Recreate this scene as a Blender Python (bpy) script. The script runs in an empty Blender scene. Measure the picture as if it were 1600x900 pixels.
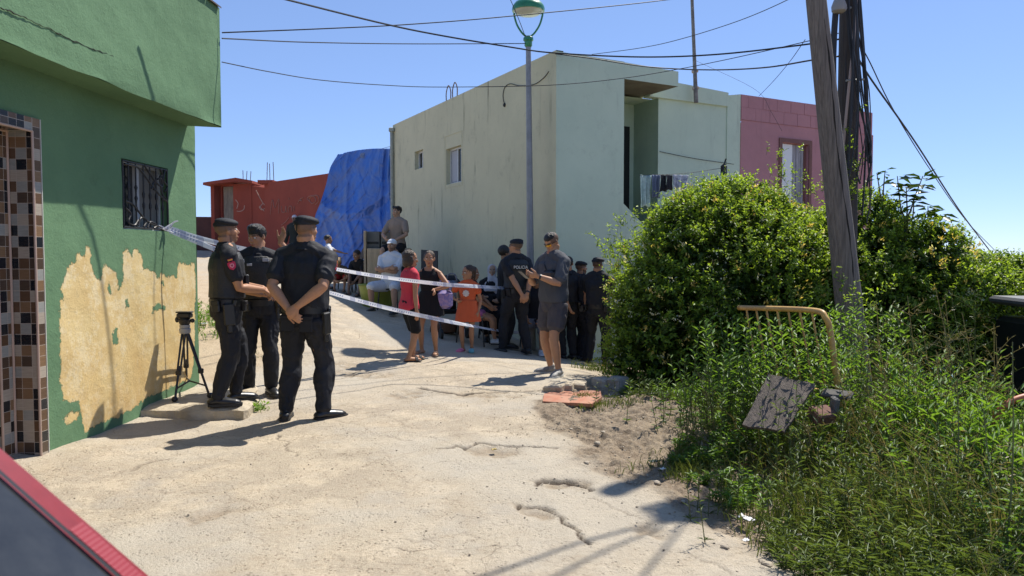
import bpy, math, random
import numpy as np
from mathutils import Vector, Matrix, Quaternion, noise
R = math.radians
random.seed(7); rng = np.random.default_rng(7)
SC = bpy.context.scene; COL = SC.collection
# ---------------------------------------------------------------- camera, sky, sun, exposure
EYE = 1.5; FPX = 1160.0; PITCH = R(2.5)
cd = bpy.data.cameras.new('camera'); cam = bpy.data.objects.new('camera', cd); COL.objects.link(cam)
cam.location = (0, 0, EYE); cam.rotation_euler = (R(90)-PITCH, 0, 0)
cd.sensor_width = 36; cd.lens = 36*FPX/1600; cd.clip_start = .05; cd.clip_end = 20000
cd.dof.use_dof = True; cd.dof.focus_distance = 8.5; cd.dof.aperture_fstop = 4.5
SC.camera = cam
SUN_AZ, SUN_EL = R(39.5), R(56.5)
SUN = Vector((math.sin(SUN_AZ)*math.cos(SUN_EL), math.cos(SUN_AZ)*math.cos(SUN_EL), math.sin(SUN_EL)))
w = bpy.data.worlds.new('World'); SC.world = w; w.use_nodes = True
nt = w.node_tree; bgn = nt.nodes['Background']
sk = nt.nodes.new('ShaderNodeTexSky'); sk.sky_type = 'NISHITA'; sk.sun_disc = False
sk.sun_elevation = SUN_EL; sk.sun_rotation = SUN_AZ; sk.altitude = 3000; sk.air_density = 1.0; sk.dust_density = 0; sk.ozone_density = 8
gmn = nt.nodes.new('ShaderNodeGamma'); gmn.inputs[1].default_value = .6; nt.links.new(sk.outputs[0], gmn.inputs[0])
gml = nt.nodes.new('ShaderNodeVectorMath'); gml.operation = 'MULTIPLY'; gml.inputs[1].default_value = (1.95, 2.1, 2.55); nt.links.new(gmn.outputs[0], gml.inputs[0]); nt.links.new(gml.outputs[0], bgn.inputs[0]); bgn.inputs[1].default_value = .10
sl = bpy.data.lights.new('sun', 'SUN'); sl.energy = 5.0; sl.angle = R(.55); sl.color = (1, .95, .86)
so = bpy.data.objects.new('sun', sl); COL.objects.link(so); so.rotation_euler = (-SUN).to_track_quat('-Z', 'Y').to_euler()
so.location = SUN*30
SC.view_settings.view_transform = 'Standard'; SC.view_settings.look = 'None'
SC.view_settings.exposure = 0.45; SC.view_settings.gamma = 1
try: SC.view_settings.use_curve_mapping = False
except Exception: pass
SC.cycles.max_bounces = 6; SC.cycles.transparent_max_bounces = 12; SC.cycles.use_denoising = True

# ---------------------------------------------------------------- photo geometry
def ray(px, py):
    x = (px-800)/FPX; y = (450-py)/FPX
    return Vector((x, math.cos(PITCH)+y*math.sin(PITCH), -math.sin(PITCH)+y*math.cos(PITCH)))
def at(px, py, d):
    r = ray(px, py); return Vector((0, 0, EYE)) + r*(d/r.y)
CP = [(0,0,-1.5),(0,3.5,-1.5),(-1.5,5,-1.5),(-3.5,5.5,-1.45),(-3.5,3,-1.5),(-3.4,6.6,-1.48),(-2.8,6.8,-1.51),(-2.3,6.7,-1.51),(-3.2,6.4,-1.5),(-3.3,7.9,-1.37),(-1.9,6.7,-1.48),(-2.65,8.1,-1.42),
 (.6,9.1,-1.475),(-1.3,9.6,-1.38),(-1.17,10.3,-1.385),(-.66,10.9,-1.42),(.04,11.6,-1.53),(1.38,12.15,-1.78),(.73,12.5,-1.68),(.34,12.8,-1.6),
 (-2.35,14.4,-1.05),(-4.2,17,-.76),(-3.1,19.6,-.7),(-7,23,-.42),(-10,25,.1),(-4.1,10,-.95),(-5.5,12,-.75),(3,7,-1.68),(4,12,-2.2),(2.6,9.3,-1.75),(3,3,-1.55),
 (1.5,5,-1.52),(6,8,-2.3),(6,16,-2.8),(-8,10,-.9),(-8,0,-1.5),(8,0,-1.8),(0,-6,-1.5),(14,12,-4.5),(-14,20,-.3),(-5,27,-.3),(4,24,-2.6),(-14,32,.3),(12,26,-4.5)]
_P = np.array([(a, b) for a, b, c in CP], float); _Z = np.array([c for a, b, c in CP], float)+EYE
def _tps(d2): return .5*d2*np.log(d2+1e-9)
def _fit():
    n = len(_P); d2 = ((_P[:, None]-_P[None])**2).sum(-1)
    K = _tps(d2)+np.eye(n)*.25; A = np.zeros((n+3, n+3)); A[:n, :n] = K
    A[:n, n] = 1; A[:n, n+1:] = _P; A[n, :n] = 1; A[n+1:, :n] = _P.T
    return np.linalg.solve(A, np.concatenate([_Z, [0, 0, 0]]))
_W = _fit()
def Hraw(X, Y):
    X = np.asarray(X, float); Y = np.asarray(Y, float); s = X.shape; X = X.ravel(); Y = Y.ravel()
    Xc = np.clip(X, -16, 16); Yc = np.clip(Y, -7, 34)
    z = np.full(X.shape, _W[-3])+_W[-2]*Xc+_W[-1]*Yc
    for i in range(len(_P)): z += _W[i]*_tps((Xc-_P[i, 0])**2+(Yc-_P[i, 1])**2)
    out = np.hypot(X-Xc, Y-Yc); z = np.clip(z, -6, 2.2)
    z = z - np.clip(out*.16, 0, 22)
    return z.reshape(s)
MOUNDS = []
def H(X, Y):
    z = Hraw(X, Y)
    for mx, my, r1, r2, a in MOUNDS:
        z = z + a*np.exp(-(((X-mx)/r1)**2+((Y-my)/r2)**2))
    return z
def Hs(x, y): return float(H(np.array([x]), np.array([y]))[0])
def gnd(px, py):
    r = ray(px, py); t = np.linspace(1.5, 40, 4000); X = r.x/r.y*t; Y = t; Z = EYE + r.z/r.y*t
    k = np.nonzero(Z < H(X, Y))[0]
    i = k[0] if len(k) else len(t)-1
    return Vector((X[i], Y[i], Hs(X[i], Y[i])))
_m = gnd(1000, 655); MOUNDS.append((_m.x+.1, _m.y+.15, .62, .5, .2))
_m = gnd(935, 665); MOUNDS.append((_m.x, _m.y, .5, .4, .07))
_m = gnd(1075, 690); MOUNDS.append((_m.x+.2, _m.y, .6, .6, .1))
def on_plane(px, py, O, U):           # ray against the vertical plane through O along U -> (s, z)
    r = ray(px, py); n = Vector((-U.y, U.x, 0)); o = Vector((0, 0, EYE))
    t = (Vector(O)-o).dot(n)/r.dot(n); p = o+r*t
    return (p-Vector(O)).dot(U), p.z, p

# ---------------------------------------------------------------- vector noise
def _hash(ix, iy, iz):
    h = (ix*374761393 + iy*668265263 + iz*2147483647*3 + 1274126177) & 0xffffffff
    h = ((h ^ (h >> 13))*1274126177) & 0xffffffff
    return ((h ^ (h >> 16)) & 0xffff)/65535.0
def vnoise(P):
    P = np.asarray(P, float); I = np.floor(P).astype(np.int64); f = P-I; f = f*f*(3-2*f); o = 0
    for dx in (0, 1):
        for dy in (0, 1):
            for dz in (0, 1):
                wt = (f[:, 0] if dx else 1-f[:, 0])*(f[:, 1] if dy else 1-f[:, 1])*(f[:, 2] if dz else 1-f[:, 2])
                o = o+wt*_hash(I[:, 0]+dx, I[:, 1]+dy, I[:, 2]+dz)
    return o*2-1
def fbm(P, n=3):
    o = 0; a = 1
    for k in range(n): o = o+a*vnoise(np.asarray(P)*2**k+k*17.3); a *= .5
    return o

# ---------------------------------------------------------------- materials
MATS = {}
def nodes(m): return m.node_tree.nodes, m.node_tree.links
def mat(name, c, rough=.7, metal=0, spec=.5, nscale=0, namp=.15, bump=0, bscale=40, c2=None, attr=None, coat=0, sheen=0, stretch=None, emit=0):
    if name in MATS: return MATS[name]
    m = bpy.data.materials.new(name); m.use_nodes = True; N, L = nodes(m); b = N['Principled BSDF']
    b.inputs['Roughness'].default_value = rough; b.inputs['Metallic'].default_value = metal
    b.inputs['Specular IOR Level'].default_value = spec; b.inputs['Coat Weight'].default_value = coat
    if sheen: b.inputs['Sheen Weight'].default_value = sheen
    c = (*c, 1)
    b.inputs['Base Color'].default_value = c
    co = N.new('ShaderNodeTexCoord'); mp = N.new('ShaderNodeMapping'); L.new(co.outputs['Object'], mp.inputs[0])
    if stretch: mp.inputs['Scale'].default_value = stretch
    src = None
    if attr:
        a = N.new('ShaderNodeAttribute'); a.attribute_name = attr; src = a.outputs['Color']
        L.new(src, b.inputs['Base Color'])
    if nscale:
        n = N.new('ShaderNodeTexNoise'); n.inputs['Scale'].default_value = nscale; n.inputs['Detail'].default_value = 6; n.inputs['Roughness'].default_value = .65
        L.new(mp.outputs[0], n.inputs['Vector'])
        mx = N.new('ShaderNodeMix'); mx.data_type = 'RGBA'
        cr = N.new('ShaderNodeValToRGB'); cr.color_ramp.elements[0].position = .35; cr.color_ramp.elements[1].position = .68
        L.new(n.outputs[0], cr.inputs[0]); L.new(cr.outputs[0], mx.inputs[0])
        if src:
            mx.blend_type = 'MULTIPLY'; L.new(src, mx.inputs[6]); mx.inputs[7].default_value = (1-namp, 1-namp, 1-namp, 1)
        else:
            mx.inputs[6].default_value = c
            mx.inputs[7].default_value = (*c2, 1) if c2 else (c[0]*(1-namp), c[1]*(1-namp), c[2]*(1-namp), 1)
        L.new(mx.outputs[2], b.inputs['Base Color'])
    if bump:
        n2 = N.new('ShaderNodeTexNoise'); n2.inputs['Scale'].default_value = bscale; n2.inputs['Detail'].default_value = 5
        L.new(mp.outputs[0], n2.inputs['Vector'])
        bp = N.new('ShaderNodeBump'); bp.inputs['Strength'].default_value = bump; bp.inputs['Distance'].default_value = .02
        L.new(n2.outputs[0], bp.inputs['Height']); L.new(bp.outputs[0], b.inputs['Normal'])
    if emit:
        b.inputs['Emission Color'].default_value = c; b.inputs['Emission Strength'].default_value = emit
    MATS[name] = m; return m
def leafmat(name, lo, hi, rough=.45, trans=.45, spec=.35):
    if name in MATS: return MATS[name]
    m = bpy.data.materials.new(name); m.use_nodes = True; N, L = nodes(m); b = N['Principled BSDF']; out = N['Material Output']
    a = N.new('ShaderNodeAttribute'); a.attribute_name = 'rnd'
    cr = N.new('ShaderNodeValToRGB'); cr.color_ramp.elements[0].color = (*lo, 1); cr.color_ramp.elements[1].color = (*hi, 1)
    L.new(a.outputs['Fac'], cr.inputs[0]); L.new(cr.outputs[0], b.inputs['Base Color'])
    b.inputs['Roughness'].default_value = rough; b.inputs['Specular IOR Level'].default_value = spec
    t = N.new('ShaderNodeBsdfTranslucent'); g = N.new('ShaderNodeMix'); g.data_type = 'RGBA'; g.blend_type = 'MULTIPLY'; g.inputs[0].default_value = 1
    L.new(cr.outputs[0], g.inputs[6]); g.inputs[7].default_value = (1.9, 1.75, .7, 1); L.new(g.outputs[2], t.inputs[0])
    mx = N.new('ShaderNodeMixShader'); mx.inputs[0].default_value = trans
    L.new(b.outputs[0], mx.inputs[1]); L.new(t.outputs[0], mx.inputs[2]); L.new(mx.outputs[0], out.inputs[0])
    MATS[name] = m; return m

# ---------------------------------------------------------------- objects
def tag(o, label=None, cat=None, group=None, kind=None):
    if label: o['label'] = label
    if cat: o['category'] = cat
    if group: o['group'] = group
    if kind: o['kind'] = kind
    return o
def link(name, me, parent=None, loc=None):
    o = bpy.data.objects.new(name, me); COL.objects.link(o)
    if parent: o.parent = parent
    if loc is not None: o.location = loc
    return o
def empty(name, label, cat, loc=(0, 0, 0), rz=0, group=None):
    o = bpy.data.objects.new(name, None); COL.objects.link(o); o.location = loc; o.rotation_euler = (0, 0, rz); o.empty_display_size = .1
    return tag(o, label, cat, group)
def np_mesh(name, V, Fc, m, rnd=None, smooth=False, vattr=None):
    V = np.asarray(V, np.float32); Fc = np.asarray(Fc, np.int32); k = Fc.shape[1]
    me = bpy.data.meshes.new(name); me.vertices.add(len(V)); me.vertices.foreach_set('co', V.ravel())
    me.loops.add(Fc.size); me.loops.foreach_set('vertex_index', Fc.ravel())
    me.polygons.add(len(Fc)); me.polygons.foreach_set('loop_start', np.arange(0, Fc.size, k, dtype=np.int32))
    me.polygons.foreach_set('loop_total', np.full(len(Fc), k, np.int32))
    if smooth: me.polygons.foreach_set('use_smooth', np.ones(len(Fc), bool))
    me.update(calc_edges=True)
    if rnd is not None:
        a = me.attributes.new('rnd', 'FLOAT', 'POINT'); a.data.foreach_set('value', np.asarray(rnd, np.float32))
    for kx, val in (vattr or {}).items():
        a = me.attributes.new(kx, 'FLOAT', 'POINT'); a.data.foreach_set('value', np.asarray(val, np.float32))
    for q in (m if isinstance(m, (list, tuple)) else [m]): me.materials.append(q)
    return me
class MB:
    """collects boxes, tubes, lathes and prisms; build() links them as one mesh object"""
    def __init__(s): s.v = []; s.f = []; s.mi = []; s.uv = {}
    def add(s, vs, fs, mi=0, M=None):
        k = len(s.v)
        for p in vs: s.v.append((M @ Vector(p)) if M is not None else Vector(p))
        for f in fs: s.f.append([i+k for i in f]); s.mi.append(mi)
        return s
    def box(s, c, size, mi=0, M=None, rz=0, taper=1):
        x, y, z = [q/2 for q in size]; vs = []
        for sz in (-1, 1):
            t = taper if sz > 0 else 1
            for sx, sy in ((-1, -1), (1, -1), (1, 1), (-1, 1)): vs.append(Vector((sx*x*t, sy*y*t, sz*z)))
        q = Matrix.Rotation(rz, 4, 'Z'); vs = [q @ p + Vector(c) for p in vs]
        return s.add(vs, [(3, 2, 1, 0), (4, 5, 6, 7), (0, 1, 5, 4), (1, 2, 6, 5), (2, 3, 7, 6), (3, 0, 4, 7)], mi, M)
    def bbox(s, c, size, bev=.01, mi=0, M=None, rz=0):       # box with chamfered edges
        X, Y, Z = [q/2 for q in size]; b = min(bev, X*.9, Y*.9, Z*.9); vs = []; ring = []
        for z, k in ((-Z, b), (-Z+b, 0), (Z-b, 0), (Z, b)):
            r = []
            for sx, sy, o in ((1, -1, 0), (1, -1, 1), (1, 1, 0), (1, 1, 1), (-1, 1, 0), (-1, 1, 1), (-1, -1, 0), (-1, -1, 1)):
                ex = b if (o == 0) == ((sx*sy) < 0) else 0
                ey = b-ex
                r.append(len(vs)); vs.append(Vector((sx*(X-k-(ex if k == 0 else ex)), sy*(Y-k-(ey if k == 0 else ey)), z)))
            ring.append(r)
        fs = [list(reversed(ring[0])), ring[3]]
        for a, c2 in zip(ring, ring[1:]):
            for i in range(8): fs.append((a[i], a[(i+1) % 8], c2[(i+1) % 8], c2[i]))
        q = Matrix.Rotation(rz, 4, 'Z'); vs = [q @ p + Vector(c) for p in vs]
        return s.add(vs, fs, mi, M)
    def tube(s, pts, r, n=8, mi=0, M=None, cap=True, flat=None):
        pts = [Vector(p) for p in pts]; m = len(pts); rs = r if isinstance(r, (list, tuple)) else [r]*m
        vs = []; fs = []; t0 = (pts[1]-pts[0]).normalized()
        u = t0.orthogonal().normalized() if flat is None else (Vector(flat)-t0*t0.dot(Vector(flat))).normalized()
        for i, p in enumerate(pts):
            t = ((pts[min(i+1, m-1)]-pts[max(i-1, 0)])).normalized()
            u = (u-t*u.dot(t)).normalized(); w2 = t.cross(u)
            for k in range(n):
                a = 2*math.pi*k/n; vs.append(p+(u*math.cos(a)+w2*math.sin(a))*rs[i])
        for i in range(m-1):
            for k in range(n):
                a, b = i*n+k, i*n+(k+1) % n; fs.append((a, b, b+n, a+n))
        if cap: fs.append(tuple(reversed(range(n)))); fs.append(tuple(range((m-1)*n, m*n)))
        return s.add(vs, fs, mi, M)
    def lathe(s, prof, n=24, mi=0, M=None, c=(0, 0, 0)):
        vs = []; fs = []; m = len(prof)
        for r, z in prof:
            for k in range(n): a = 2*math.pi*k/n; vs.append(Vector(c)+Vector((r*math.cos(a), r*math.sin(a), z)))
        for i in range(m-1):
            for k in range(n): a, b = i*n+k, i*n+(k+1) % n; fs.append((a, b, b+n, a+n))
        fs.append(tuple(reversed(range(n)))); fs.append(tuple(range((m-1)*n, m*n)))
        return s.add(vs, fs, mi, M)
    def prism(s, poly, O, U, V, th, mi=0):      # polygon (u,v) extruded along U x V by th
        O, U, V = Vector(O), Vector(U), Vector(V); N = U.cross(V).normalized(); n = len(poly)
        vs = [O+U*a+V*b for a, b in poly]+[O+U*a+V*b+N*th for a, b in poly]
        fs = [tuple(reversed(range(n))), tuple(range(n, 2*n))]+[(i, (i+1) % n, n+(i+1) % n, n+i) for i in range(n)]
        return s.add(vs, fs, mi)
    def quad(s, a, b, c, d, mi=0): return s.add([a, b, c, d], [(0, 1, 2, 3)], mi)
    def ell(s, c, r, n=10, mi=0, M=None):
        vs = []; fs = []; 
        for i in range(1, n):
            ph = math.pi*i/n
            for k in range(2*n): a = math.pi*k/n; vs.append(Vector(c)+Vector((r[0]*math.sin(ph)*math.cos(a), r[1]*math.sin(ph)*math.sin(a), -r[2]*math.cos(ph))))
        m = 2*n
        for i in range(n-2):
            for k in range(m): a, b = i*m+k, i*m+(k+1) % m; fs.append((a, b, b+m, a+m))
        lo = len(vs); vs += [Vector(c)+Vector((0, 0, -r[2])), Vector(c)+Vector((0, 0, r[2]))]
        for k in range(m): fs.append((lo, (k+1) % m, k)); fs.append((lo+1, (n-2)*m+k, (n-2)*m+(k+1) % m))
        return s.add(vs, fs, mi, M)
    def build(s, name, mats, parent=None, loc=None, smooth=False):
        me = bpy.data.meshes.new(name); me.from_pydata([tuple(p) for p in s.v], [], s.f)
        for q in (mats if isinstance(mats, (list, tuple)) else [mats]): me.materials.append(q)
        me.polygons.foreach_set('material_index', s.mi)
        if smooth:
            me.polygons.foreach_set('use_smooth', [True]*len(s.f))
            try: me.set_sharp_from_angle(angle=R(40))
            except Exception: pass
        me.update(); return link(name, me, parent, loc)
def crom(P, n=8):
    P = [Vector(p) for p in P]; P = [P[0]*2-P[1]]+P+[P[-1]*2-P[-2]]; o = []
    for i in range(1, len(P)-2):
        a, b, c, d = P[i-1:i+3]
        for k in range(n):
            t = k/n; o.append(.5*((2*b)+(c-a)*t+(2*a-5*b+4*c-d)*t*t+(3*b-a-3*c+d)*t**3))
    o.append(P[-2]); return o
def text_mesh(txt, size, name, m, parent, M, depth=.001):
    cu = bpy.data.curves.new(name, 'FONT'); cu.body = txt; cu.size = size; cu.align_x = 'CENTER'; cu.align_y = 'CENTER'; cu.extrude = depth
    o = bpy.data.objects.new(name, cu); COL.objects.link(o); dg = bpy.context.evaluated_depsgraph_get()
    me = bpy.data.meshes.new_from_object(o.evaluated_get(dg)); bpy.data.objects.remove(o); me.materials.clear(); me.materials.append(m)
    me.transform(M); return link(name, me, parent)
def poly_sd(X, Y, poly):               # signed distance to a closed polygon (negative inside)
    n = len(poly); d = np.full(X.shape, 1e9); ins = np.zeros(X.shape, bool)
    for i in range(n):
        ax, ay = poly[i][:2]; bx, by = poly[(i+1) % n][:2]; ex, ey = bx-ax, by-ay
        t = np.clip(((X-ax)*ex+(Y-ay)*ey)/(ex*ex+ey*ey+1e-12), 0, 1)
        d = np.minimum(d, np.hypot(X-ax-t*ex, Y-ay-t*ey))
        if ay != by: ins ^= ((ay > Y) != (by > Y)) & (X < ex*(Y-ay)/(by-ay)+ax)
    return np.where(ins, -d, d)
def line_d(X, Y, pts):
    d = np.full(X.shape, 1e9)
    for i in range(len(pts)-1):
        ax, ay = pts[i][:2]; bx, by = pts[i+1][:2]; ex, ey = bx-ax, by-ay
        t = np.clip(((X-ax)*ex+(Y-ay)*ey)/(ex*ex+ey*ey+1e-12), 0, 1); d = np.minimum(d, np.hypot(X-ax-t*ex, Y-ay-t*ey))
    return d
# ---------------------------------------------------------------- ground: one sheet, concrete street with a dirt verge
def axis(lo, hi, st, far_lo, far_hi):
    a = list(np.arange(lo, hi, st)); s = st; x = a[-1]
    while x < far_hi: s *= 1.22; x += min(s, 400); a.append(x)
    s = st; x = a[0]; pre = []
    while x > far_lo: s *= 1.22; x -= min(s, 400); pre.append(x)
    return np.array(pre[::-1]+a)
gx = axis(-4.3, 3.4, .0145, -6000, 6000); gy = axis(2.5, 12.6, .016, -300, 9000)
GX, GY = np.meshgrid(gx, gy); GZ = H(GX, GY)
fx, fy = GX.ravel(), GY.ravel()
conc_px = [(1290,905),(1230,880),(1150,838),(1085,822),(1045,792),(1000,762),(950,735),(905,700),(862,672),(838,650),(838,632),(872,612),(905,598),(930,586),(965,575)]
poly = [gnd(*p) for p in conc_px]; poly = [(p.x, p.y) for p in poly]
# closed outline of the paved street: near edge -> verge edge -> beside the pale house -> far -> left
poly = [(2.4, -30)]+poly+[(1.6, 13.5), (1.2, 16), (-2, 60), (-60, 60), (-60, -30)]
sd = poly_sd(fx, fy, poly)
nz = fbm(np.stack([fx*2.2, fy*2.2, fx*0], 1), 4)*.09+vnoise(np.stack([fx*14, fy*14, fx*0+3], 1))*.02
dirt = 1/(1+np.exp(-(sd+nz)/.025)); dirt = np.where(np.hypot(fx, fy) > 45, 1, dirt)
# the sandy bank at the back left, beyond the green house
bank = [(-3.15, 8.0), (-2.75, 9.2), (-3.3, 11), (-4.4, 13.5), (-6.5, 17), (-9, 21), (-30, 24), (-30, 8.0)]
sdb = poly_sd(fx, fy, bank); sand = 1/(1+np.exp((sdb+nz*2)/.06))
cracks_px = [([(684,700),(700,699),(715,696),(730,700),(742,693),(765,694),(800,697),(830,698),(868,700)], .016, .022),
 ([(838,757),(850,752),(880,751),(905,757),(922,764)], .018, .014), ([(806,795),(818,790),(845,792),(860,800),(880,818),(900,835),(918,848)], .014, .015),
 ([(655,606),(690,612),(720,616),(745,613),(800,612),(850,611)], .02, .016), ([(430,682),(445,690),(450,702),(462,712)], .012, .01),
 ([(520,655),(560,664),(590,680),(650,690)], .006, .006), ([(690,600),(740,590),(800,600)], .008, .008), ([(925,778),(960,792),(1000,810)], .006, .006),
 ([(1060,860),(1110,880),(1150,900)], .008, .006), ([(205,735),(235,722),(262,716)], .012, .006), ([(500,600),(540,590),(570,575)], .01, .008),
 ([(505,640),(620,640),(760,640),(880,636)], .004, .004), ([(560,710),(600,722),(640,712)], .004, .004)]
crack = np.zeros_like(fx); rc = random.Random(11)
for _ in range(16):
    x0, y0 = rc.uniform(330, 860), rc.uniform(590, 880); pts = [(x0, y0)]; dx = rc.uniform(-30, 30)
    for k in range(rc.randint(3, 6)): x0 += rc.uniform(14, 44)*(1 if dx > 0 else -1); y0 += rc.uniform(-9, 13); pts.append((x0, y0))
    cracks_px.append((pts, .0045, .004))
wob = np.stack([fx*9, fy*9, fx*0], 1); wx = vnoise(wob)*.03+vnoise(wob*3.3)*.012; wy = vnoise(wob+51)*.03+vnoise(wob*3.3+9)*.012
for pts, wd, dp in cracks_px:
    q = [gnd(*p) for p in pts]; d = line_d(fx+wx, fy+wy, q)
    var = .6+.7*np.clip(vnoise(np.stack([fx*5, fy*5, fx*0+9], 1))+.4, 0, 1.3)
    k = np.exp(-(d/(np.maximum(wd, .0085)*var))**2.5)*min(1, .45+wd*40); crack = np.maximum(crack, k*min(1, dp/.012)); GZ = (GZ.ravel()-dp*1.2*k).reshape(GZ.shape)
holes_px = [(880,757,42,5),(535,570,30,6),(830,800,26,9),(318,805,45,10),(772,705,40,8),(640,616,40,6),(760,616,60,6),(560,585,60,5),(1015,825,30,10)]
hole = np.zeros_like(fx)
for hx, hy, rx, ry in holes_px:
    c = gnd(hx, hy); ex = abs(gnd(hx+rx, hy).x-c.x); ey = abs(gnd(hx, hy-ry).y-c.y)+.02
    k = np.exp(-((((fx+wx*2-c.x)/ex)**2+((fy+wy*2-c.y)/ey)**2))**2); k *= np.clip(.55+fbm(np.stack([fx*11, fy*11, fx*0], 1), 3)*.8, 0, 1)
    hole = np.maximum(hole, k); GZ = (GZ.ravel()-.022*k).reshape(GZ.shape)
near = np.hypot(fx, fy) < 40
rough = fbm(np.stack([fx*3, fy*3, fx*0], 1), 4)*(.006+.03*dirt)+vnoise(np.stack([fx*26, fy*26, fx*0], 1))*(.0012+.016*dirt)+np.clip(vnoise(np.stack([fx*13, fy*13, fx*0+8], 1))-.25, 0, 1)*.035*dirt
step_e = fbm(np.stack([fx*.9, fy*.9, fx*0+4], 1), 2)
GZ = (GZ.ravel()+np.where(near, rough, 0)-dirt*.02).reshape(GZ.shape)
ny, nx = GX.shape; idx = np.arange(nx*ny).reshape(ny, nx)
quads = np.stack([idx[:-1, :-1], idx[:-1, 1:], idx[1:, 1:], idx[1:, :-1]], -1).reshape(-1, 4)
m = bpy.data.materials.new('street_concrete'); m.use_nodes = True; N, L = nodes(m); b = N['Principled BSDF']; b.inputs['Roughness'].default_value = .93; b.inputs['Specular IOR Level'].default_value = .2
def A(nm):
    a = N.new('ShaderNodeAttribute'); a.attribute_name = nm; return a.outputs['Fac']
co = N.new('ShaderNodeTexCoord')
def NZ(scale, det=6, rgh=.6, st=None):
    n = N.new('ShaderNodeTexNoise'); n.inputs['Scale'].default_value = scale; n.inputs['Detail'].default_value = det; n.inputs['Roughness'].default_value = rgh
    if st:
        mp = N.new('ShaderNodeMapping'); mp.inputs['Scale'].default_value = st; L.new(co.outputs['Object'], mp.inputs[0]); L.new(mp.outputs[0], n.inputs['Vector'])
    else: L.new(co.outputs['Object'], n.inputs['Vector'])
    return n.outputs[0]
def RAMP(v, a, b2, ca=0, cb=1):
    r = N.new('ShaderNodeMapRange'); r.inputs[1].default_value = a; r.inputs[2].default_value = b2; r.inputs[3].default_value = ca; r.inputs[4].default_value = cb; r.clamp = True
    L.new(v, r.inputs[0]); return r.outputs[0]
def MIX(f, a, b2, bl='MIX'):
    x = N.new('ShaderNodeMix'); x.data_type = 'RGBA'; x.blend_type = bl
    for s, v in ((0, f), (6, a), (7, b2)):
        if hasattr(v, 'links'): L.new(v, x.inputs[s])
        elif s == 0: x.inputs[0].default_value = v
        else: x.inputs[s].default_value = (*v, 1)
    return x.outputs[2]
def MUL(a, b2, op='MULTIPLY'):
    x = N.new('ShaderNodeMath'); x.operation = op
    for s, v in ((0, a), (1, b2)):
        if hasattr(v, 'links'): L.new(v, x.inputs[s])
        else: x.inputs[s].default_value = v
    return x.outputs[0]
big = RAMP(NZ(.55, 7, .7), .35, .65)
c = MIX(big, (.49, .415, .305), (.37, .31, .235))
c = MIX(RAMP(NZ(2.6, 6, .7), .47, .62), c, (.55, .46, .335))
c = MIX(MUL(RAMP(NZ(1.3, 8, .75, (1, 1, 1)), .56, .68), .6), c, (.36, .28, .19))
c = MIX(MUL(RAMP(NZ(17, 5, .8), .5, .64), .55), c, (.38, .30, .215))
vo = N.new('ShaderNodeTexVoronoi'); vo.inputs['Scale'].default_value = 34; L.new(co.outputs['Object'], vo.inputs['Vector'])
pit = MUL(RAMP(vo.outputs[0], .1, .34, 1, 0), RAMP(NZ(7, 3), .42, .56))
c = MIX(MUL(pit, .75), c, (.23, .175, .12))
c = MIX(MUL(RAMP(NZ(24, 4, .8, (1, 2.2, 1)), .54, .62), .55), c, (.3, .235, .165))
c = MIX(MUL(RAMP(NZ(30, 4, .8), .58, .66), .5), c, (.64, .55, .42))
c = MIX(MUL(RAMP(NZ(.9, 5, .7, (1, 1, 1)), .5, .62), .35), c, (.42, .39, .34))
dsp = N.new('ShaderNodeVectorMath'); dsp.operation = 'ADD'; nq = N.new('ShaderNodeTexNoise'); nq.inputs['Scale'].default_value = 2.2; nq.inputs['Detail'].default_value = 6; L.new(co.outputs['Object'], nq.inputs['Vector'])
nsc = N.new('ShaderNodeVectorMath'); nsc.operation = 'SCALE'; nsc.inputs['Scale'].default_value = .55; L.new(nq.outputs[1], nsc.inputs[0]); L.new(co.outputs['Object'], dsp.inputs[0]); L.new(nsc.outputs[0], dsp.inputs[1])
for vsc, wd_, am in ((.75, .006, .75), (2.6, .006, .4)):
    v2 = N.new('ShaderNodeTexVoronoi'); v2.feature = 'DISTANCE_TO_EDGE'; v2.inputs['Scale'].default_value = vsc; L.new(dsp.outputs[0], v2.inputs['Vector'])
    c = MIX(MUL(MUL(RAMP(v2.outputs[0], 0, wd_*vsc, 1, 0), RAMP(NZ(.8+vsc*.3, 3), .46, .56)), am), c, (.13, .1, .07))
c = MIX(MUL(RAMP(NZ(.33, 4, .6), .47, .56), .55), c, (.45, .41, .34))
grit = RAMP(NZ(120, 3, .7), .55, .66)
c = MIX(MUL(grit, .35), c, (.25, .19, .13))
d2 = MIX(RAMP(NZ(3, 8, .75), .38, .62), (.20, .148, .10), (.33, .26, .18))
d2 = MIX(RAMP(NZ(60, 4, .8), .55, .66), d2, (.40, .34, .27)); d2 = MIX(MUL(RAMP(NZ(90, 3, .7), .56, .62), .8), d2, (.12, .09, .06))
sd2 = MIX(RAMP(NZ(4, 8, .75), .4, .6), (.42, .32, .21), (.49, .385, .26))
c = MIX(A('dirt'), c, d2); c = MIX(A('sand'), c, sd2)
c = MIX(MUL(A('hole'), .6), c, (.25, .18, .11)); c = MIX(MUL(A('crack'), 1.0), c, (.06, .042, .03))
L.new(c, b.inputs['Base Color'])
bp = N.new('ShaderNodeBump'); bp.inputs['Strength'].default_value = 1.0; bp.inputs['Distance'].default_value = .012
hgt = MUL(MUL(NZ(38, 5, .75), MUL(pit, -.5), 'ADD'), MUL(NZ(140, 3), .5), 'ADD'); L.new(hgt, bp.inputs['Height']); L.new(bp.outputs[0], b.inputs['Normal'])
g = link('ground', np_mesh('ground', np.stack([fx, fy, GZ.ravel()], 1), quads, m, smooth=True, vattr=dict(dirt=dirt, sand=sand, hole=hole, crack=crack)))
tag(g, kind='structure')
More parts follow.
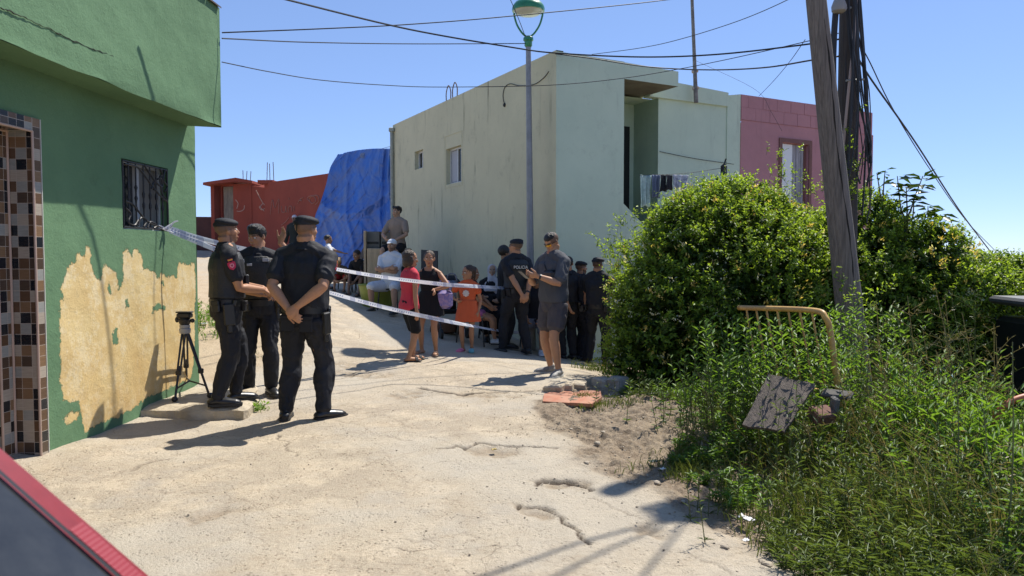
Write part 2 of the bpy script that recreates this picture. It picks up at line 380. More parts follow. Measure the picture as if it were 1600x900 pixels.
# the sea seen as a strip beyond the slope
sea = mat('sea_water', (.08, .2, .3), .35, bump=.2, bscale=.5)
sm = MB(); sm.quad((-9000, 70, -19), (9000, 70, -19), (9000, 12000, -19), (-9000, 12000, -19)); tag(sm.build('sea', sea), kind='structure')
# ---------------------------------------------------------------- walls
def wallmat(name, base, blotch, dirty, bump=.5, attr=None, under=None, streak=.5, courses=False):
    m = bpy.data.materials.new(name); m.use_nodes = True; N, L = nodes(m); b = N['Principled BSDF']; b.inputs['Roughness'].default_value = .88; b.inputs['Specular IOR Level'].default_value = .25
    co = N.new('ShaderNodeTexCoord')
    def NZ(scale, det=6, rgh=.6, st=None):
        n = N.new('ShaderNodeTexNoise'); n.inputs['Scale'].default_value = scale; n.inputs['Detail'].default_value = det; n.inputs['Roughness'].default_value = rgh
        if st:
            mp = N.new('ShaderNodeMapping'); mp.inputs['Scale'].default_value = st; L.new(co.outputs['Object'], mp.inputs[0]); L.new(mp.outputs[0], n.inputs['Vector'])
        else: L.new(co.outputs['Object'], n.inputs['Vector'])
        return n.outputs[0]
    def RAMP(v, a, b2, ca=0, cb=1):
        r = N.new('ShaderNodeMapRange'); r.inputs[1].default_value = a; r.inputs[2].default_value = b2; r.inputs[3].default_value = ca; r.inputs[4].default_value = cb; r.clamp = True
        L.new(v, r.inputs[0]); return r.outputs[0]
    def MIX(f, a, b2, bl='MIX'):
        x = N.new('ShaderNodeMix'); x.data_type = 'RGBA'; x.blend_type = bl
        for s, v in ((0, f), (6, a), (7, b2)):
            if hasattr(v, 'links'): L.new(v, x.inputs[s])
            elif s == 0: x.inputs[0].default_value = v
            else: x.inputs[s].default_value = (*v, 1)
        return x.outputs[2]
    def MUL(a, b2, op='MULTIPLY'):
        x = N.new('ShaderNodeMath'); x.operation = op
        for s, v in ((0, a), (1, b2)):
            if hasattr(v, 'links'): L.new(v, x.inputs[s])
            else: x.inputs[s].default_value = v
        return x.outputs[0]
    c = MIX(RAMP(NZ(1.1, 6, .65), .38, .62), base, blotch)
    c = MIX(MUL(RAMP(NZ(3.2, 8, .8), .56, .7), .35), c, dirty)
    c = MIX(MUL(MUL(RAMP(NZ(1, 6, .7, (5, 5, .5)), .56, .68), RAMP(NZ(.6, 3), .42, .6)), streak), c, dirty)
    h = MUL(NZ(7, 8, .7), MUL(NZ(55, 4, .7), .35), 'ADD')
    if attr:
        a = N.new('ShaderNodeAttribute'); a.attribute_name = attr; pe = RAMP(MUL(a.outputs['Fac'], MUL(MUL(MUL(NZ(9, 6, .75), -.5, 'ADD'), .16), MUL(MUL(NZ(38, 4, .8), -.5, 'ADD'), .05), 'ADD'), 'ADD'), -.004, .004, 1, 0)
        u = MIX(RAMP(NZ(2.4, 7, .7), .4, .64), under[0], under[1]); u = MIX(MUL(RAMP(NZ(4, 8, .85), .5, .58), .8), u, under[2]); u = MIX(MUL(RAMP(NZ(15, 5, .8), .6, .66), .5), u, (.42, .36, .24))
        sp = N.new('ShaderNodeSeparateXYZ'); L.new(co.outputs['Object'], sp.inputs[0])
        low = MUL(RAMP(sp.outputs[2], .85, .1), RAMP(NZ(3, 6, .7), .35, .6)); u = MIX(MUL(low, .75), u, under[3])
        c = MIX(pe, c, u); h = MUL(h, MUL(pe, -1.0), 'ADD')
    L.new(c, b.inputs['Base Color'])
    bp = N.new('ShaderNodeBump'); bp.inputs['Strength'].default_value = bump; bp.inputs['Distance'].default_value = .012; L.new(h, bp.inputs['Height']); L.new(bp.outputs[0], b.inputs['Normal'])
    return m
def panel(mb, O, U, W, z0, z1, ops=(), depth=.15, mi=0, rmi=None):
    """vertical wall sheet from O along U; outward side is to the right of U seen from above; ops = (s0, s1, z0, z1)"""
    O, U = Vector(O), Vector(U); N = Vector((U.y, -U.x, 0)); rmi = mi if rmi is None else rmi
    P = lambda s, z, d=0: (O.x+U.x*s-N.x*d, O.y+U.y*s-N.y*d, z)
    S = sorted({0, W, *[q for o in ops for q in o[:2]]}); Z = sorted({z0, z1, *[q for o in ops for q in o[2:]]})
    for a, b in zip(S, S[1:]):
        for c, d in zip(Z, Z[1:]):
            if any(o[0]-1e-6 <= a and b <= o[1]+1e-6 and o[2]-1e-6 <= c and d <= o[3]+1e-6 for o in ops): continue
            mb.quad(P(a, c), P(b, c), P(b, d), P(a, d), mi)
    for a, b, c, d in ops:
        mb.quad(P(a, c), P(a, c, depth), P(a, d, depth), P(a, d), rmi); mb.quad(P(b, c, depth), P(b, c), P(b, d), P(b, d, depth), rmi)
        mb.quad(P(a, d), P(a, d, depth), P(b, d, depth), P(b, d), rmi); mb.quad(P(a, c, depth), P(a, c), P(b, c), P(b, c, depth), rmi)
M_dark = mat('dark_interior', (.012, .011, .01), .6)
M_glass = mat('window_glass', (.02, .022, .025), .08, spec=.8)
M_whitefr = mat('white_frame', (.62, .63, .62), .5, nscale=20, namp=.2)
M_iron = mat('black_iron', (.012, .012, .013), .45, spec=.5, bump=.2, bscale=90)
M_rust = mat('rusty_rebar', (.16, .08, .045), .9, nscale=30, namp=.5)
M_cable = mat('black_cable', (.02, .02, .022), .6)
M_galv = mat('grey_metal_post', (.3, .31, .31), .5, metal=.3, nscale=12, namp=.25)

# ================= green house on the left
XW = lambda y: -3.35+.043*(y-7.9)
gU = Vector((.043, 1, 0)).normalized(); gO = Vector((XW(-2), -2, 0)); gN = Vector((gU.y, -gU.x, 0))
gh = empty('green_house', 'green painted house with peeling yellowed plaster, barred window and tiled doorway', 'house', (XW(7.9), 7.9, 1.2))
def gl(o):                                  # keep world coordinates under the Empty
    o.parent = gh; o.matrix_parent_inverse = Matrix.Translation(gh.location).inverted(); return o
def gpt(px, py): s, z, p = on_plane(px, py, gO, gU); return s, z
Wg = (7.9+2)*math.hypot(1, .043)
s_w0, z_w1 = gpt(189.4, 246); s_w1, z_w0 = gpt(264, 364); z_w0b = gpt(190, 355)[1]; z_w0 = (z_w0+z_w0b)/2; z_w1 = (z_w1+gpt(263, 264.7)[1])/2
s_dr, z_dt = gpt(45.5, 205); s_fr, z_ft = gpt(57.5, 187)
# the paint has come off in one ragged patch: its outline on the wall, as (s, z)
peel_px = [(95,600),(93,520),(95,455),(100,432),(108,412),(117,408),(119,396),(124,394),(126,404),(130,400),(134,386),(140,387),(142,408),(148,430),(156,438),(160,414),(168,416),(182,428),(184,445),(186,452),(192,450),
 (192,395),(198,390),(202,394),(206,402),(209,390),(213,390),(220,398),(224,420),(232,422),(243,425),(246,438),(252,428),(262,432),(264,428),(276,432),(279,408),(285,412),(292,412),(304,412),(306,440),(305,520),(300,590),(290,596),(262,606),(232,622),(205,640),(175,655),(150,665),(132,676),(128,655),(122,632),(113,625),(100,622)]
peel = [gpt(*p) for p in peel_px]
sx = np.concatenate([np.arange(0, 7.3, .25), np.arange(7.3, Wg, .012), [Wg]]); sz = np.concatenate([np.arange(-.2, 1.75, .012), np.arange(1.75, 3.0, .05), [3.0]])
def cutaxis(a, cs):
    a = list(a)
    for c in cs:
        k = min(range(len(a)), key=lambda i: abs(a[i]-c)); a[k] = c
    return np.array(sorted(a))
sx = cutaxis(sx, [s_w0, s_w1, s_fr, s_fr-1.35]); sz = cutaxis(sz, [z_w0, z_w1, z_ft])
SX, SZ = np.meshgrid(sx, sz); pd = poly_sd(SX.ravel(), SZ.ravel(), peel)
holes_g = [[(238,478),(250,474),(258,480),(246,486),(236,490)], [(174,520),(182,514),(184,536),(177,538)], [(168,452),(171,440),(174,456)], [(252,440),(256,438),(257,446)], [(96,450),(93,460),(99,470)], [(196,470),(200,466),(201,478),(197,480)]]
for q in holes_g: pd = np.maximum(pd, -poly_sd(SX.ravel(), SZ.ravel(), [gpt(*p) for p in q]))
for q in ([(97,655),(110,642),(126,640),(122,656),(104,664)], [(276,560),(270,548),(276,552)]): pd = np.minimum(pd, poly_sd(SX.ravel(), SZ.ravel(), [gpt(*p) for p in q])+.01)
pd = np.clip(pd, -.2, .2)
und = fbm(np.stack([SX.ravel()*2.5, SZ.ravel()*2.5, SX.ravel()*0], 1), 3)*.006
PW = np.stack([gO.x+gU.x*SX.ravel()+gN.x*und, gO.y+gU.y*SX.ravel()+gN.y*und, SZ.ravel()], 1)
n1, n2 = SX.shape; ii = np.arange(n1*n2).reshape(n1, n2); q = np.stack([ii[:-1, :-1], ii[:-1, 1:], ii[1:, 1:], ii[1:, :-1]], -1).reshape(-1, 4)
cs = (SX[:-1, :-1]+SX[1:, 1:]).ravel()/2; cz = (SZ[:-1, :-1]+SZ[1:, 1:]).ravel()/2
keep = ~((cs > s_w0) & (cs < s_w1) & (cz > z_w0) & (cz < z_w1)) & ~((cs > s_fr-1.35) & (cs < s_fr) & (cz < z_ft))
M_green = wallmat('green_paint', (.13, .235, .125), (.11, .205, .108), (.065, .115, .062), .8, streak=.35)
M_gpeel = wallmat('green_paint_peeling', (.13, .235, .125), (.11, .205, .108), (.065, .115, .062), .8, 'peel', [(.70, .54, .26), (.62, .44, .19), (.74, .62, .38), (.55, .34, .12)], streak=.35)
gl(link('street_wall', np_mesh('street_wall', PW, q[keep], M_gpeel, vattr=dict(peel=pd))))
# window reveal, body behind, fascia
mb = MB(); P = lambda s, z, d=0: Vector((gO.x+gU.x*s-gN.x*d, gO.y+gU.y*s-gN.y*d, z))
D = .1
mb.quad(P(s_w0, z_w0), P(s_w0, z_w0, D), P(s_w0, z_w1, D), P(s_w0, z_w1)); mb.quad(P(s_w1, z_w0, D), P(s_w1, z_w0), P(s_w1, z_w1), P(s_w1, z_w1, D))
mb.quad(P(s_w0, z_w1), P(s_w0, z_w1, D), P(s_w1, z_w1, D), P(s_w1, z_w1)); mb.quad(P(s_w0, z_w0, D), P(s_w0, z_w0), P(s_w1, z_w0), P(s_w1, z_w0, D))
mb.quad(P(Wg, -.2), P(Wg, -.2, 6), P(Wg, 3, 6), P(Wg, 3)); mb.quad(P(0, .2, 6), P(0, .2), P(0, 3), P(0, 3, 6)); mb.quad(P(Wg, .2, 6), P(0, .2, 6), P(0, 3, 6), P(Wg, 3, 6))
gl(mb.build('side_wall', M_green))
fa_c = at(345, 199, 7.7); fa_t = at(347, 12, 7.7); OV = (fa_c-Vector((XW(7.7), 7.7, 0))).dot(gN); z_s = at(308, 200.5, 7.9).z; z_fb = fa_c.z
sE = Wg-.17
fz1 = fa_t.z
# fascia band as a displaced grid with its underside
ms = np.concatenate([np.arange(0, 6, .3), np.arange(6, sE, .04), [sE]]); mz = np.linspace(z_fb, fz1, 34)
A1, B1 = np.meshgrid(ms, mz); du = fbm(np.stack([A1.ravel()*2, B1.ravel()*2, A1.ravel()*0+7], 1), 4)*.012
du = np.where((B1.ravel() <= z_fb+1e-6) | (A1.ravel() >= sE-1e-6), 0, du)
PF = np.stack([gO.x+gU.x*A1.ravel()+gN.x*(OV+du), gO.y+gU.y*A1.ravel()+gN.y*(OV+du), B1.ravel()+fbm(np.stack([A1.ravel()*3, A1.ravel()*0, A1.ravel()*0], 1), 3)*.01*(B1.ravel() <= z_fb+1e-6)], 1)
n1, n2 = A1.shape; ii = np.arange(n1*n2).reshape(n1, n2)
gl(link('fascia', np_mesh('fascia', PF, np.stack([ii[:-1, :-1], ii[:-1, 1:], ii[1:, 1:], ii[1:, :-1]], -1).reshape(-1, 4), M_green, smooth=True)))
mb = MB(); Q = lambda s, z, o: P(s, z, -o)
mb.quad(Q(0, z_s, -.02), Q(sE, z_s, -.02), Q(sE, z_fb, OV), Q(0, z_fb, OV)); mb.quad(Q(sE, z_fb, OV), Q(sE, z_s-.002, -.02), Q(sE, fz1, -.02), Q(sE, fz1, OV))
mb.quad(Q(sE, 2.98, 0), Q(sE, 2.98, -5.9), Q(sE, fz1, -5.9), Q(sE, fz1, 0)); mb.quad(Q(0, fz1, OV), Q(sE, fz1, OV), Q(sE, fz1, -6), Q(0, fz1, -6))
gl(mb.build('roof_slab', M_green))
mb = MB()
for k in range(36):
    s0 = sE-.02-k*.28; mb.add([Q(s0-.27, fz1+.004, OV+.03), Q(s0, fz1+.004, OV+.03), Q(s0, fz1+.03, OV-.2), Q(s0-.27, fz1+.03, OV-.2), Q(s0-.27, fz1-.012, OV+.03), Q(s0, fz1-.012, OV+.03)], [(0, 1, 2, 3), (4, 5, 1, 0)])
gl(mb.build('roof_coping', mat('coping_dark', (.1, .07, .055), .9, nscale=9, namp=.4)))
# crack across the fascia
ckp = [on_plane(x, y, Q(0, 0, OV), gU) for x, y in [(2,12),(18,18),(40,28),(62,38),(82,47),(100,57),(118,64),(140,74),(155,79),(172,86),(188,93)]]
mb = MB(); pts = [Q(s, z+random.uniform(-.006, .006), OV+.001) for s, z, p in ckp]; pts = crom(pts, 5); pts = [p+Vector((0, random.uniform(-.008, .008), random.uniform(-.006, .006))) for p in pts]; mb.tube(pts, [.0045*(.4+random.random()) for _ in pts], 5)
gl(mb.build('plaster_crack', mat('crack_black', (.03, .04, .025), 1)))
# window: glass panes behind a scrolled grille
win = empty('window', None, None); win.parent = gh
def wl(o): o.parent = win; o.matrix_parent_inverse = Matrix.Translation(gh.location).inverted(); return o
win.parent = gh
ws, wz = s_w1-s_w0, z_w1-z_w0
mb = MB(); f = .028
for a, b2, c1, d1 in ((0, ws, 0, f), (0, ws, wz-f, wz), (0, .05, f, wz-f), (ws-f, ws, f, wz-f), (ws*.5-.02, ws*.5+.02, f, wz-f)):
    mb.add([P(s_w0+a, z_w0+c1, D-.02), P(s_w0+b2, z_w0+c1, D-.02), P(s_w0+b2, z_w0+d1, D-.02), P(s_w0+a, z_w0+d1, D-.02), P(s_w0+a, z_w0+c1, D+.03), P(s_w0+b2, z_w0+c1, D+.03), P(s_w0+b2, z_w0+d1, D+.03), P(s_w0+a, z_w0+d1, D+.03)], [(0, 1, 2, 3), (4, 5, 1, 0), (1, 5, 6, 2), (3, 2, 6, 7), (4, 0, 3, 7)])
wl(mb.build('frame', mat('alu_frame', (.5, .51, .52), .45, nscale=15)))
mb = MB(); mb.quad(P(s_w0, z_w0, D+.02), P(s_w1, z_w0, D+.02), P(s_w1, z_w1, D+.02), P(s_w0, z_w1, D+.02)); wl(mb.build('pane', M_glass))
mb = MB(); mb.quad(P(s_w0+ws*.53, z_w0+.03, D+.014), P(s_w1-.03, z_w0+.03, D+.014), P(s_w1-.03, z_w1-.03, D+.014), P(s_w0+ws*.53, z_w1-.03, D+.014)); wl(mb.build('curtain', mat('window_blind', (.2, .19, .17), .8, nscale=3, stretch=(8, 8, 1))))
mb = MB(); G = lambda a, c, o=.03: P(s_w0+ws*a, z_w0+wz*c, -o+.03)
for a in (.13, .28, .44, .58, .72, .86): 
    c0 = .62-.62*max(0, .6-a) if False else .04
    pts = [G(a, c0+(.96-c0)*k/24) for k in range(25)]
    rr = []
    for k in range(25):
        c = .04+.92*k/24; rr.append(.0075+.009*max(0, math.sin((c-(.32+.1*((a*7) % 1)))*40))*(.28 < c < .62))
    mb.tube(pts, rr, 6)
for c in (.03, .97): mb.tube([G(.01, c), G(.99, c)], .009, 6)
for a in (.02, .98): mb.tube([G(a, .02), G(a, .98)], .009, 6)
def scroll(pts, r=.009): mb.tube(crom([G(*p, .035) for p in pts], 6), r, 6)
scroll([(.05, .93), (.3, .92), (.5, .78), (.62, .68), (.8, .55), (.97, .47)]); scroll([(.45, .97), (.55, .88), (.7, .75), (.85, .7), (.83, .82), (.74, .8)]); scroll([(.6, .64), (.66, .74), (.7, .66), (.65, .63)])
scroll([(.8, .97), (.86, .88), (.8, .84), (.84, .6), (.95, .5)]); scroll([(.92, .97), (.88, .8), (.97, .72), (.9, .62)]); scroll([(.05, .4), (.2, .36), (.4, .2), (.6, .1), (.95, .04)]); scroll([(.05, .3), (.15, .22), (.1, .1), (.22, .06), (.3, .14)])
scroll([(.3, .06), (.36, .18), (.48, .14), (.42, .05)]); scroll([(.5, .05), (.56, .13), (.7, .09), (.64, .04)])
gr = wl(mb.build('grille', M_iron, smooth=True))
# tiled doorway: outer band, deep reveal, inner band, dark door
TW = .0885
def tilemat(name, sq=.079):
    m = bpy.data.materials.new(name); m.use_nodes = True; N, L = nodes(m); b = N['Principled BSDF']; b.inputs['Roughness'].default_value = .22; b.inputs['Specular IOR Level'].default_value = .5
    uv = N.new('ShaderNodeUVMap'); uv.uv_map = 'uv'
    sc = N.new('ShaderNodeVectorMath'); sc.operation = 'SCALE'; sc.inputs['Scale'].default_value = 1/sq; L.new(uv.outputs[0], sc.inputs[0])
    fl = N.new('ShaderNodeVectorMath'); fl.operation = 'FLOOR'; L.new(sc.outputs[0], fl.inputs[0])
    wn = N.new('ShaderNodeTexWhiteNoise'); wn.noise_dimensions = '3D'; L.new(fl.outputs[0], wn.inputs[0])
    cr = N.new('ShaderNodeValToRGB'); cr.color_ramp.interpolation = 'CONSTANT'; e = cr.color_ramp.elements
    e[0].position = 0; e[0].color = (.012, .014, .018, 1); e[1].position = .2; e[1].color = (.11, .062, .035, 1)
    for p, c in ((.42, (.36, .31, .25)), (.62, (.075, .05, .035)), (.74, (.27, .27, .25)), (.88, (.2, .12, .065))): x = e.new(p); x.color = (*c, 1)
    L.new(wn.outputs[0], cr.inputs[0])
    wv = N.new('ShaderNodeTexNoise'); wv.inputs['Scale'].default_value = 1; mp = N.new('ShaderNodeMapping'); mp.inputs['Scale'].default_value = (12, 160, 1); L.new(uv.outputs[0], mp.inputs[0]); L.new(mp.outputs[0], wv.inputs['Vector'])
    mm = N.new('ShaderNodeMapRange'); mm.inputs[3].default_value = .7; mm.inputs[4].default_value = 1.3; L.new(wv.outputs[0], mm.inputs[0])
    ml = N.new('ShaderNodeVectorMath'); ml.operation = 'SCALE'; L.new(cr.outputs[0], ml.inputs[0]); L.new(mm.outputs[0], ml.inputs['Scale'])
    fr = N.new('ShaderNodeVectorMath'); fr.operation = 'FRACTION'; L.new(sc.outputs[0], fr.inputs[0]); sp = N.new('ShaderNodeSeparateXYZ'); L.new(fr.outputs[0], sp.inputs[0])
    def edge(o):
        a = N.new('ShaderNodeMath'); a.operation = 'SUBTRACT'; L.new(o, a.inputs[0]); a.inputs[1].default_value = .5
        c = N.new('ShaderNodeMath'); c.operation = 'ABSOLUTE'; L.new(a.outputs[0], c.inputs[0]); d = N.new('ShaderNodeMath'); d.operation = 'GREATER_THAN'; L.new(c.outputs[0], d.inputs[0]); d.inputs[1].default_value = .478; return d.outputs[0]
    mxx = N.new('ShaderNodeMath'); mxx.operation = 'MAXIMUM'; L.new(edge(sp.outputs[0]), mxx.inputs[0]); L.new(edge(sp.outputs[1]), mxx.inputs[1])
    mi = N.new('ShaderNodeMix'); mi.data_type = 'RGBA'; L.new(mxx.outputs[0], mi.inputs[0]); L.new(ml.outputs[0], mi.inputs[6]); mi.inputs[7].default_value = (.42, .36, .3, 1); L.new(mi.outputs[2], b.inputs['Base Color'])
    return m
M_tile = tilemat('wood_look_mosaic'); M_trim = mat('pinkish_trim', (.46, .33, .26), .35)
def uvquads(name, quads, m, parent):          # quads: 4 points + (u0,v0,u1,v1)
    me = bpy.data.meshes.new(name); vs = []; fs = []; uvs = []
    for a, b2, c1, d1, u0, v0, u1, v1 in quads:
        k = len(vs); vs += [tuple(a), tuple(b2), tuple(c1), tuple(d1)]; fs.append((k, k+1, k+2, k+3)); uvs += [(u0, v0), (u1, v0), (u1, v1), (u0, v1)]
    me.from_pydata(vs, [], fs); l = me.uv_layers.new(name='uv'); l.data.foreach_set('uv', np.array(uvs, np.float32).ravel()); me.materials.append(m)
    o = link(name, me); return o
zb = 1.5-1.62
ds = empty('tiled_doorway', None, None); ds.parent = gh
def dl(o): o.parent = ds; o.matrix_parent_inverse = Matrix.Translation(gh.location).inverted(); return o
T = .079; o1 = .022; dep = T*2.03; bw = s_fr-s_dr; s2 = s_dr-1.1; qd = []
zt0 = z_dt
qd.append((P(s_dr, zb, -o1), P(s_fr, zb, -o1), P(s_fr, z_ft, -o1), P(s_dr, z_ft, -o1), 3, zb+5, 3+bw, z_ft+5))
qd.append((P(s2-bw, zt0, -o1), P(s_dr, zt0, -o1), P(s_dr, z_ft, -o1), P(s2-bw, z_ft, -o1), 0, 8, s_dr-s2+bw, 8+z_ft-zt0))
qd.append((P(s_dr, zb, dep), P(s_dr, zb, -o1), P(s_dr, zt0, -o1), P(s_dr, zt0, dep), 5, zb+11, 5+dep+o1, zt0+11))
qd.append((P(s2, zt0, -o1), P(s_dr, zt0, -o1), P(s_dr, zt0, dep), P(s2, zt0, dep), 7, 14, 7+s_dr-s2, 14+dep+o1))
s_in = s_dr-.012; bi = T*1.6
qd.append((P(s_in-bi, zb, dep-.001), P(s_in, zb, dep-.001), P(s_in, zt0, dep-.001), P(s_in-bi, zt0, dep-.001), 9, zb+17, 9+bi, zt0+17))
qd.append((P(s_in-bi, zb, dep+T*2), P(s_in-bi, zb, dep), P(s_in-bi, zt0-.1, dep), P(s_in-bi, zt0-.1, dep+T*2), 11, zb+20, 11+2*T, zt0+20))
qd.append((P(s2, zt0-.1, dep), P(s_in-bi, zt0-.1, dep), P(s_in-bi, zt0-.1, dep+.2), P(s2, zt0-.1, dep+.2), 2, 24, 3, 24.2))
qd.append((P(s2, zt0-.1, dep-.001), P(s_in-bi, zt0-.1, dep-.001), P(s_in-bi, zt0, dep-.001), P(s2, zt0, dep-.001), 2, 26, 3, 26.1))
dl(uvquads('mosaic_tiles', qd, M_tile, ds))
mb = MB()
for s, d in ((s_dr, -o1), (s_in, dep-.004), (s_in-bi, dep-.004)): mb.tube([P(s, zb, d), P(s, zt0, d)], .009, 8)
mb.tube([P(s2, zt0, -o1), P(s_dr, zt0, -o1)], .009, 8); mb.tube([P(s2, zt0, dep), P(s_dr, zt0, dep)], .009, 8)
dl(mb.build('trim', M_trim, smooth=True))
mb = MB(); mb.add([P(s_fr+.006, zb, 0), P(s_fr+.006, zb, -o1-.003), P(s_fr-.001, zb, -o1-.003), P(s_fr+.006, z_ft, 0), P(s_fr+.006, z_ft, -o1-.003), P(s_fr-.001, z_ft, -o1-.003)], [(0, 1, 4, 3), (1, 2, 5, 4)])
dl(mb.build('edge_strip', mat('pale_strip', (.6, .58, .52), .5)))
mb = MB(); mb.quad(P(s2-.1, zb, dep+.17), P(s_dr, zb, dep+.17), P(s_dr, zt0, dep+.17), P(s2-.1, zt0, dep+.17)); dl(mb.build('door', mat('brown_door', (.09, .045, .025), .4, nscale=3, stretch=(14, 14, 1))))
# concrete ledge at the foot of the wall
a = gnd(222, 655); zl = at(360, 634, 6.82).z
lx0, lx1, ly0, ly1 = XW(7)-.02, at(384, 650, 6.85).x, 6.75, 8.15
mb = MB(); cz = (zl+.75)/2
vs = []; nX, nY = 26, 22
for j in range(nY):
    for i in range(nX):
        u, v = i/(nX-1), j/(nY-1); x = lx0+(lx1-lx0)*u; y = ly0+(ly1-ly0)*v
        x += (.03*math.sin(v*7)+.02*math.sin(v*17+1))*u*u - .42*max(0, v-.25)*u; y += (.02*math.sin(u*9)+.012*math.sin(u*23))*(1-v)
        e = min(u*20+9, (1-u)*nX/2.2, v*nY/2.2, 1); vs.append((x, y, zl-.035*(1-min(1, e))**1.5+.006*noise.noise((x*6, y*6, 0))))
top = len(vs); fs = [(j*nX+i, j*nX+i+1, (j+1)*nX+i+1, (j+1)*nX+i) for j in range(nY-1) for i in range(nX-1)]
rim = [i for i in range(nX)]+[j*nX+nX-1 for j in range(1, nY)]
for k in rim: vs.append((vs[k][0]+.02*noise.noise((k*.7, 0, 0)), vs[k][1]-.008+.02*noise.noise((k*.9, 5, 0)), zl-.3))
for k in range(len(rim)-1): fs.append((rim[k+1], rim[k], top+k, top+k+1))
mb.add(vs, fs)
led = mb.build('concrete_step', mat('ledge_concrete', (.52, .44, .32), .92, nscale=5, namp=.4, bump=.7, bscale=25), smooth=True)
tag(led, 'low worn concrete step at the foot of the green wall under the tripod', 'step')

# ================= pale green two-storey house in the middle
C0 = at(868, 560, 12.5); VA = math.atan2(628, 1160); U2 = Vector((math.cos(VA), math.sin(VA), 0)); V2 = Vector((-math.sin(VA), math.cos(VA), 0))
C0.z = 0; zr = at(868, 78, 12.5).z; zg = -1.2
ph = empty('pale_green_house', 'two-storey flat-roofed house, cream side wall and pale mint front, behind the crowd', 'house', (C0.x, C0.y, 0))
INV = Matrix.Translation(ph.location).inverted()
def pl(o, p=None): o.parent = p or ph; o.matrix_parent_inverse = Matrix() if p else INV; return o
M_cream = wallmat('cream_wall', (.60, .565, .385), (.55, .52, .355), (.2, .19, .13), .45, streak=1.0)
M_mint = wallmat('mint_wall', (.585, .665, .515), (.535, .62, .48), (.33, .37, .29), .45, streak=.35)
M_mint_shade = wallmat('mint_wall_shade', (.36, .44, .34), (.3, .38, .3), (.22, .26, .2), .45, streak=.5)  # same mint paint, darker: shade of the recess side put into the colour
def cw(px, py): s, z, p = on_plane(px, py, C0, V2); return s, z
LC = cw(614.5, 300)[0]
w1 = (cw(720.5, 260)[0], cw(697, 260)[0], cw(708, 286.5)[1], cw(708, 230)[1]); w2 = (cw(661, 250)[0], cw(648, 250)[0], cw(655, 263.5)[1], cw(655, 235)[1])
def PC(s, z, d=0): return Vector((C0.x+V2.x*s+U2.x*d, C0.y+V2.y*s+U2.y*d, z))
def PG(s, z, d=0): return Vector((C0.x+U2.x*s+V2.x*d, C0.y+U2.y*s+V2.y*d, z))
mb = MB(); O = PC(LC, 0)
panel(mb, O, -V2, LC, zg, zr, [(LC-w1[1], LC-w1[0], w1[2], w1[3]), (LC-w2[1], LC-w2[0], w2[2], w2[3])], .16)
cwall = pl(mb.build('side_wall', M_cream))
for (a, b2, c1, d1), nm, big_ in ((w1, 'window', 1), (w2, 'window', 0)):
    mb = MB(); t = .04
    for x0, x1, y0, y1 in ((a, b2, c1, c1+t), (a, b2, d1-t, d1), (a, a+t, c1+t, d1-t), (b2-t, b2, c1+t, d1-t), ((a+b2)/2-.02, (a+b2)/2+.02, c1+t, d1-t)):
        q0 = [PC(x1, y0, .1), PC(x0, y0, .1), PC(x0, y1, .1), PC(x1, y1, .1)]; q1 = [p+U2*.05 for p in q0]
        mb.add(q0+q1, [(0, 1, 2, 3), (0, 3, 7, 4), (1, 5, 6, 2), (3, 2, 6, 7), (4, 5, 1, 0)])
    wf = pl(mb.build(nm, M_whitefr)); mb = MB(); mb.quad(PC(b2, c1, .13), PC(a, c1, .13), PC(a, d1, .13), PC(b2, d1, .13)); o = pl(mb.build('pane', M_glass), wf)
    if big_:
        mb = MB(); mb.quad(PC(b2-.06, c1+.05, .115), PC(b2-.36, c1+.05, .115), PC(b2-.36, d1-.05, .115), PC(b2-.06, d1-.05, .115)); pl(mb.build('curtain', mat('pale_curtain', (.4, .41, .44), .8)), wf)
        mb = MB(); e = .06; za = d1+.28
        for x0, x1, y0, y1 in ((a-e, b2+e, za, za+.018), (a-e, a-e+.012, c1-e, za), (b2+e-.012, b2+e, c1-e, za), (a-e, b2+e, c1-e-.018, c1-e)): 
            q0 = [PC(x1, y0, -.008), PC(x0, y0, -.008), PC(x0, y1, -.008), PC(x1, y1, -.008)]; q1 = [p+U2*.01 for p in q0]; mb.add(q0+q1, [(0, 1, 2, 3), (0, 3, 7, 4), (1, 5, 6, 2), (3, 2, 6, 7), (4, 5, 1, 0)])
        pl(mb.build('window_surround', M_cream), wf)
def gw(px, py, d=0): s, z, p = on_plane(px, py, PG(0, 0, d), U2); return s, z
sR = gw(975, 200)[0]; sB = gw(1060, 120)[0]; zb0 = gw(976, 122.3)[1]; zb1 = gw(1060, 136)[1]; zf = (zb0+zb1)/2
dS = .83; s3 = gw(1028.5, 200, dS)[0]; s4 = gw(1135, 200, dS)[0]; s5 = gw(1157.5, 200, dS-.03)[0]; s6 = gw(1363, 200, dS-.03)[0]
zpr = gw(1136, 147, dS)[1]; zsl = gw(1136, 167, dS)[1]; zbal = gw(975, 318)[1]
mb = MB()
panel(mb, PG(0, 0), U2, sR, zg, zr-.02); 
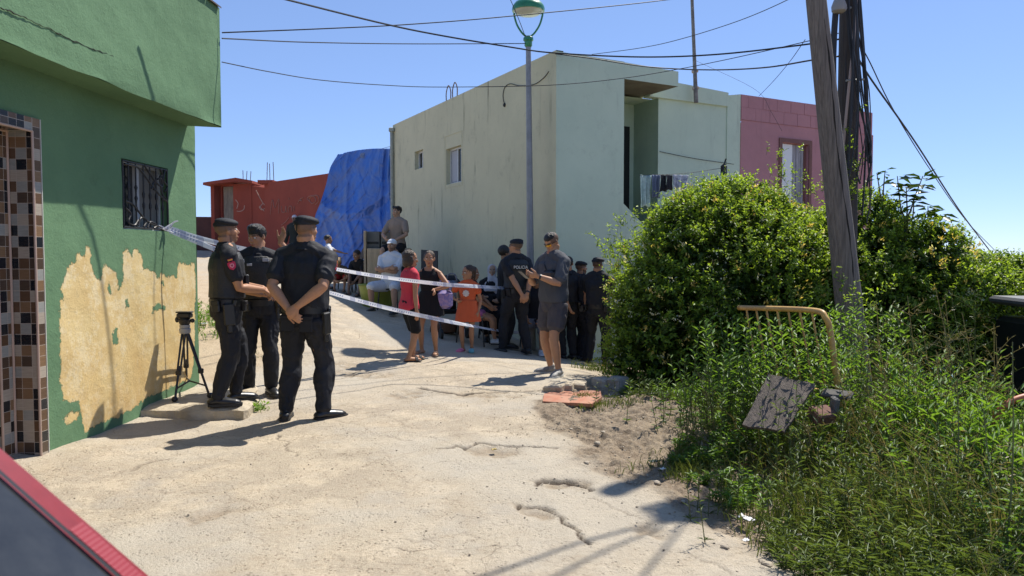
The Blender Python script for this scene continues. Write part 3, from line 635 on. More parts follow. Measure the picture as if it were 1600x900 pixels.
# front wall of the first block goes on below the balcony, with its sloping stair parapet
sl0, sl1 = gw(975, 318)[0], gw(1010, 356)[0]; zl1 = gw(1010, 356)[1]
mb.add([PG(sR, zg), PG(sl1, zg), PG(sl1, zl1), PG(sR, zbal)], [(0, 1, 2, 3)]); mb.add([PG(sl1, zg), PG(s5, zg), PG(s5, zl1-.1), PG(sl1, zl1)], [(0, 1, 2, 3)])
mb.add([PG(sR, zbal), PG(sl1, zl1), PG(sl1, zl1, .12), PG(sR, zbal, .12)], [(0, 1, 2, 3)]); mb.add([PG(sl1, zl1), PG(s5, zl1-.1), PG(s5, zl1-.1, .12), PG(sl1, zl1, .12)], [(0, 1, 2, 3)])
mb.quad(PG(sR, zbal-.6, 2.4), PG(sR, zbal-.6), PG(sR, zf+.02), PG(sR, zf+.02, 2.4))            # return into the recess
mb.quad(PG(0, zg, 9), PG(0, zg), PG(0, zg), PG(0, zg, 9)) if False else None
pl(mb.build('front_wall', M_mint))
mb = MB()  # beam over the recess
q0 = [PG(sR-.0, zf), PG(sB, zf), PG(sB, zr-.03), PG(sR, zr-.03)]
mb.add([PG(sR, zf), PG(sB, zf), PG(sB, zr-.05), PG(sR, zr-.03), PG(sR, zf, 2.6), PG(sB, zf, .9), PG(sB, zr-.05, .9), PG(sR, zr-.03, 2.6)], [(0, 1, 2, 3), (1, 5, 6, 2), (3, 2, 6, 7)])
pl(mb.build('roof_beam', M_mint))
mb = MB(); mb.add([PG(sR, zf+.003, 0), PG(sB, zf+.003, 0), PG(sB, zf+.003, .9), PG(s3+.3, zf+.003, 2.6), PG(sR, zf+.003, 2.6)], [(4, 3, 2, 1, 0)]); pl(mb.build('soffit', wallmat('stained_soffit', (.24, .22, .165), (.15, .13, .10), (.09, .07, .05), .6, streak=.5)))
mb = MB()
mb.quad(PG(sR-.02, -.5, 1.6), PG(s3, -.5, 1.6), PG(s3, zf+.02, 1.6), PG(sR-.02, zf+.02, 1.6)); pl(mb.build('recess_wall', M_mint))
mb = MB(); mb.quad(PG(s3, -.5, 2.4), PG(s3, -.5, dS), PG(s3, zsl+.01, dS), PG(s3, zsl+.01, 2.4)); pl(mb.build('recess_side_wall', M_mint_shade))
dA = gw(977.5, 240, 1.6)[0]; dB = gw(984, 240, 1.6)[0]; zdt = gw(980, 198, 1.6)[1]
mb = MB(); mb.box((0, 0, 0), (1, 1, 1)); mb = MB(); q0 = [PG(dA-.35, -.4, 1.58), PG(dB-.02, -.4, 1.58), PG(dB-.02, zdt, 1.58), PG(dA-.35, zdt, 1.58)]; mb.add(q0+[p+V2*.05 for p in q0], [(0, 1, 2, 3), (0, 3, 7, 4), (1, 5, 6, 2), (3, 2, 6, 7), (4, 5, 1, 0)]); pl(mb.build('balcony_door', M_dark))
mb = MB(); panel(mb, PG(s3, 0, dS), U2, s4-s3, -.5, zsl); pl(mb.build('setback_wall', M_mint))
mb = MB(); pa = [PG(s3-.25, zsl, dS-.05), PG(s4, zsl, dS-.05), PG(s4, zpr+.02, dS-.05), PG(s3-.25, zpr+.1, dS-.05)]
mb.add(pa+[p+V2*.2 for p in pa], [(0, 1, 2, 3), (4, 5, 1, 0), (3, 2, 6, 7), (0, 3, 7, 4), (1, 5, 6, 2)]); pl(mb.build('parapet', M_mint))
mb = MB(); z1 = zr-.02  # roof and hidden sides
mb.quad(PG(0, zr-.12), PG(sR, zr-.12), PG(sR, zr-.12, 7.9), PG(0, zr-.12, LC)); mb.quad(PG(sR, zsl, 1), PG(s4, zsl, 1), PG(s4, zsl, LC), PG(sR, zsl, LC)); mb.quad(PG(s4, zg, LC), PG(0, zg, LC), PG(0, zr, LC), PG(s4, zr-.3, LC))
mb.quad(PG(0, zr, 0), PG(.14, zr, 0), PG(.14, zr, LC), PG(0, zr, LC)) 
mb.quad(PG(0, zr, 0), PG(sR, zr-.02, 0), PG(sR, zr-.02, .14), PG(0, zr, .14)) if False else None
mb.quad(PG(0.14, zr-.12, LC), PG(0.14, zr-.12, 0), PG(.14, zr, 0), PG(.14, zr, LC)); mb.quad(PG(0, zr-.021, .0), PG(sR, zr-.021, .0), PG(sR, zr-.021, .14), PG(0, zr-.021, .14))
pl(mb.build('roof', M_mint))
# rounded corner cap, conduit scribble, rebar loops, drain pipe
def cpath(pts, d=-.01): return crom([PC(*cw(*p), d) for p in pts], 6)
mb = MB(); mb.tube(cpath([(790, 166), (787, 155), (787, 145), (790, 136), (798, 131), (812, 134), (835, 132), (850, 122), (858, 112)]), .007, 6); mb.ell(PC(*cw(789, 164), -.01), (.03, .03, .04), 6)
pl(mb.build('loose_wire', M_cable, smooth=True))
mb = MB()
for x in (697.5, 707.5): 
    s, z = cw(x, 152); z = zr; r = .12; h = .33
    mb.tube(crom([PC(s+r, z, .05), PC(s+r, z+h*.6, .05), PC(s, z+h, .05), PC(s-r, z+h*.6, .05), PC(s-r, z, .05)], 5), .012, 6)
pl(mb.build('rebar_loop', M_rust, smooth=True))
mb = MB(); sD = LC-.08
mb.tube([PC(sD, zr-.18, -.06), PC(sD, -.2, -.06)], .045, 10); mb.bbox(PC(sD, zr-.14, -.06), (.14, .14, .12), .02)
for z in (zr-.8, zr-1.9, zr-3): mb.tube([PC(sD, z, -.06), PC(sD, z+.05, -.06)], .055, 10)
pl(mb.build('drain_pipe', mat('pipe_grey', (.36, .38, .33), .6, nscale=8, namp=.3), smooth=True))
mb = MB(); mb.tube([PC(LC-.35, 2.3, -.025), PC(LC-.35, .3, -.025)], .02, 8); pl(mb.build('thin_pipe', mat('pipe_dark', (.03, .03, .03), .6), smooth=True))

# ================= pink house
kh = empty('pink_house', 'pink painted house with blockwork parapet and white shuttered opening at right', 'house', (PG(s5, 0, dS).x, PG(s5, 0, dS).y, 0)); KI = Matrix.Translation(kh.location).inverted()
def kl(o, p=None): o.parent = p or kh; o.matrix_parent_inverse = KI; return o
M_pink = wallmat('pink_wall', (.48, .235, .245), (.42, .205, .215), (.24, .13, .13), .5, streak=.4)
zk0 = gw(1158, 147, dS-.03)[1]; zkb = gw(1158, 187, dS-.03)[1]; ko = (gw(1221, 250, dS-.03)[0], gw(1263, 250, dS-.03)[0], gw(1240, 300, dS-.03)[1]-.3, gw(1221, 222, dS-.03)[1])
mb = MB(); panel(mb, PG(s5, 0, dS-.03), U2, s6-s5+.04, -5, zkb, [(ko[0]-s5, ko[1]-s5, ko[2], ko[3])], .16)
mb.quad(PG(s6+.04, -5, dS-.03), PG(s6+.04, -5, 6), PG(s6+.04, zkb, 6), PG(s6+.04, zkb, dS-.03)); kl(mb.build('front_wall', M_pink))
mb = MB(); n = 11; rows = 2; bh = (zk0-zkb)/rows                    # blockwork courses with real joints
for r_ in range(rows):
    L0 = s6-s5; bl = .42; off = -(.21 if r_ else 0); x = off
    while x < L0:
        a, b2 = max(0, x)+.006, min(L0, x+bl)-.006
        if b2-a > .03:
            z0, z1 = zkb+r_*bh+.006, zkb+(r_+1)*bh-.004; j = random.uniform(-.005, .005)
            p = [PG(s5+a, z0, dS-.035+j), PG(s5+b2, z0, dS-.035+j), PG(s5+b2, z1, dS-.035+j), PG(s5+a, z1, dS-.035+j)]
            mb.add(p+[q_+V2*.16 for q_ in p], [(0, 1, 2, 3), (4, 5, 1, 0), (3, 2, 6, 7), (0, 3, 7, 4), (1, 5, 6, 2)])
        x += bl
mb.quad(PG(s5, zkb, dS-.028), PG(s6, zkb, dS-.028), PG(s6, zk0-.01, dS-.028), PG(s5, zk0-.01, dS-.028)); mb.quad(PG(s5, zkb-.0, dS-.04), PG(s6+.04, zkb, dS-.04), PG(s6+.04, zkb+.0, dS+.1), PG(s5, zkb, dS+.1))
kl(mb.build('block_parapet', M_pink))
mb = MB(); mb.quad(PG(s5, zkb-.01, 1), PG(s6, zkb-.01, 1), PG(s6, zkb-.01, 6), PG(s5, zkb-.01, 6)); mb.quad(PG(s6, zkb, 1), PG(s6, zkb, 5), PG(s6, zk0, 5), PG(s6, zk0, 1)); kl(mb.build('roof', M_pink))
mb = MB(); wO = ko[1]-ko[0]; sm_ = ko[0]+wO*.47
p = [PG(ko[0]+.02, ko[2], dS+.03), PG(sm_, ko[2], dS+.03), PG(sm_, ko[3]-.02, dS+.03), PG(ko[0]+.02, ko[3]-.02, dS+.03)]; mb.add(p, [(0, 1, 2, 3)]); kl(mb.build('white_shutter', mat('white_shutter', (.75, .76, .74), .5)))
mb = MB()
for k in range(5):
    a = sm_+(ko[1]-.06-sm_)*k/5; b2 = sm_+(ko[1]-.06-sm_)*(k+1)/5-.008; p = [PG(a, ko[2], dS+.05+.01*(k % 2)), PG(b2, ko[2], dS+.05+.01*(k % 2)), PG(b2, ko[3]-.02, dS+.05+.01*(k % 2)), PG(a, ko[3]-.02, dS+.05+.01*(k % 2))]; mb.add(p+[q_+V2*.02 for q_ in p], [(0, 1, 2, 3), (0, 3, 7, 4), (1, 5, 6, 2)])
kl(mb.build('plank_door', mat('grey_planks', (.38, .37, .38), .8, nscale=3, namp=.4, stretch=(10, 10, 1))))
mb = MB()
for a, b2, c1, d1 in ((ko[0]-.09, ko[1]+.09, ko[3], ko[3]+.09), (ko[0]-.09, ko[0], ko[2], ko[3]), (ko[1], ko[1]+.09, ko[2], ko[3])):
    p = [PG(a, c1, dS-.055), PG(b2, c1, dS-.055), PG(b2, d1, dS-.055), PG(a, d1, dS-.055)]; mb.add(p+[q_+V2*.022 for q_ in p], [(0, 1, 2, 3), (4, 5, 1, 0), (3, 2, 6, 7), (0, 3, 7, 4), (1, 5, 6, 2)])
mb.quad(PG(ko[1]-.05, ko[2], dS+.04), PG(ko[1], ko[2], dS+.04), PG(ko[1], ko[3], dS+.04), PG(ko[1]-.05, ko[3], dS+.04))
kl(mb.build('door_surround', mat('brown_surround', (.2, .09, .075), .8, nscale=8)))
# mint return strip between the two houses
mb = MB(); p = [PG(s4, -1, dS-.02), PG(s5, -1, dS-.02), PG(s5, zk0, dS-.02), PG(s4, zk0-.06, dS-.02)]; mb.add(p+[q_+V2*.2 for q_ in p], [(0, 1, 2, 3), (3, 2, 6, 7), (0, 3, 7, 4), (1, 5, 6, 2)]); pl(mb.build('joint_strip', M_mint))

# ================= red-brown house at the back left
M_red = wallmat('red_wall', (.31, .07, .045), (.26, .06, .04), (.14, .045, .03), .5, streak=.4)
rA = at(413, 286, 24.7); rB = at(516, 270.5, 21.9); rh = empty('red_house', 'low red-brown house with a small flat-roofed doorway block behind the officers', 'house', (rA.x, rA.y, 1)); RI = Matrix.Translation(rh.location).inverted()
def rl(o): o.parent = rh; o.matrix_parent_inverse = RI; return o
def slab(mb, pts, th, zlo, ztops, mi=0):   # vertical wall following pts with per-point top heights and a thickness backwards
    for (a, b2), (t0, t1) in zip(zip(pts, pts[1:]), zip(ztops, ztops[1:])):
        d = Vector((b2[0]-a[0], b2[1]-a[1], 0)).normalized(); n = Vector((-d.y, d.x, 0))*th
        A_, B_ = Vector((a[0], a[1], 0)), Vector((b2[0], b2[1], 0)); Z = lambda p, z: Vector((p.x, p.y, z))
        mb.add([Z(A_, zlo), Z(B_, zlo), Z(B_, t1), Z(A_, t0), Z(A_+n, zlo), Z(B_+n, zlo), Z(B_+n, t1), Z(A_+n, t0)], [(0, 1, 2, 3), (4, 7, 6, 5), (3, 2, 6, 7), (0, 3, 7, 4), (1, 5, 6, 2)], mi)
rC = at(393, 291, 25.2); h0 = at(345, 300, 25.6); h1 = at(393, 300, 25.2); lo = 0
mb = MB(); slab(mb, [(rA.x, rA.y), (rB.x, rB.y)], .25, lo, [rA.z, rB.z]); mb.box((rA.x+.1, rA.y-.02, rA.z+.02), (.5, .4, .12)); rl(mb.build('long_wall', M_red))
mb = MB(); slab(mb, [(rC.x-.05, rC.y+.05), (rA.x+.05, rA.y+.1)], .2, lo, [at(393, 290, 25.2).z, at(414, 293.5, 24.8).z]); rl(mb.build('low_wall', M_red))
hw = h1.x-h0.x; dx0, dx1 = at(348, 300, 25.6).x, at(366.5, 300, 25.5).x; zt = at(393, 281, 25.2).z; zdo = at(355, 290.5, 25.5).z
hU = Vector((h1.x-h0.x, h1.y-h0.y, 0)).normalized(); hL = (h1-h0).xy.length
o0 = at(334, 300, 25.7); dl0 = (dx0-h0.x)-.02
mb = MB(); panel(mb, (h0.x, h0.y, 0), hU, hL, lo, zt-.12, [(.03, (dx1-h0.x)*1.0, lo, zdo)], .35); mb.quad(Vector((h1.x, h1.y, lo)), Vector((h1.x+.3, h1.y+2.5, lo)), Vector((h1.x+.3, h1.y+2.5, zt-.12)), Vector((h1.x, h1.y, zt-.12)))
jx0, jx1 = at(329, 300, 25.4).x, at(334.5, 300, 25.4).x; slab(mb, [(jx0, 25.4), (jx1, 25.4)], .25, lo, [zdo+.1, zdo+.1]); slab(mb, [(jx1, 26.4), (h0.x+.02, 26.4)], .1, lo, [zdo+.1, zdo+.1]); slab(mb, [(jx1, 25.41), (jx1+.01, 26.4)], .05, lo, [zdo+.1, zdo+.1])
mb.quad(Vector((jx0-.0, 25.4, zdo+.1)), Vector((h0.x, 25.4, zdo+.1)), Vector((h0.x, 25.42, zt-.12)), Vector((jx0, 25.4, zt-.12)))
rl(mb.build('doorway_block', M_red))
mb = MB(); pr = [at(319, 289.5, 25.1), at(368, 283.5, 25.0), at(393.5, 286, 25.0), at(393.5, 282, 25.0), at(368, 277.5, 25.0), at(319, 285.5, 25.1)]
pr = [(p.x, p.z) for p in pr]; mb.prism(pr, (0, 27.5, 0), (1, 0, 0), (0, 0, 1), 2.5); rl(mb.build('roof_slab', M_red))
mb = MB(); p = Vector((h0.x, h0.y, 0)); mb.add([Vector((dx0+.02, 25.62, lo)), Vector((dx1-.02, 25.58, lo)), Vector((dx1-.02, 25.58, zdo-.02)), Vector((dx0+.02, 25.62, zdo-.02))], [(0, 1, 2, 3)]); rl(mb.build('door', mat('weathered_door', (.27, .225, .175), .75, nscale=3, namp=.45, stretch=(5, 5, 1))))
mb = MB(); a = at(300, 338, 27); b2 = at(346, 339, 25.9); slab(mb, [(a.x-2, a.y), (b2.x, b2.y)], .2, lo, [a.z, b2.z]); rl(mb.build('garden_wall', mat('dark_brown_wall', (.085, .03, .024), .9, nscale=2, namp=.3)))
for (x, y, d, hh) in ((380, 281, 25.2, 28), (385, 281, 25.2, 26), (391, 282, 25.2, 27), (417, 285, 24.6, 55), (422, 284, 24.5, 50), (428, 284, 24.4, 54)):
    mb = MB(); b0 = at(x, y+2, d); mb.tube([b0, b0+Vector((random.uniform(-.03, .03), 0, hh*.6/1160*d))], .012, 5); rl(mb.build('rebar', M_rust))
# faint scratched writing on the long red wall
rU = Vector((rB.x-rA.x, rB.y-rA.y, 0)).normalized(); rNn = Vector((rU.y, -rU.x, 0))
M_chalk = mat('chalk_scratch', (.36, .17, .13), .9)
def rw(x, y): return on_plane(x, y, rA, rU)[2]+rNn*.012
mb = MB()
for st in ([(423,335),(426,312),(430,325),(436,311),(436,334)], [(440,322),(441,331),(446,331),(447,322),(448,332)], [(451,332),(452,323),(456,323),(457,331)], [(460,322),(460,330)], [(466,318),(468,313),(472,314),(470,311),(474,309)],
 [(485,316),(481,310),(486,306),(492,308),(494,314),(488,318),(484,312),(489,306),(497,306),(499,314),(493,320)], [(452,312),(452,309)], [(440,352),(448,346),(452,340)]):
    mb = MB(); pts = crom([rw(*p) for p in st], 5); mb.tube(pts, .012, 4); rl(mb.build('graffiti_stroke', M_chalk))
mb = MB(); 
for st in ([(400, 297), (405, 307), (411, 318)], [(406, 324), (411, 318), (415, 324), (409, 328), (405, 324)], [(368, 312), (372, 318), (370, 326)], [(370, 330), (376, 330), (381, 327), (382, 321)], [(405, 322), (413, 330)]):
    mb.tube(crom([at(x, y, 25.12 if x < 393 else 24.75) for x, y in st], 5), .014, 4); rl(mb.build('painted_mark', mat('white_marks', (.42, .28, .22), .9))); mb = MB()
# ================= blue tarpaulin over a shack, mesh fence above
tp = [(536, 24)]
nU, nV = 150, 130; V_ = []
top_l, top_r = (528, 241), (614, 233)
left_pts = [(528, 241), (516, 262), (509, 290), (500, 318), (492, 340), (493, 365), (490, 395), (488, 428)]
lp = crom([Vector((a, b2, 0)) for a, b2 in left_pts], 20)
for j in range(nV):
    v = j/(nV-1); L_ = lp[int(v*(len(lp)-1))]; xr = 615.5; yr = 233+(425-233)*v
    for i in range(nU):
        u = i/(nU-1); x = L_.x+(xr-L_.x)*u; y = L_.y+(yr-L_.y)*u+(1-v)*4*math.sin(u*3.1)*(-1 if u > .1 else 0)
        d = 21.6-1.9*u
        f = .1*math.sin((u*2.2+v*.9)*4+1.3)*(.3+v)+.06*noise.noise((u*4+v*2.5, v*1.2, 0))+.045*(1-abs(noise.noise((u*7-v*3.0, v*1.5, 3)))*3)*v+.022*noise.noise((u*22+v*9, v*4, 7))+.013*max(0, 1-abs(noise.noise((u*5-v*6, v*5+u*3, 21)))*12)-.008*max(0, 1-abs(noise.noise((u*9+v*3, v*9, 33)))*9)+.03*max(0,1-abs(noise.noise((u*6+v*7, v*2, 11)))*9)*(u<.6)
        f += .10*max(0, 1-abs(v-.42-.12*math.sin(u*4))*14)+.08*max(0, 1-abs(u-.93+.02*math.sin(v*9))*30)-.07*max(0, 1-abs(u-.86)*26)+.05*math.exp(-((u-.2-v*.35)/.03)**2)
        V_.append(at(x, y, d+.25-f*1.25-.35*v))
ii = np.arange(nU*nV).reshape(nV, nU); qf = np.stack([ii[1:, :-1], ii[1:, 1:], ii[:-1, 1:], ii[:-1, :-1]], -1).reshape(-1, 4)
M_tarp = mat('blue_tarp', (.02, .13, .52), .34, spec=.5, nscale=2.2, namp=.35, c2=(.10, .15, .34), bump=.5, bscale=9)
to = link('blue_tarpaulin', np_mesh('blue_tarpaulin', [tuple(p) for p in V_], qf, M_tarp, smooth=True)); tag(to, 'creased bright blue tarpaulin hanging between the red wall and pale house', 'tarpaulin')
sdm = to.modifiers.new('thick', 'SOLIDIFY'); sdm.thickness = .01
mb = MB(); a, b2 = at(523, 252, 22.6), at(612, 243, 20.6); slab(mb, [(a.x, a.y), (b2.x, b2.y)], 1.5, 0, [a.z-.1, b2.z-.15]); tag(mb.build('shack', mat('shack_wall', (.2, .17, .14), .9, nscale=3)), 'low shack hidden under the blue tarpaulin', 'shack')
mb = MB()
ft = [(563, 240), (575, 238), (590, 234), (612, 228)]; fb = [(563, 246), (575, 247), (590, 247), (612, 246)]
for k in range(4): mb.tube(crom([at(x, y*(1-k/3)+y2*(k/3), 20.9-.02*k) for (x, y), (x2, y2) in zip(ft, fb)], 6), .006, 4)
tt = crom([at(x, y, 20.9) for x, y in ft], 8); bb = crom([at(x, y, 20.9) for x, y in fb], 8)
for p, q_ in zip(tt, bb): mb.tube([p, q_], .006, 4)
tag(mb.build('wire_fence', M_galv), 'thin wire mesh fence standing above the blue tarpaulin', 'fence')
# ================= street lamp
lb = at(830, 549, 12.6); lb.z = Hs(lb.x, lb.y); lt = at(825.5, 68, 12.6); lx = at(824, 15, 12.6)
la = empty('street_lamp', 'tall grey street lamp with a green domed head beside the pale house', 'street lamp', lb)
Mg = mat('lamp_green', (.02, .22, .09), .35, coat=.3, nscale=6, namp=.3)
hz = lt.z-lb.z; ddx = lt.x-lb.x
mb = MB(); mb.tube([(0, 0, -.3), (0, 0, .9), (ddx*.3, 0, hz*.3), (ddx, 0, hz)], [.075, .075, .06, .042], 16); mb.build('post', mat('lamp_post_grey', (.3, .3, .31), .5, metal=.2, nscale=5, namp=.3), la, smooth=True)
mb = MB(); mb.lathe([(.05, -.06), (.065, -.04), (.065, .03), (.085, .05), (.085, .09), (.05, .12)], 16, c=(ddx, 0, hz)); mb.build('hub', Mg, la, smooth=True)
zd = lx.z-lb.z
for s in (-1, 1):
    mb = MB(); mb.tube(crom([(ddx, 0, hz+.09), (ddx+s*.1, 0, hz+.17), (ddx+s*.19, 0, hz+.31), (ddx+s*.235, 0, hz+.46), (ddx+s*.235, 0, zd-.06)], 6), .016, 8); mb.build('arm', Mg, la, smooth=True)
mb = MB(); mb.lathe([(.27, -.05), (.275, -.01), (.265, .03), (.22, .09), (.15, .125), (.07, .145), (.02, .15)], 28, c=(ddx, 0, zd+.02)); hd = mb.build('dome', Mg, la, smooth=True)
mb = MB(); mb.lathe([(.02, -.125), (.1, -.12), (.18, -.1), (.235, -.06), (.25, -.045)], 28, c=(ddx, 0, zd+.02)); mb.build('diffuser', mat('lamp_glass', (.5, .5, .45), .2), hd, smooth=True)

# ================= two wooden poles with a hanging bundle of cables
Mw = mat('weathered_pole_wood', (.23, .19, .16), .85, nscale=2.2, namp=.55, stretch=(30, 30, .7), bump=.8, bscale=3)
pb = at(1350, 660, 7.5); pb.z = Hs(pb.x, pb.y)-.1; pt = at(1258, -160, 7.35)
p1 = empty('wooden_pole', 'thick leaning grey timber pole with a long split in front of the bush', 'utility pole', pb)
mb = MB(); pts = [Vector((0, 0, 0)).lerp(pt-pb, k/14) for k in range(15)]; mb.tube(pts, [.145-.062*k/14 for k in range(15)], 28)
me = mb.build('trunk', Mw, p1, smooth=True)
a, b2 = at(1291, 30, 7.3), at(1331, 455, 7.38); tdir = (pt-pb).normalized(); ax = lambda z: pb+(pt-pb)*((z-pb.z)/(pt.z-pb.z))
mb = MB(); cr_ = []
for k in range(40):
    z = b2.z+(a.z-b2.z)*k/39; c = ax(z); r = .145-.062*((z-pb.z)/(pt.z-pb.z)); ang = -1.45+.1*math.sin(k*.23)+.02*math.sin(k*1.7)
    cr_.append(c+Vector((math.cos(ang)*r, math.sin(ang)*r, 0))-pb)
mb.tube(cr_, [.0055*(1+.5*math.sin(k*.8)) if 2 < k < 37 else .002 for k in range(40)], 5); mb.build('split', mat('deep_crack', (.02, .016, .013), 1), p1)
qb = at(1318, 640, 8.6); qb.z = Hs(qb.x, qb.y)-.1; qt = at(1330, -160, 8.5)
p2 = empty('wooden_pole', 'darker upright timber pole behind the leaning one, wrapped in hanging cables', 'utility pole', qb)
mb = MB(); mb.tube([Vector((0, 0, 0)).lerp(qt-qb, k/10) for k in range(11)], [.13-.03*k/10 for k in range(11)], 24); mb.build('trunk', mat('dark_pole_wood', (.085, .068, .058), .85, nscale=2.2, namp=.5, stretch=(30, 30, .7), bump=.8, bscale=3), p2, smooth=True)
def pq(x, y, d=8.35): return at(x, y, d)-qb
mb = MB(); mb.tube(crom([pq(1341, -60, 8.36), pq(1334, 60, 8.36), pq(1325, 150, 8.36), pq(1317, 235, 8.37), pq(1312, 300, 8.38)], 8), .016, 8); mb.build('conduit', mat('pinkish_conduit', (.45, .33, .27), .5), p2, smooth=True)
mb = MB(); mb.tube(crom([pq(1306, 15, 8.3), pq(1303, 60, 8.3), pq(1302, 120, 8.32), pq(1306, 230, 8.35), pq(1304, 310, 8.4)], 8), .035, 8); mb.build('cable_sleeve', M_cable, p2, smooth=True)
rr = random.Random(5)
for k in range(13):
    x0 = rr.uniform(1322, 1345); x1 = rr.uniform(1318, 1362); y1 = rr.uniform(200, 300); xm = (x0+x1)/2+rr.uniform(-6, 12); d = 8.3+rr.uniform(-.15, .25)
    mb = MB(); mb.tube(crom([pq(x0+rr.uniform(-6, 4), -70, d), pq(x0, rr.uniform(20, 60), d), pq(xm, 140, d), pq(x1, y1, d), pq(x1+rr.uniform(-12, 6), y1+rr.uniform(20, 60), d)], 8), rr.choice([.006, .008, .011]), 6); mb.build('cable', M_cable, p2, smooth=True)
mb = MB(); mb.tube(crom([pq(1340, -30, 8.4), pq(1345, 30, 8.4), pq(1352, 130, 8.42), pq(1357, 210, 8.45), pq(1360, 255, 8.5)], 8), .022, 8); mb.build('cable', M_cable, p2, smooth=True)
for (x, y) in ((1316, 12), (1336, 124)):
    mb = MB(); mb.tube([pq(x-14, y+2), pq(x+14, y)], .012, 6); mb.build('bracket', M_galv, p2, smooth=True)
mb = MB(); mb.lathe([(.05, -.07), (.075, -.05), (.08, .0), (.055, .07), (.02, .09)], 16, c=pq(1311, 10, 8.25)); mb.build('insulator', mat('grey_box', (.28, .26, .24), .5), p2, smooth=True)
# the junction up the pole, out of the frame, that throws the round shadow on the street
gb = gnd(1080, 798); J = gb+SUN*(6.9/SUN.z)
mb = MB(); c = J-qb
for k in range(9): 
    a0 = rr.uniform(0, 6.28); rad = rr.uniform(.16, .28); mb.tube([c+Vector((math.cos(a0+t*.42)*rad, math.sin(a0+t*.42)*rad*.7, .1*math.sin(t+k)+rr.uniform(-.05, .05))) for t in range(16)], .014, 6)
mb.bbox(c, (.34, .26, .4), .03); mb.tube([c, Vector(c)+Vector((.3, .6, -.1)), qt-qb+Vector((0, 0, .8))], .03, 6); mb.tube([qt-qb, qt-qb+Vector((0, 0, 2.0))], .095, 12); mb.build('cable_coil', M_cable, p2)

# ================= overhead cables
def cable(pts, r, label, group=None, n=10):
    o = empty('overhead_cable', None, None); bpy.data.objects.remove(o)
    P3 = crom([p if isinstance(p, Vector) else at(*p) for p in pts], n); mb = MB(); org = P3[0].copy(); mb.tube([p-org for p in P3], r, 6)
    o = mb.build('overhead_cable', M_cable, None, org, smooth=True); return tag(o, label, 'cable', group)
cable([(300,-38,6.5),(450,0,7.6),(640,46,9.0),(800,74,10),(870,83,10.4),(1000,89,10),(1120,85,9.5),(1255,70,8.8),(1330,58,8.5)], .011, 'thick sagging black cable crossing the whole sky in front of the lamp post')
cable([(347,51,7.7),(500,45,8.5),(640,38,9.5),(800,25,10.5),(1040,0,12),(1200,-25,13)], .007, 'thin cable rising to the right behind the lamp head')
cable([(347,60,7.72),(480,66,9.2),(640,68.5,11),(824,68,12.6)], .007, 'nearly level cable running from the green fascia to the lamp post')
cable([(347,97,7.74),(420,112,8.8),(500,125,9.8),(600,133,11),(690,136,11.8),(860,133,12.2),(975,122,12.6),(1060,108,12.4),(1140,92,11),(1255,66,9.4),(1310,52,8.6)], .006, 'thin low cable sagging across the cream wall of the pale house')
cable([(925,85,12.9),(1000,75,12),(1060,62,11),(1150,34,9.8),(1230,0,8.8),(1300,-40,8)], .005, 'thin cable rising to the top right beside the antenna mast')
cable([(868,84,12.45),(930,92,12.5),(1000,103,12.5),(1065,108,12.4),(1130,109,11.4),(1200,105,10),(1268,94,8.7),(1310,88,8.55)], .010, 'black cable running along the top edge of the mint front wall to the poles')
cable([(1258,62,9.4),(1235,95,11.5),(1210,125,13.5),(1186,150,15.6)], .005, 'thin cable dropping from the poles to the pink parapet')
cable([(1088,95,15),(1180,140,15.2),(1205,175,15.3),(1222,205,15.5)], .003, 'very thin wire dropping from the antenna mast over the pink wall')
cable([(1330,60,8.5),(1352,110,8.8),(1430,222,10.5),(1500,330,13),(1560,410,16),(1640,520,20)], .011, 'thick cable falling from the poles to the right horizon', )
cable([(1338,60,8.5),(1358,95,8.8),(1395,170,9.8),(1450,260,11.5),(1510,345,14),(1572,410,17),(1650,500,21)], .007, 'thinner cable beside the thick one falling to the right horizon')
cable([(792,-12,12),(800,5,12.2),(812,34,12.4),(824,66,12.6)], .006, 'short cable passing down behind the green lamp head')
gs = [(790,890),(868,902),(1000,905),(560,880)]
for k, (x, y) in enumerate(gs[:3]):
    g0 = gnd(x, y); e = g0+SUN*((5.6-.3*k)/SUN.z); dv = (e-J); cable([J.copy(), J+dv*.5-Vector((0, 0, .08)), e, J+dv*2.2+Vector((0, 0, .2))], [.016, .014, .012][k], ['thickest cable above the camera, seen only as the leftmost shadow line on the street', 'cable above the camera, seen only as the middle shadow line on the street', 'thinnest cable above the camera, seen only as the rightmost shadow line on the street'][k], 'cables above the camera')
# antenna mast
mo = at(1088, 132, 14.8); mo.z = zr-.4; ma = empty('antenna_mast', 'thin patched metal mast on the roof of the pale house', 'mast', mo)
mtop = at(1079, -60, 14.8)-mo; mb = MB(); mb.tube([(0, 0, 0), mtop*.4, mtop], [.045, .035, .03], 8); mb.build('tube', mat('mast_metal', (.24, .21, .19), .7, nscale=9, namp=.6), ma, smooth=True)
for fz in (.1, .22): mb = MB(); mb.tube([mtop*fz+Vector((-.06, 0, 0)), mtop*fz+Vector((.06, 0, .02))], .03, 6); mb.build('clamp', mat('rag', (.45, .36, .3), .9), ma)

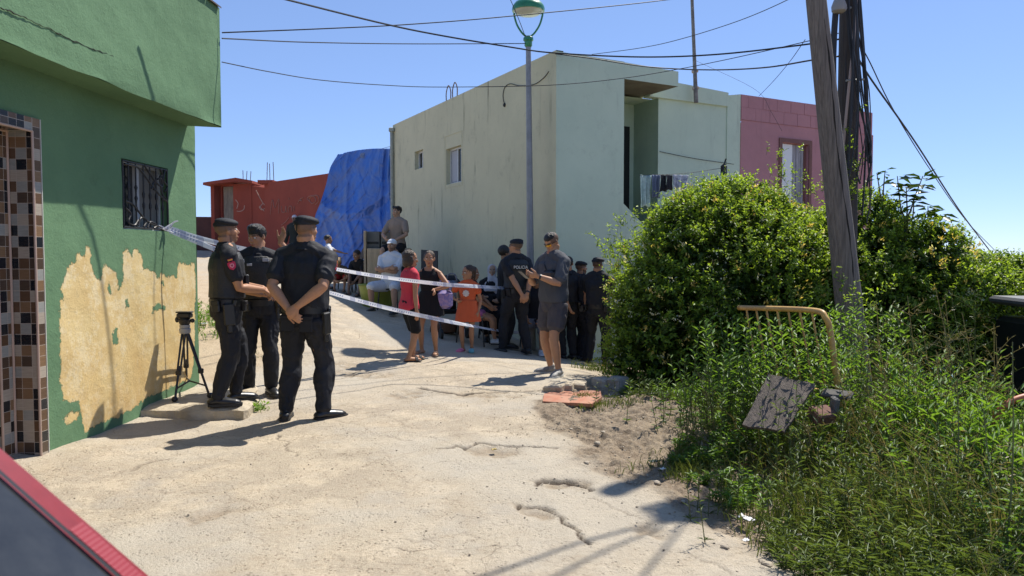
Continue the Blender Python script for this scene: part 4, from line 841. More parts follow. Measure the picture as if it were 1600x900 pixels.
# ================= police tape
def tapemat():
    m = bpy.data.materials.new('police_tape'); m.use_nodes = True; N, L = nodes(m); b = N['Principled BSDF']; b.inputs['Roughness'].default_value = .3
    uv = N.new('ShaderNodeUVMap'); uv.uv_map = 'uv'; sp = N.new('ShaderNodeSeparateXYZ'); L.new(uv.outputs[0], sp.inputs[0])
    def M(op, a, b2):
        x = N.new('ShaderNodeMath'); x.operation = op
        for i, v in ((0, a), (1, b2)):
            if hasattr(v, 'links'): L.new(v, x.inputs[i])
            else: x.inputs[i].default_value = v
        return x.outputs[0]
    u, v = sp.outputs[0], sp.outputs[1]
    blk = M('MULTIPLY', M('GREATER_THAN', M('FRACT', M('MULTIPLY', M('ADD', u, M('MULTIPLY', v, .03)), 5.5), 0), .62), M('LESS_THAN', M('FRACT', M('MULTIPLY', u, .9), 0), .45))
    txt = M('MULTIPLY', M('MULTIPLY', M('GREATER_THAN', M('FRACT', M('MULTIPLY', u, 32), 0), .45), M('LESS_THAN', M('ABSOLUTE', M('SUBTRACT', v, .5), 0), .2)), M('LESS_THAN', M('FRACT', M('MULTIPLY', u, 2.1), 0), .6))
    edge = M('GREATER_THAN', M('ABSOLUTE', M('SUBTRACT', v, .5), 0), .36)
    f = M('MAXIMUM', M('MULTIPLY', blk, .42), M('MULTIPLY', txt, .55)); f = M('MAXIMUM', f, M('MULTIPLY', edge, .08))
    mi = N.new('ShaderNodeMix'); mi.data_type = 'RGBA'; L.new(f, mi.inputs[0]); mi.inputs[6].default_value = (.78, .8, .85, 1); mi.inputs[7].default_value = (.05, .1, .33, 1); L.new(mi.outputs[2], b.inputs['Base Color'])
    t = N.new('ShaderNodeBsdfTranslucent'); L.new(mi.outputs[2], t.inputs[0]); mx = N.new('ShaderNodeMixShader'); mx.inputs[0].default_value = .35; L.new(b.outputs[0], mx.inputs[1]); L.new(t.outputs[0], mx.inputs[2]); L.new(mx.outputs[0], N['Material Output'].inputs[0])
    return m
M_tape = tapemat()
def tape(name_label, P3, wd, tw, parent=None, name='barrier_tape'):
    P3 = crom([p if isinstance(p, Vector) else at(*p) for p in P3], 24); org = P3[0].copy(); vs, fs, uvs = [], [], []; ln = 0
    for i, p in enumerate(P3):
        t = (P3[min(i+1, len(P3)-1)]-P3[max(i-1, 0)]).normalized(); up = Vector((0, 0, 1)); sd_ = t.cross(up).normalized()
        if i: ln += (P3[i]-P3[i-1]).length
        an = tw(ln); wv = (up*math.cos(an)+sd_*math.sin(an)); wv = (wv-t*wv.dot(t)).normalized(); bow = t.cross(wv)*(.006*math.sin(ln*5)+.004)
        for k, (q_, bb) in enumerate(((-.5, 0), (0, 1), (.5, 0))): vs.append(tuple(p-org+wv*wd*q_+bow*bb)); uvs.append((ln, k/2))
    for i in range(len(P3)-1):
        for k in range(2): a0 = i*3+k; fs.append((a0, a0+1, a0+4, a0+3))
    me = bpy.data.meshes.new(name); me.from_pydata(vs, [], fs); l = me.uv_layers.new(name='uv'); lu = []
    for f in fs: 
        for i in f: lu += list(uvs[i])
    l.data.foreach_set('uv', lu); me.materials.append(M_tape); me.polygons.foreach_set('use_smooth', [True]*len(fs))
    o = link(name, me, parent, org if parent is None else org-parent.location)
    if parent is None: tag(o, name_label, 'barrier tape')
    return o
wx_ = on_plane(259, 357, gO, gU)[2]+gN*.04
tape('upper white and blue police tape stretched from the barred window past the children', [wx_, (300,369,7.41), (345,381,7.65), (405,394.5,8.0), (460,407,8.34), (517,419,8.73), (600,433,9.15), (690,444,9.7), (737,447,10.5), (790,450,12.05), (829,451,12.5)], .052, lambda s: .1+.6*math.sin(s*.8)*min(1, s/2))
tape('lower white and blue police tape stretched from the barred window to the lamp post', [wx_+Vector((0, 0, -.02)), (300,374.5,7.41), (335,389,7.60), (400,415,7.97), (455,437,8.31), (512,456,8.70), (600,480,9.15), (700,502,9.7), (737,509,10.5), (782,517,12.0), (829,521,12.5)], .052, lambda s: -.1+.7*math.sin(s*.9)*min(1, s/2))
kn = empty('tape_knot', 'knotted ends of police tape tied to the window grille', 'tape', wx_)
for pts in ([(259,357,7.22),(266,352,7.24),(272,347,7.26),(278,345,7.28)], [(258,358,7.22),(266,355,7.24),(270,350,7.26)], [(248,354,7.12),(254,356,7.18),(262,360,7.24),(270,363,7.28)]): tape('', pts, .03, lambda s: s*9, kn, 'tape_end')

# ================= parked red car in the near left corner (only its tail enters the frame)
D1 = 1.3; A_ = at(-60, 597, D1); B_ = at(255, 905, D1)
cr = empty('parked_car', 'red hatchback with a dusty rear window close at the bottom left corner', 'car', (B_.x+.28, .5, 0))
def CL(x, y, z): return Vector((x, y, z))-cr.location
Mred = mat('red_car_paint', (.23, .02, .026), .5, coat=.15, nscale=30, namp=.15); Mrub = mat('black_rubber', (.012, .012, .014), .5)
def prof(k):             # body outline points (x back->front, z), symmetric about y = .5
    return k
ro = A_+(A_-B_).normalized()*.1; zroof = 1.44; xr = A_.x-(zroof-A_.z)*(B_.x-A_.x)/(A_.z-B_.z)
tail = [(B_.x+.02, .86), (B_.x+.10, .78), (B_.x+.14, .5), (B_.x+.12, .3)]
def outline(inset=0):
    return [(xr+.02, zroof), (B_.x-.0, B_.z)]+tail+[(B_.x+.0, .22), (B_.x-3.5, .22), (B_.x-3.62, .5), (B_.x-3.5, .78), (B_.x-2.75, .95), (B_.x-2.1, zroof-.02), (xr-.6, zroof+.03)]
mb = MB(); yc = D1-.8; out = outline(); n = len(out); vs = []
rowsY = [(-.80, .86), (-.79, .93), (-.74, 1.0), (-.4, 1.0), (.4, 1.0), (.74, 1.0), (.79, .93), (.80, .86)]
def shrink(x, z, y):
    t = max(0, z-.9)/.55; yy = y*(1-.11*t); return yy
for y, k in rowsY:
    for x, z in out: vs.append(CL(x if True else x, yc+shrink(x, z, y), z*(1 if abs(y) < .75 else .985)+(0)))
fs = [tuple(reversed(range(n))), tuple(range((len(rowsY)-1)*n, len(rowsY)*n))]
for j in range(len(rowsY)-1):
    for i in range(n): fs.append((j*n+i, j*n+(i+1) % n, (j+1)*n+(i+1) % n, (j+1)*n+i))
mb.add(vs, fs); mb.build('body', Mred, cr, smooth=True)
# tail plane frame: e1 runs down the tailgate, e2 across the car
e1 = Vector((B_.x-(xr+.02), 0, B_.z-zroof)).normalized(); nn = Vector((-e1.z, 0, e1.x)); 
if nn.z < 0: nn = -nn
LT = (Vector((B_.x, 0, B_.z))-Vector((xr+.02, 0, zroof))).length
def TG(s, y, o=0):       # s down from the roof edge, y world, o proud
    zz = zroof+e1.z*s; y2 = yc+shrink(0, zz, y); p = Vector((xr+.02, y2, zroof))+e1*s+nn*o; return p-cr.location
mb = MB(); hb = .727
def frame_ring(i, o): return [TG(.07+i, -hb+i, o), TG(LT-.04-i, -hb-.0+i, o), TG(LT-.04-i, hb-i, o), TG(.07+i, hb-i, o)]
r0, r1 = frame_ring(0, .006), frame_ring(.014, .009); mb.add(r0+r1, [(0, 1, 5, 4), (1, 2, 6, 5), (2, 3, 7, 6), (3, 0, 4, 7)]); mb.build('window_seal', Mrub, cr)
mb = MB(); mb.add(frame_ring(.014, .004), [(0, 1, 2, 3)]); mb.build('rear_window', mat('dusty_glass', (.02, .022, .025), .14, spec=.5, nscale=5, namp=.5, c2=(.045, .048, .05)), cr)
Mlamp = mat('red_lamp_lens', (.27, .028, .032), .4, coat=.2)
for s in (-1, 1):
    mb = MB(); sA = (zroof-A_.z)/-e1.z; k0 = sA+.66*(LT-sA); m_ = 40; y0, y1 = .732, .772; sec = []
    for k in range(m_+1):
        a0 = k0+(LT+.02-k0)*k/m_; h = .004+.0006*(k % 2)
        sec.append([TG(a0, s*y0, .003), TG(a0, s*y0, h), TG(a0, s*y1, h-.002), TG(a0, s*(y1+.003), -.01)])
    for a0, a1 in zip(sec, sec[1:]): mb.add(a0+a1, [(0, 1, 5, 4), (1, 2, 6, 5), (2, 3, 7, 6)])
    mb.add(sec[0], [(3, 2, 1, 0)]); mb.add(sec[-1], [(0, 1, 2, 3)])
    mb.build('tail_light', Mlamp, cr)
for sx_ in (-.75, -3.1):
    for sy in (-.72, .72):
        mb = MB(); M_ = Matrix.Translation(CL(B_.x+sx_+.2, yc+sy, .3)) @ Matrix.Rotation(R(90), 4, 'X'); mb.lathe([(.2, -.09), (.29, -.09), (.31, -.06), (.31, .06), (.29, .09), (.2, .09)], 28, M=M_); wh = mb.build('wheel', Mrub, cr, smooth=True)
        mb = MB(); mb.lathe([(.05, -.095), (.2, -.092), (.2, .092), (.05, .095)], 20, M=M_); mb.build('rim', M_galv, wh, smooth=True)
mb = MB(); mb.bbox(CL(B_.x+.12, yc, .42), (.1, 1.5, .2), .03); mb.build('bumper', Mred, cr)
mb = MB()
for s in (-1, 1): mb.add([CL(B_.x-.75, yc+s*.758, .98), CL(B_.x-1.95, yc+s*.79, .95), CL(B_.x-1.6, yc+s*.745, 1.36), CL(xr-.25, yc+s*.74, 1.36)], [(0, 1, 2, 3)])
mb.build('side_window', M_glass, cr)

# ================= tripod by the wall
t0 = at(291, 600, 7.15); t0.z = zl-.006
tr = empty('tripod', 'black camera tripod standing on the concrete step by the green wall', 'tripod', t0); Mk = mat('tripod_black', (.018, .018, .02), .4, spec=.5)
def TP(x, y, d): return at(x, y, d)-t0
feet = [TP(273, 624, 7.0), TP(328, 613, 7.2), TP(292, 600, 7.75)]; apex = TP(289, 517, 7.2)
for f in feet: f.z = .01
for k, f in enumerate(feet):
    a0 = apex+Vector(((f.x-apex.x)*.08, (f.y-apex.y)*.08, 0)); mb = MB(); sdv = (f-a0).cross(Vector((0, 0, 1))).normalized()*.018
    mb.tube([a0+sdv, a0.lerp(f, .6)+sdv*.8], .010, 8); mb.tube([a0-sdv, a0.lerp(f, .6)-sdv*.8], .010, 8); mb.tube([a0.lerp(f, .5), a0.lerp(f, .97)], .012, 8); mb.bbox(a0.lerp(f, .6), (.05, .03, .05), .006)
    lg = mb.build('leg', Mk, tr, smooth=True); mb = MB(); mb.ell(f+Vector((0, 0, .022)), (.03, .03, .028), 6); mb.build('rubber_foot', Mk, lg, smooth=True)
mid = [apex.lerp(f, .82) for f in feet]; cen = Vector(((mid[0]+mid[1]+mid[2])/3)); cen.z = mid[0].z+.03
mb = MB()
for q_ in mid: mb.tube([cen, q_], .009, 6)
mb.build('spreader', Mk, tr, smooth=True)
mb = MB(); mb.lathe([(.03, -.03), (.05, -.02), (.055, .02), (.04, .035)], 16, c=apex); mb.lathe([(.048, .035), (.05, .05), (.048, .06)], 16, c=apex); mb.build('collar', mat('grey_ring', (.35, .35, .35), .4), tr, smooth=True)
mb = MB(); mb.lathe([(.04, .06), (.052, .075), (.06, .11), (.04, .13)], 16, c=apex); mb.bbox(apex+Vector((0, 0, .15)), (.13, .09, .05), .01); mb.bbox(apex+Vector((.0, 0, .183)), (.15, .07, .014), .004); mb.ell(apex+Vector((.075, 0, .1)), (.022, .016, .022), 6); mb.ell(apex+Vector((-.075, 0, .11)), (.02, .016, .03), 6); mb.build('head', Mk, tr, smooth=True)

# ================= yellow crowd barrier sunk in the weeds
My = mat('yellow_barrier_paint', (.60, .36, .09), .5, nscale=14, namp=.35, c2=(.40, .22, .07))
bA = at(1163, 481, 6.35); bB = at(1268, 485, 5.6); bC = at(1290, 497, 5.45); bD = at(1306, 585, 5.4); 
ba = empty('crowd_barrier', 'faded yellow metal crowd barrier tilted in the weeds', 'barrier', Vector((bD.x, bD.y, Hs(bD.x, bD.y))))
def BL(v): return v-ba.location
down = (bD-bC); 
mb = MB(); far = bA+(bA-bB)*.05; mb.tube(crom([BL(far), BL(bA), BL(bB), BL(bC+Vector((.0, 0, .0))), BL(bC.lerp(bD, .3)+Vector((.015, 0, 0))), BL(bD), BL(bD+down*.6)], 8), .022, 12); mb.build('frame', My, ba, smooth=True)
for k in range(7):
    p = bB.lerp(bA, k/6.2); mb = MB(); mb.tube([BL(p), BL(p+down*1.35)], .0085, 8); mb.build('bar', My, ba, smooth=True)
mb = MB(); mb.tube([BL(bD+down*.35), BL(bD+down*.35+(bA-bB)*.95)], .016, 8); mb.build('lower_rail', My, ba, smooth=True)
# leaning weathered board
P0, P1_, P2_, P3_ = at(1160, 664, 5.0), at(1226, 674, 4.85), at(1274, 600, 5.15), at(1200, 584, 5.3)
def board(pts, th, m, label, cat, name, rag=.008):
    o = sum(pts, Vector())/4; U = (pts[1]-pts[0]); V = (pts[3]-pts[0]); N_ = U.cross(V).normalized()
    n_ = 12; vs = []; 
    for s in (0, th):
        for i in range(n_+1):
            for j in range(n_+1):
                u, v = i/n_, j/n_; p = (pts[0]*(1-u)+pts[1]*u)*(1-v)+(pts[3]*(1-u)+pts[2]*u)*v
                e = rag*(1 if i in (0, n_) or j in (0, n_) else .15); p = p+Vector((noise.noise(p*30), noise.noise(p*30+Vector((5, 0, 0))), noise.noise(p*30+Vector((0, 7, 0)))))*e; vs.append(p-o-N_*s)
    m1 = (n_+1)**2; fs = []
    for i in range(n_):
        for j in range(n_): a0 = i*(n_+1)+j; fs += [(a0, a0+n_+1, a0+n_+2, a0+1), (m1+a0, m1+a0+1, m1+a0+n_+2, m1+a0+n_+1)]
    for i in range(n_):
        for (a0, b0) in ((i, i+1), ((n_)*(n_+1)+i+1, n_*(n_+1)+i), ((i+1)*(n_+1), i*(n_+1)), (i*(n_+1)+n_, (i+1)*(n_+1)+n_)): fs.append((a0, b0, m1+b0, m1+a0))
    mb = MB(); mb.add(vs, fs); ob = mb.build(name, m, None, o); return tag(ob, label, cat)
M_brd = mat('grey_weathered_wood', (.16, .125, .10), .85, nscale=2.5, namp=.6, c2=(.06, .048, .04), stretch=(22, 4, 1.5), bump=.6, bscale=12)
board([P0, P1_, P2_, P3_], .02, M_brd, 'grey weathered wooden board leaning in the weeds below the yellow barrier', 'board', 'wooden_board')

for k, (x, y, d, s, c, lab) in enumerate([(1284, 648, 4.95, (.16, .12, .08), (.20, .1, .07), 'reddish brick fragment right of the weathered board'), (1304, 632, 5.0, (.12, .04, .10), (.16, .15, .14), 'grey tilted slab piece right of the weathered board'), (1308, 616, 5.1, (.2, .1, .03), (.12, .11, .1), 'dark flat scrap above the brick fragment')]):
    p = at(x, y, d); mb = MB(); mb.bbox((0, 0, 0), s, .01, M=Matrix.Rotation(.4+k, 4, 'Z') @ Matrix.Rotation(.5-.4*k, 4, 'X')); tag(mb.build('rubble_piece', mat('rub%d' % k, c, .9, nscale=8, namp=.4, bump=.5), None, p), lab, 'rubble')

# ================= rubble and litter where the concrete ends
M_terra = mat('orange_board', (.40, .15, .085), .9, nscale=9, namp=.3, c2=(.42, .24, .16), bump=.3)
def flat_piece(px, th, m, label, cat, name, lift=.02):
    pts = [gnd(*p) for p in px]; o = sum(pts, Vector())/len(pts); z = max(p.z for p in pts)+lift; mb = MB()
    top = [Vector((p.x, p.y, p.z+lift+.01*noise.noise(p*9)))-o for p in pts]; n_ = len(top)
    mb.add(top+[t-Vector((0, 0, th)) for t in top], [tuple(range(n_)) if True else 0, tuple(reversed(range(n_, 2*n_)))]+[((i+1) % n_, i, n_+i, n_+(i+1) % n_) for i in range(n_)])
    return tag(mb.build(name, m, None, o), label, cat)
flat_piece([(848,629),(850,618),(876,611),(905,614),(896,624),(890,632)], .03, M_terra, 'left flat piece of broken orange board on the dirt edge', 'board', 'orange_board', .014)
flat_piece([(890,633),(897,624),(906,613),(938,612),(940,624),(925,634)], .03, M_terra, 'right flat piece of broken orange board on the dirt edge', 'board', 'orange_board', .022)
M_blk = mat('pale_block', (.48, .40, .29), .9, nscale=6, namp=.3, bump=.6)
def stone(px, py, s, label, m=None, seed=0, cat='stone', name='stone_block', rz=0, box=True):
    p = gnd(px, py); mb = MB()
    if box: mb.bbox((0, 0, s[2]/2-.02), s, min(s)*.15, M=Matrix.Rotation(rz, 4, 'Z') @ Matrix.Rotation(.05, 4, 'X'))
    else: mb.ell((0, 0, s[2]*.3), (s[0]/2, s[1]/2, s[2]/2), 8)
    for i, v in enumerate(mb.v): mb.v[i] = v+Vector((noise.noise(v*9+Vector((seed, 0, 0))), noise.noise(v*9+Vector((0, seed, 3))), noise.noise(v*9+Vector((3, 0, seed)))))*min(s)*.25
    return tag(mb.build(name, m or M_blk, None, p, smooth=not box), label, cat)
stone(868, 611, (.2, .26, .1), 'pale block beside the sneakers of the man with the phone', seed=1, rz=-.3); stone(884, 609, (.17, .26, .1), 'second pale block just right of the first one', seed=2, rz=-.25); stone(905, 606, (.16, .25, .09), 'third pale block next to the grass tuft', seed=3, rz=-.2)
stone(944, 604, (.2, .24, .12), 'broken pale concrete lump against the bush foot', seed=4, rz=.5, m=mat('lump', (.5, .44, .36), .9, nscale=7, namp=.5, bump=.7)); stone(966, 608, (.22, .2, .16), 'grey angular stone in front of the bush', seed=5, rz=.9, m=mat('grey_stone', (.42, .38, .33), .9, nscale=7, namp=.4, bump=.6))
rr = random.Random(3); Mpeb = mat('pebble', (.45, .38, .29), .9, nscale=12, namp=.4); peb = MB()
pp = []
for k in range(60):
    x, y = rr.uniform(835, 1250), rr.uniform(610, 890)
    if y > 640+(x-835)*.62+40 or y < 612+(x-835)*.2: continue
    pp.append((x, y))
pmesh = []
for k in range(4):
    mb = MB(); mb.ell((0, 0, .3), (1, .8, .6), 6)
    for i, v in enumerate(mb.v): mb.v[i] = v+Vector((noise.noise(v*1.5+Vector((k*9, 0, 0))), noise.noise(v*1.5+Vector((0, k*5, 3))), 0))*.4
    o = mb.build('pebble', Mpeb); pmesh.append(o.data); bpy.data.objects.remove(o)
zones = [(0, 660, 'on the dirt just below the orange boards'), (660, 700, 'on the dirt left of the mound'), (700, 740, 'on the gravel between the mound and the long crack'), (740, 780, 'on the gravel above the round cable shadow'), (780, 820, 'beside the round cable shadow'), (820, 999, 'on the sand at the foot of the foreground weeds')]
seen_z = set()
for k, (x, y) in enumerate(sorted(pp, key=lambda q: q[1])):
    zz = (k % 5, [z for z in zones if z[0] <= y < z[1]][0][2])
    if zz in seen_z: continue
    seen_z.add(zz)
    p = gnd(x, y); s = (.014, .018, .023, .028, .034)[k % 5]; o = link('pebble', pmesh[k % 4], None, p+Vector((0, 0, -.004))); o.scale = (s, s, s*.8); o.rotation_euler = (0, 0, rr.uniform(0, 6))
    tag(o, '%s stone %s' % (('tiny round', 'small', 'medium', 'large flat', 'largest')[k % 5], [z for z in zones if z[0] <= y < z[1]][0][2]), 'pebble', 'loose stones on the dirt verge')
# uncountable fine gravel: one mesh
vg, fg = [], []; base = [tuple(v.co) for v in pmesh[0].vertices]; pf = [list(q.vertices) for q in pmesh[0].polygons]
gv = np.array(base); Vs = []; Fs3 = []; n0 = 0; tri = []
for q in pf:
    for i in range(1, len(q)-1): tri.append((q[0], q[i], q[i+1]))
tri = np.array(tri); cnt = 0
while cnt < 1500:
    x, y = rng.uniform(-3, 2.6), rng.uniform(2.8, 9.5); on = poly_sd(np.array([x]), np.array([y]), poly)[0]
    if on < -.02 and rng.random() > .16*math.exp(on*1.2)+.05: continue
    if on > .9: continue
    s = rng.uniform(.003, .009)*(1.3 if on > 0 else 1); a = rng.uniform(0, 6.28); Rz = np.array([[math.cos(a), -math.sin(a), 0], [math.sin(a), math.cos(a), 0], [0, 0, .8]]); Vs.append(gv @ Rz.T*s+np.array([x, y, Hs(x, y)-(.015 if on > 0 else 0)])); Fs3.append(tri+n0); n0 += len(gv); cnt += 1
tag(link('gravel', np_mesh('gravel', np.concatenate(Vs), np.concatenate(Fs3), Mpeb)), 'fine loose gravel strewn over the street edge and dirt verge', 'gravel', kind='stuff')
def litter(px, py, s, c, label, name='litter', rot=.4):
    p = gnd(px, py); n_ = 7; vs = [Vector(((i/(n_-1)-.5)*s[0], (j/(n_-1)-.5)*s[1], .02+.35*s[1]*noise.noise((i*.6+px, j*.6, 0)))) for j in range(n_) for i in range(n_)]
    mb = MB(); mb.add(vs, [(j*n_+i, j*n_+i+1, (j+1)*n_+i+1, (j+1)*n_+i) for j in range(n_-1) for i in range(n_-1)], M=Matrix.Rotation(rot, 4, 'Z')); o = mb.build(name, mat('lit_'+name+str(px), c, .5), None, p, smooth=True)
    sm = o.modifiers.new('t', 'SOLIDIFY'); sm.thickness = .003; return tag(o, label, 'litter')
litter(1166, 815, (.1, .045), (.7, .7, .72), 'crumpled white wrapper at the edge of the weeds', 'wrapper', 2.2); litter(1036, 737, (.045, .03), (.75, .77, .75), 'tiny white scrap on the gravel', 'paper_scrap'); litter(1166, 850, (.04, .03), (.75, .75, .73), 'white scrap near the bottom of the verge', 'paper_scrap')
litter(1021, 725, (.06, .04), (.02, .05, .04), 'small dark green scrap on the gravel', 'plastic_scrap'); litter(1240, 843, (.16, .03), (.5, .48, .44), 'pale strip of rubbish under the weeds', 'rubbish_strip', .2); litter(1248, 885, (.04, .03), (.7, .68, .65), 'white scrap at the very bottom beside the weeds', 'paper_scrap')
litter(772, 706, (.04, .03), (.42, .31, .08), 'small mustard coloured scrap beside the long crack', 'paper_scrap'); litter(318, 508, (.09, .06), (.7, .7, .68), 'white plastic scrap in the grass by the green wall', 'plastic_scrap')
litter(1162, 730, (.06, .04), (.5, .14, .08), 'small red scrap among the weeds', 'paper_scrap')

# ================= waste container at the right edge
cx = at(1690, 560, 7.6); cz_ = Hs(cx.x, cx.y); cb = empty('waste_container', 'large dark waste container half hidden behind the bush at the right edge', 'container', (cx.x, cx.y, cz_-.1), R(-8))
Mc = mat('dark_container', (.018, .02, .022), .5, nscale=6, namp=.3)
top = at(1580, 475, 7.4).z-cz_+.1
mb = MB(); mb.bbox((.35, .4, top*.5-.1), (1.6, .9, top-.2), .05); mb.build('body', Mc, cb)
mb = MB(); mb.bbox((.35, .4, top-.02), (1.7, 1.0, .09), .03); mb.build('lid', mat('container_lid', (.10, .10, .11), .5), cb)
mb = MB(); mb.bbox((.35, -.1, top-.19), (1.68, .05, .12), .015); mb.build('rim_board', mat('rim_greybrown', (.22, .17, .15), .7, nscale=6, namp=.3), cb)
op = at(1603, 642, 4.6); mb = MB(); mb.tube(crom([(-.22, 0, -.12), (-.15, 0, .02), (.0, 0, .09), (.2, 0, .1), (.4, 0, .03)], 6), .022, 10); tag(mb.build('orange_tube', mat('orange_pipe', (.5, .14, .05), .5, nscale=10, namp=.3), None, op, smooth=True), 'curved orange pipe in the weeds at the right edge', 'pipe')

# ================= laundry on the balcony
l0, l1 = gw(1000, 275, -.05), gw(1075, 268, .1)
M_line = M_cable
A0 = PG(gw(999, 275, -.06)[0], gw(999, 274, -.06)[1], -.06); A1 = PG(gw(1132, 268, .5)[0], gw(1132, 262, .5)[1], .5)
clothes = [(1000, 1017, 322, (.55, .68, .62), 'pale green printed cloth hanging first on the balcony line', .35), (1018, 1031, 308, (.16, .19, .27), 'blue-grey trousers hanging second on the balcony line', .2), (1032, 1040, 298, (.02, .02, .025), 'black garment third on the balcony line', .2), (1041, 1050, 296, (.05, .045, .05), 'dark brown garment fourth on the balcony line', .2), (1051, 1075, 295, (.2, .2, .28), 'grey and white striped shirt last on the balcony line', .6)]
mb = MB(); mb.tube([p-A0 for p in crom([A0, A0.lerp(A1, .5)-Vector((0, 0, .04)), A1], 8)], .005, 5); tag(mb.build('clothes_line', M_line, None, A0), 'clothes line strung across the mint balcony above the bush', 'clothes line')
for x0, x1, yb, c, lab, na in clothes:
    t0_ = (x0-999)/(1132-999); pz = at(x0, 274, 13.6); dpt = 13.35
    a0, a1, b0 = at(x0, 273+.0*(x0-999), dpt), at(x1, 273, dpt+.1), at(x0, yb, dpt)
    L_ = (a0.z-b0.z); W_ = (a1-a0).xy.length; nx_, nz_ = 16, 14; vs = []; dr = Vector((a1.x-a0.x, a1.y-a0.y, 0)).normalized(); nr = Vector((dr.y, -dr.x, 0))
    for j in range(nz_):
        for i in range(nx_): u, v = i/(nx_-1), j/(nz_-1); vs.append(dr*(u*W_*(1-.08*math.sin(v*3)))+nr*(.03*math.sin(u*15+v*1.5)*(.4+v))-Vector((0, 0, v*L_*(1+.05*math.sin(u*9)))))
    mb = MB(); mb.add(vs, [(j*nx_+i, j*nx_+i+1, (j+1)*nx_+i+1, (j+1)*nx_+i) for j in range(nz_-1) for i in range(nx_-1)]); o = mb.build('hanging_garment', mat('laundry%d' % x0, c, .85, nscale=22, namp=na, c2=(.7, .7, .7) if na > .5 else None), None, a0, smooth=True); sm = o.modifiers.new('t', 'SOLIDIFY'); sm.thickness = .006; tag(o, lab, 'laundry')
mb = MB(); o_ = at(1131, 266, 14.3); mb.bbox((0, 0, 0), (.12, .08, .22), .03); mb.tube([(0, 0, .1), (.04, 0, .22)], .015, 6); tag(mb.build('hanging_pouch', M_cable, None, o_), 'small black pouch hanging at the right end of the clothes line', 'pouch')
wl_ = [PG(s3+.02, gw(1030, 237, dS)[1], dS-.02), PG((s3+s4)/2, gw(1085, 244, dS)[1]-.05, dS-.03), PG(s4+.2, gw(1135, 256, dS)[1], dS-.02)]; cable(wl_, .006, 'thin wire strung along the mint setback wall above the laundry')
# ================= foliage helpers
def unit(a): return a/np.maximum(np.linalg.norm(a, axis=1, keepdims=True), 1e-9)
class Leaves:
    def __init__(s): s.V = []; s.F = []; s.r = []; s.n = 0
    def add(s, B, D, U, L, W, r, droop=.15, fold=.25):
        n = len(B); D = unit(D); S = unit(np.cross(D, U)); N_ = np.cross(S, D); L = np.broadcast_to(L, (n,))[:, None]; W = np.broadcast_to(W, (n,))[:, None]
        mid = B+D*L*.45-N_*L*droop*.15; a = mid+S*W*.5+N_*W*fold; b = mid-S*W*.5+N_*W*fold; tip = B+D*L-N_*L*droop
        V = np.stack([B, a, tip, b], 1).reshape(-1, 3); k = s.n+4*np.arange(n)[:, None]
        s.V.append(V); s.F.append((k+np.array([[0, 1, 2]]))); s.F.append((k+np.array([[0, 2, 3]]))); s.r.append(np.repeat(np.broadcast_to(r, (n,)), 4)); s.n += 4*n
    def stem(s, A, B, w, r):          # thin crossed ribbons from A to B
        n = len(A); D = unit(B-A); 
        for ref in (np.array([[0, 1., .1]]), np.array([[1., 0, .1]])):
            S = unit(np.cross(D, np.repeat(ref, n, 0)))*np.broadcast_to(w, (n,))[:, None]*.5
            V = np.stack([A-S, A+S, B+S*.6, B-S*.6], 1).reshape(-1, 3); k = s.n+4*np.arange(n)[:, None]
            s.V.append(V); s.F.append(k+np.array([[0, 1, 2]])); s.F.append(k+np.array([[0, 2, 3]])); s.r.append(np.repeat(np.broadcast_to(r, (n,)), 4)); s.n += 4*n
    def build(s, name, m, parent=None, org=None):
        V = np.concatenate(s.V); 
        if org is not None: V = V-np.array(org)[None]
        return link(name, np_mesh(name, V, np.concatenate(s.F), m, rnd=np.concatenate(s.r)), parent, None if parent is not None else org)
def rdir(n): return unit(rng.normal(size=(n, 3)))
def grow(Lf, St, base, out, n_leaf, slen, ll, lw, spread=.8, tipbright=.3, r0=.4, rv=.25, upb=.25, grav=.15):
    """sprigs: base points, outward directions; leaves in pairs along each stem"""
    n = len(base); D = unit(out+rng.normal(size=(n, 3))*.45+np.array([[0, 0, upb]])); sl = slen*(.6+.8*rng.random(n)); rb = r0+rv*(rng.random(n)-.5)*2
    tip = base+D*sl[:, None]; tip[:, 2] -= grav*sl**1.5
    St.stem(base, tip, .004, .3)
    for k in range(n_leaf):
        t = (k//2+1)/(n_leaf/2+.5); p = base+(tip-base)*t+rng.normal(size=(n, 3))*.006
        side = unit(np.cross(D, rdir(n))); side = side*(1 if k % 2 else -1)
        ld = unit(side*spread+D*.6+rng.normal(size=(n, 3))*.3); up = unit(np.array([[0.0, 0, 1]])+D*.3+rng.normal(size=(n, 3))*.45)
        Lf.add(p, ld, up, ll*(.65+.6*rng.random(n))*(1.15-.45*t), lw*(.7+.5*rng.random(n))*(1.1-.4*t), np.clip(rb+tipbright*t*t+rng.normal(size=n)*.08, 0, 1))
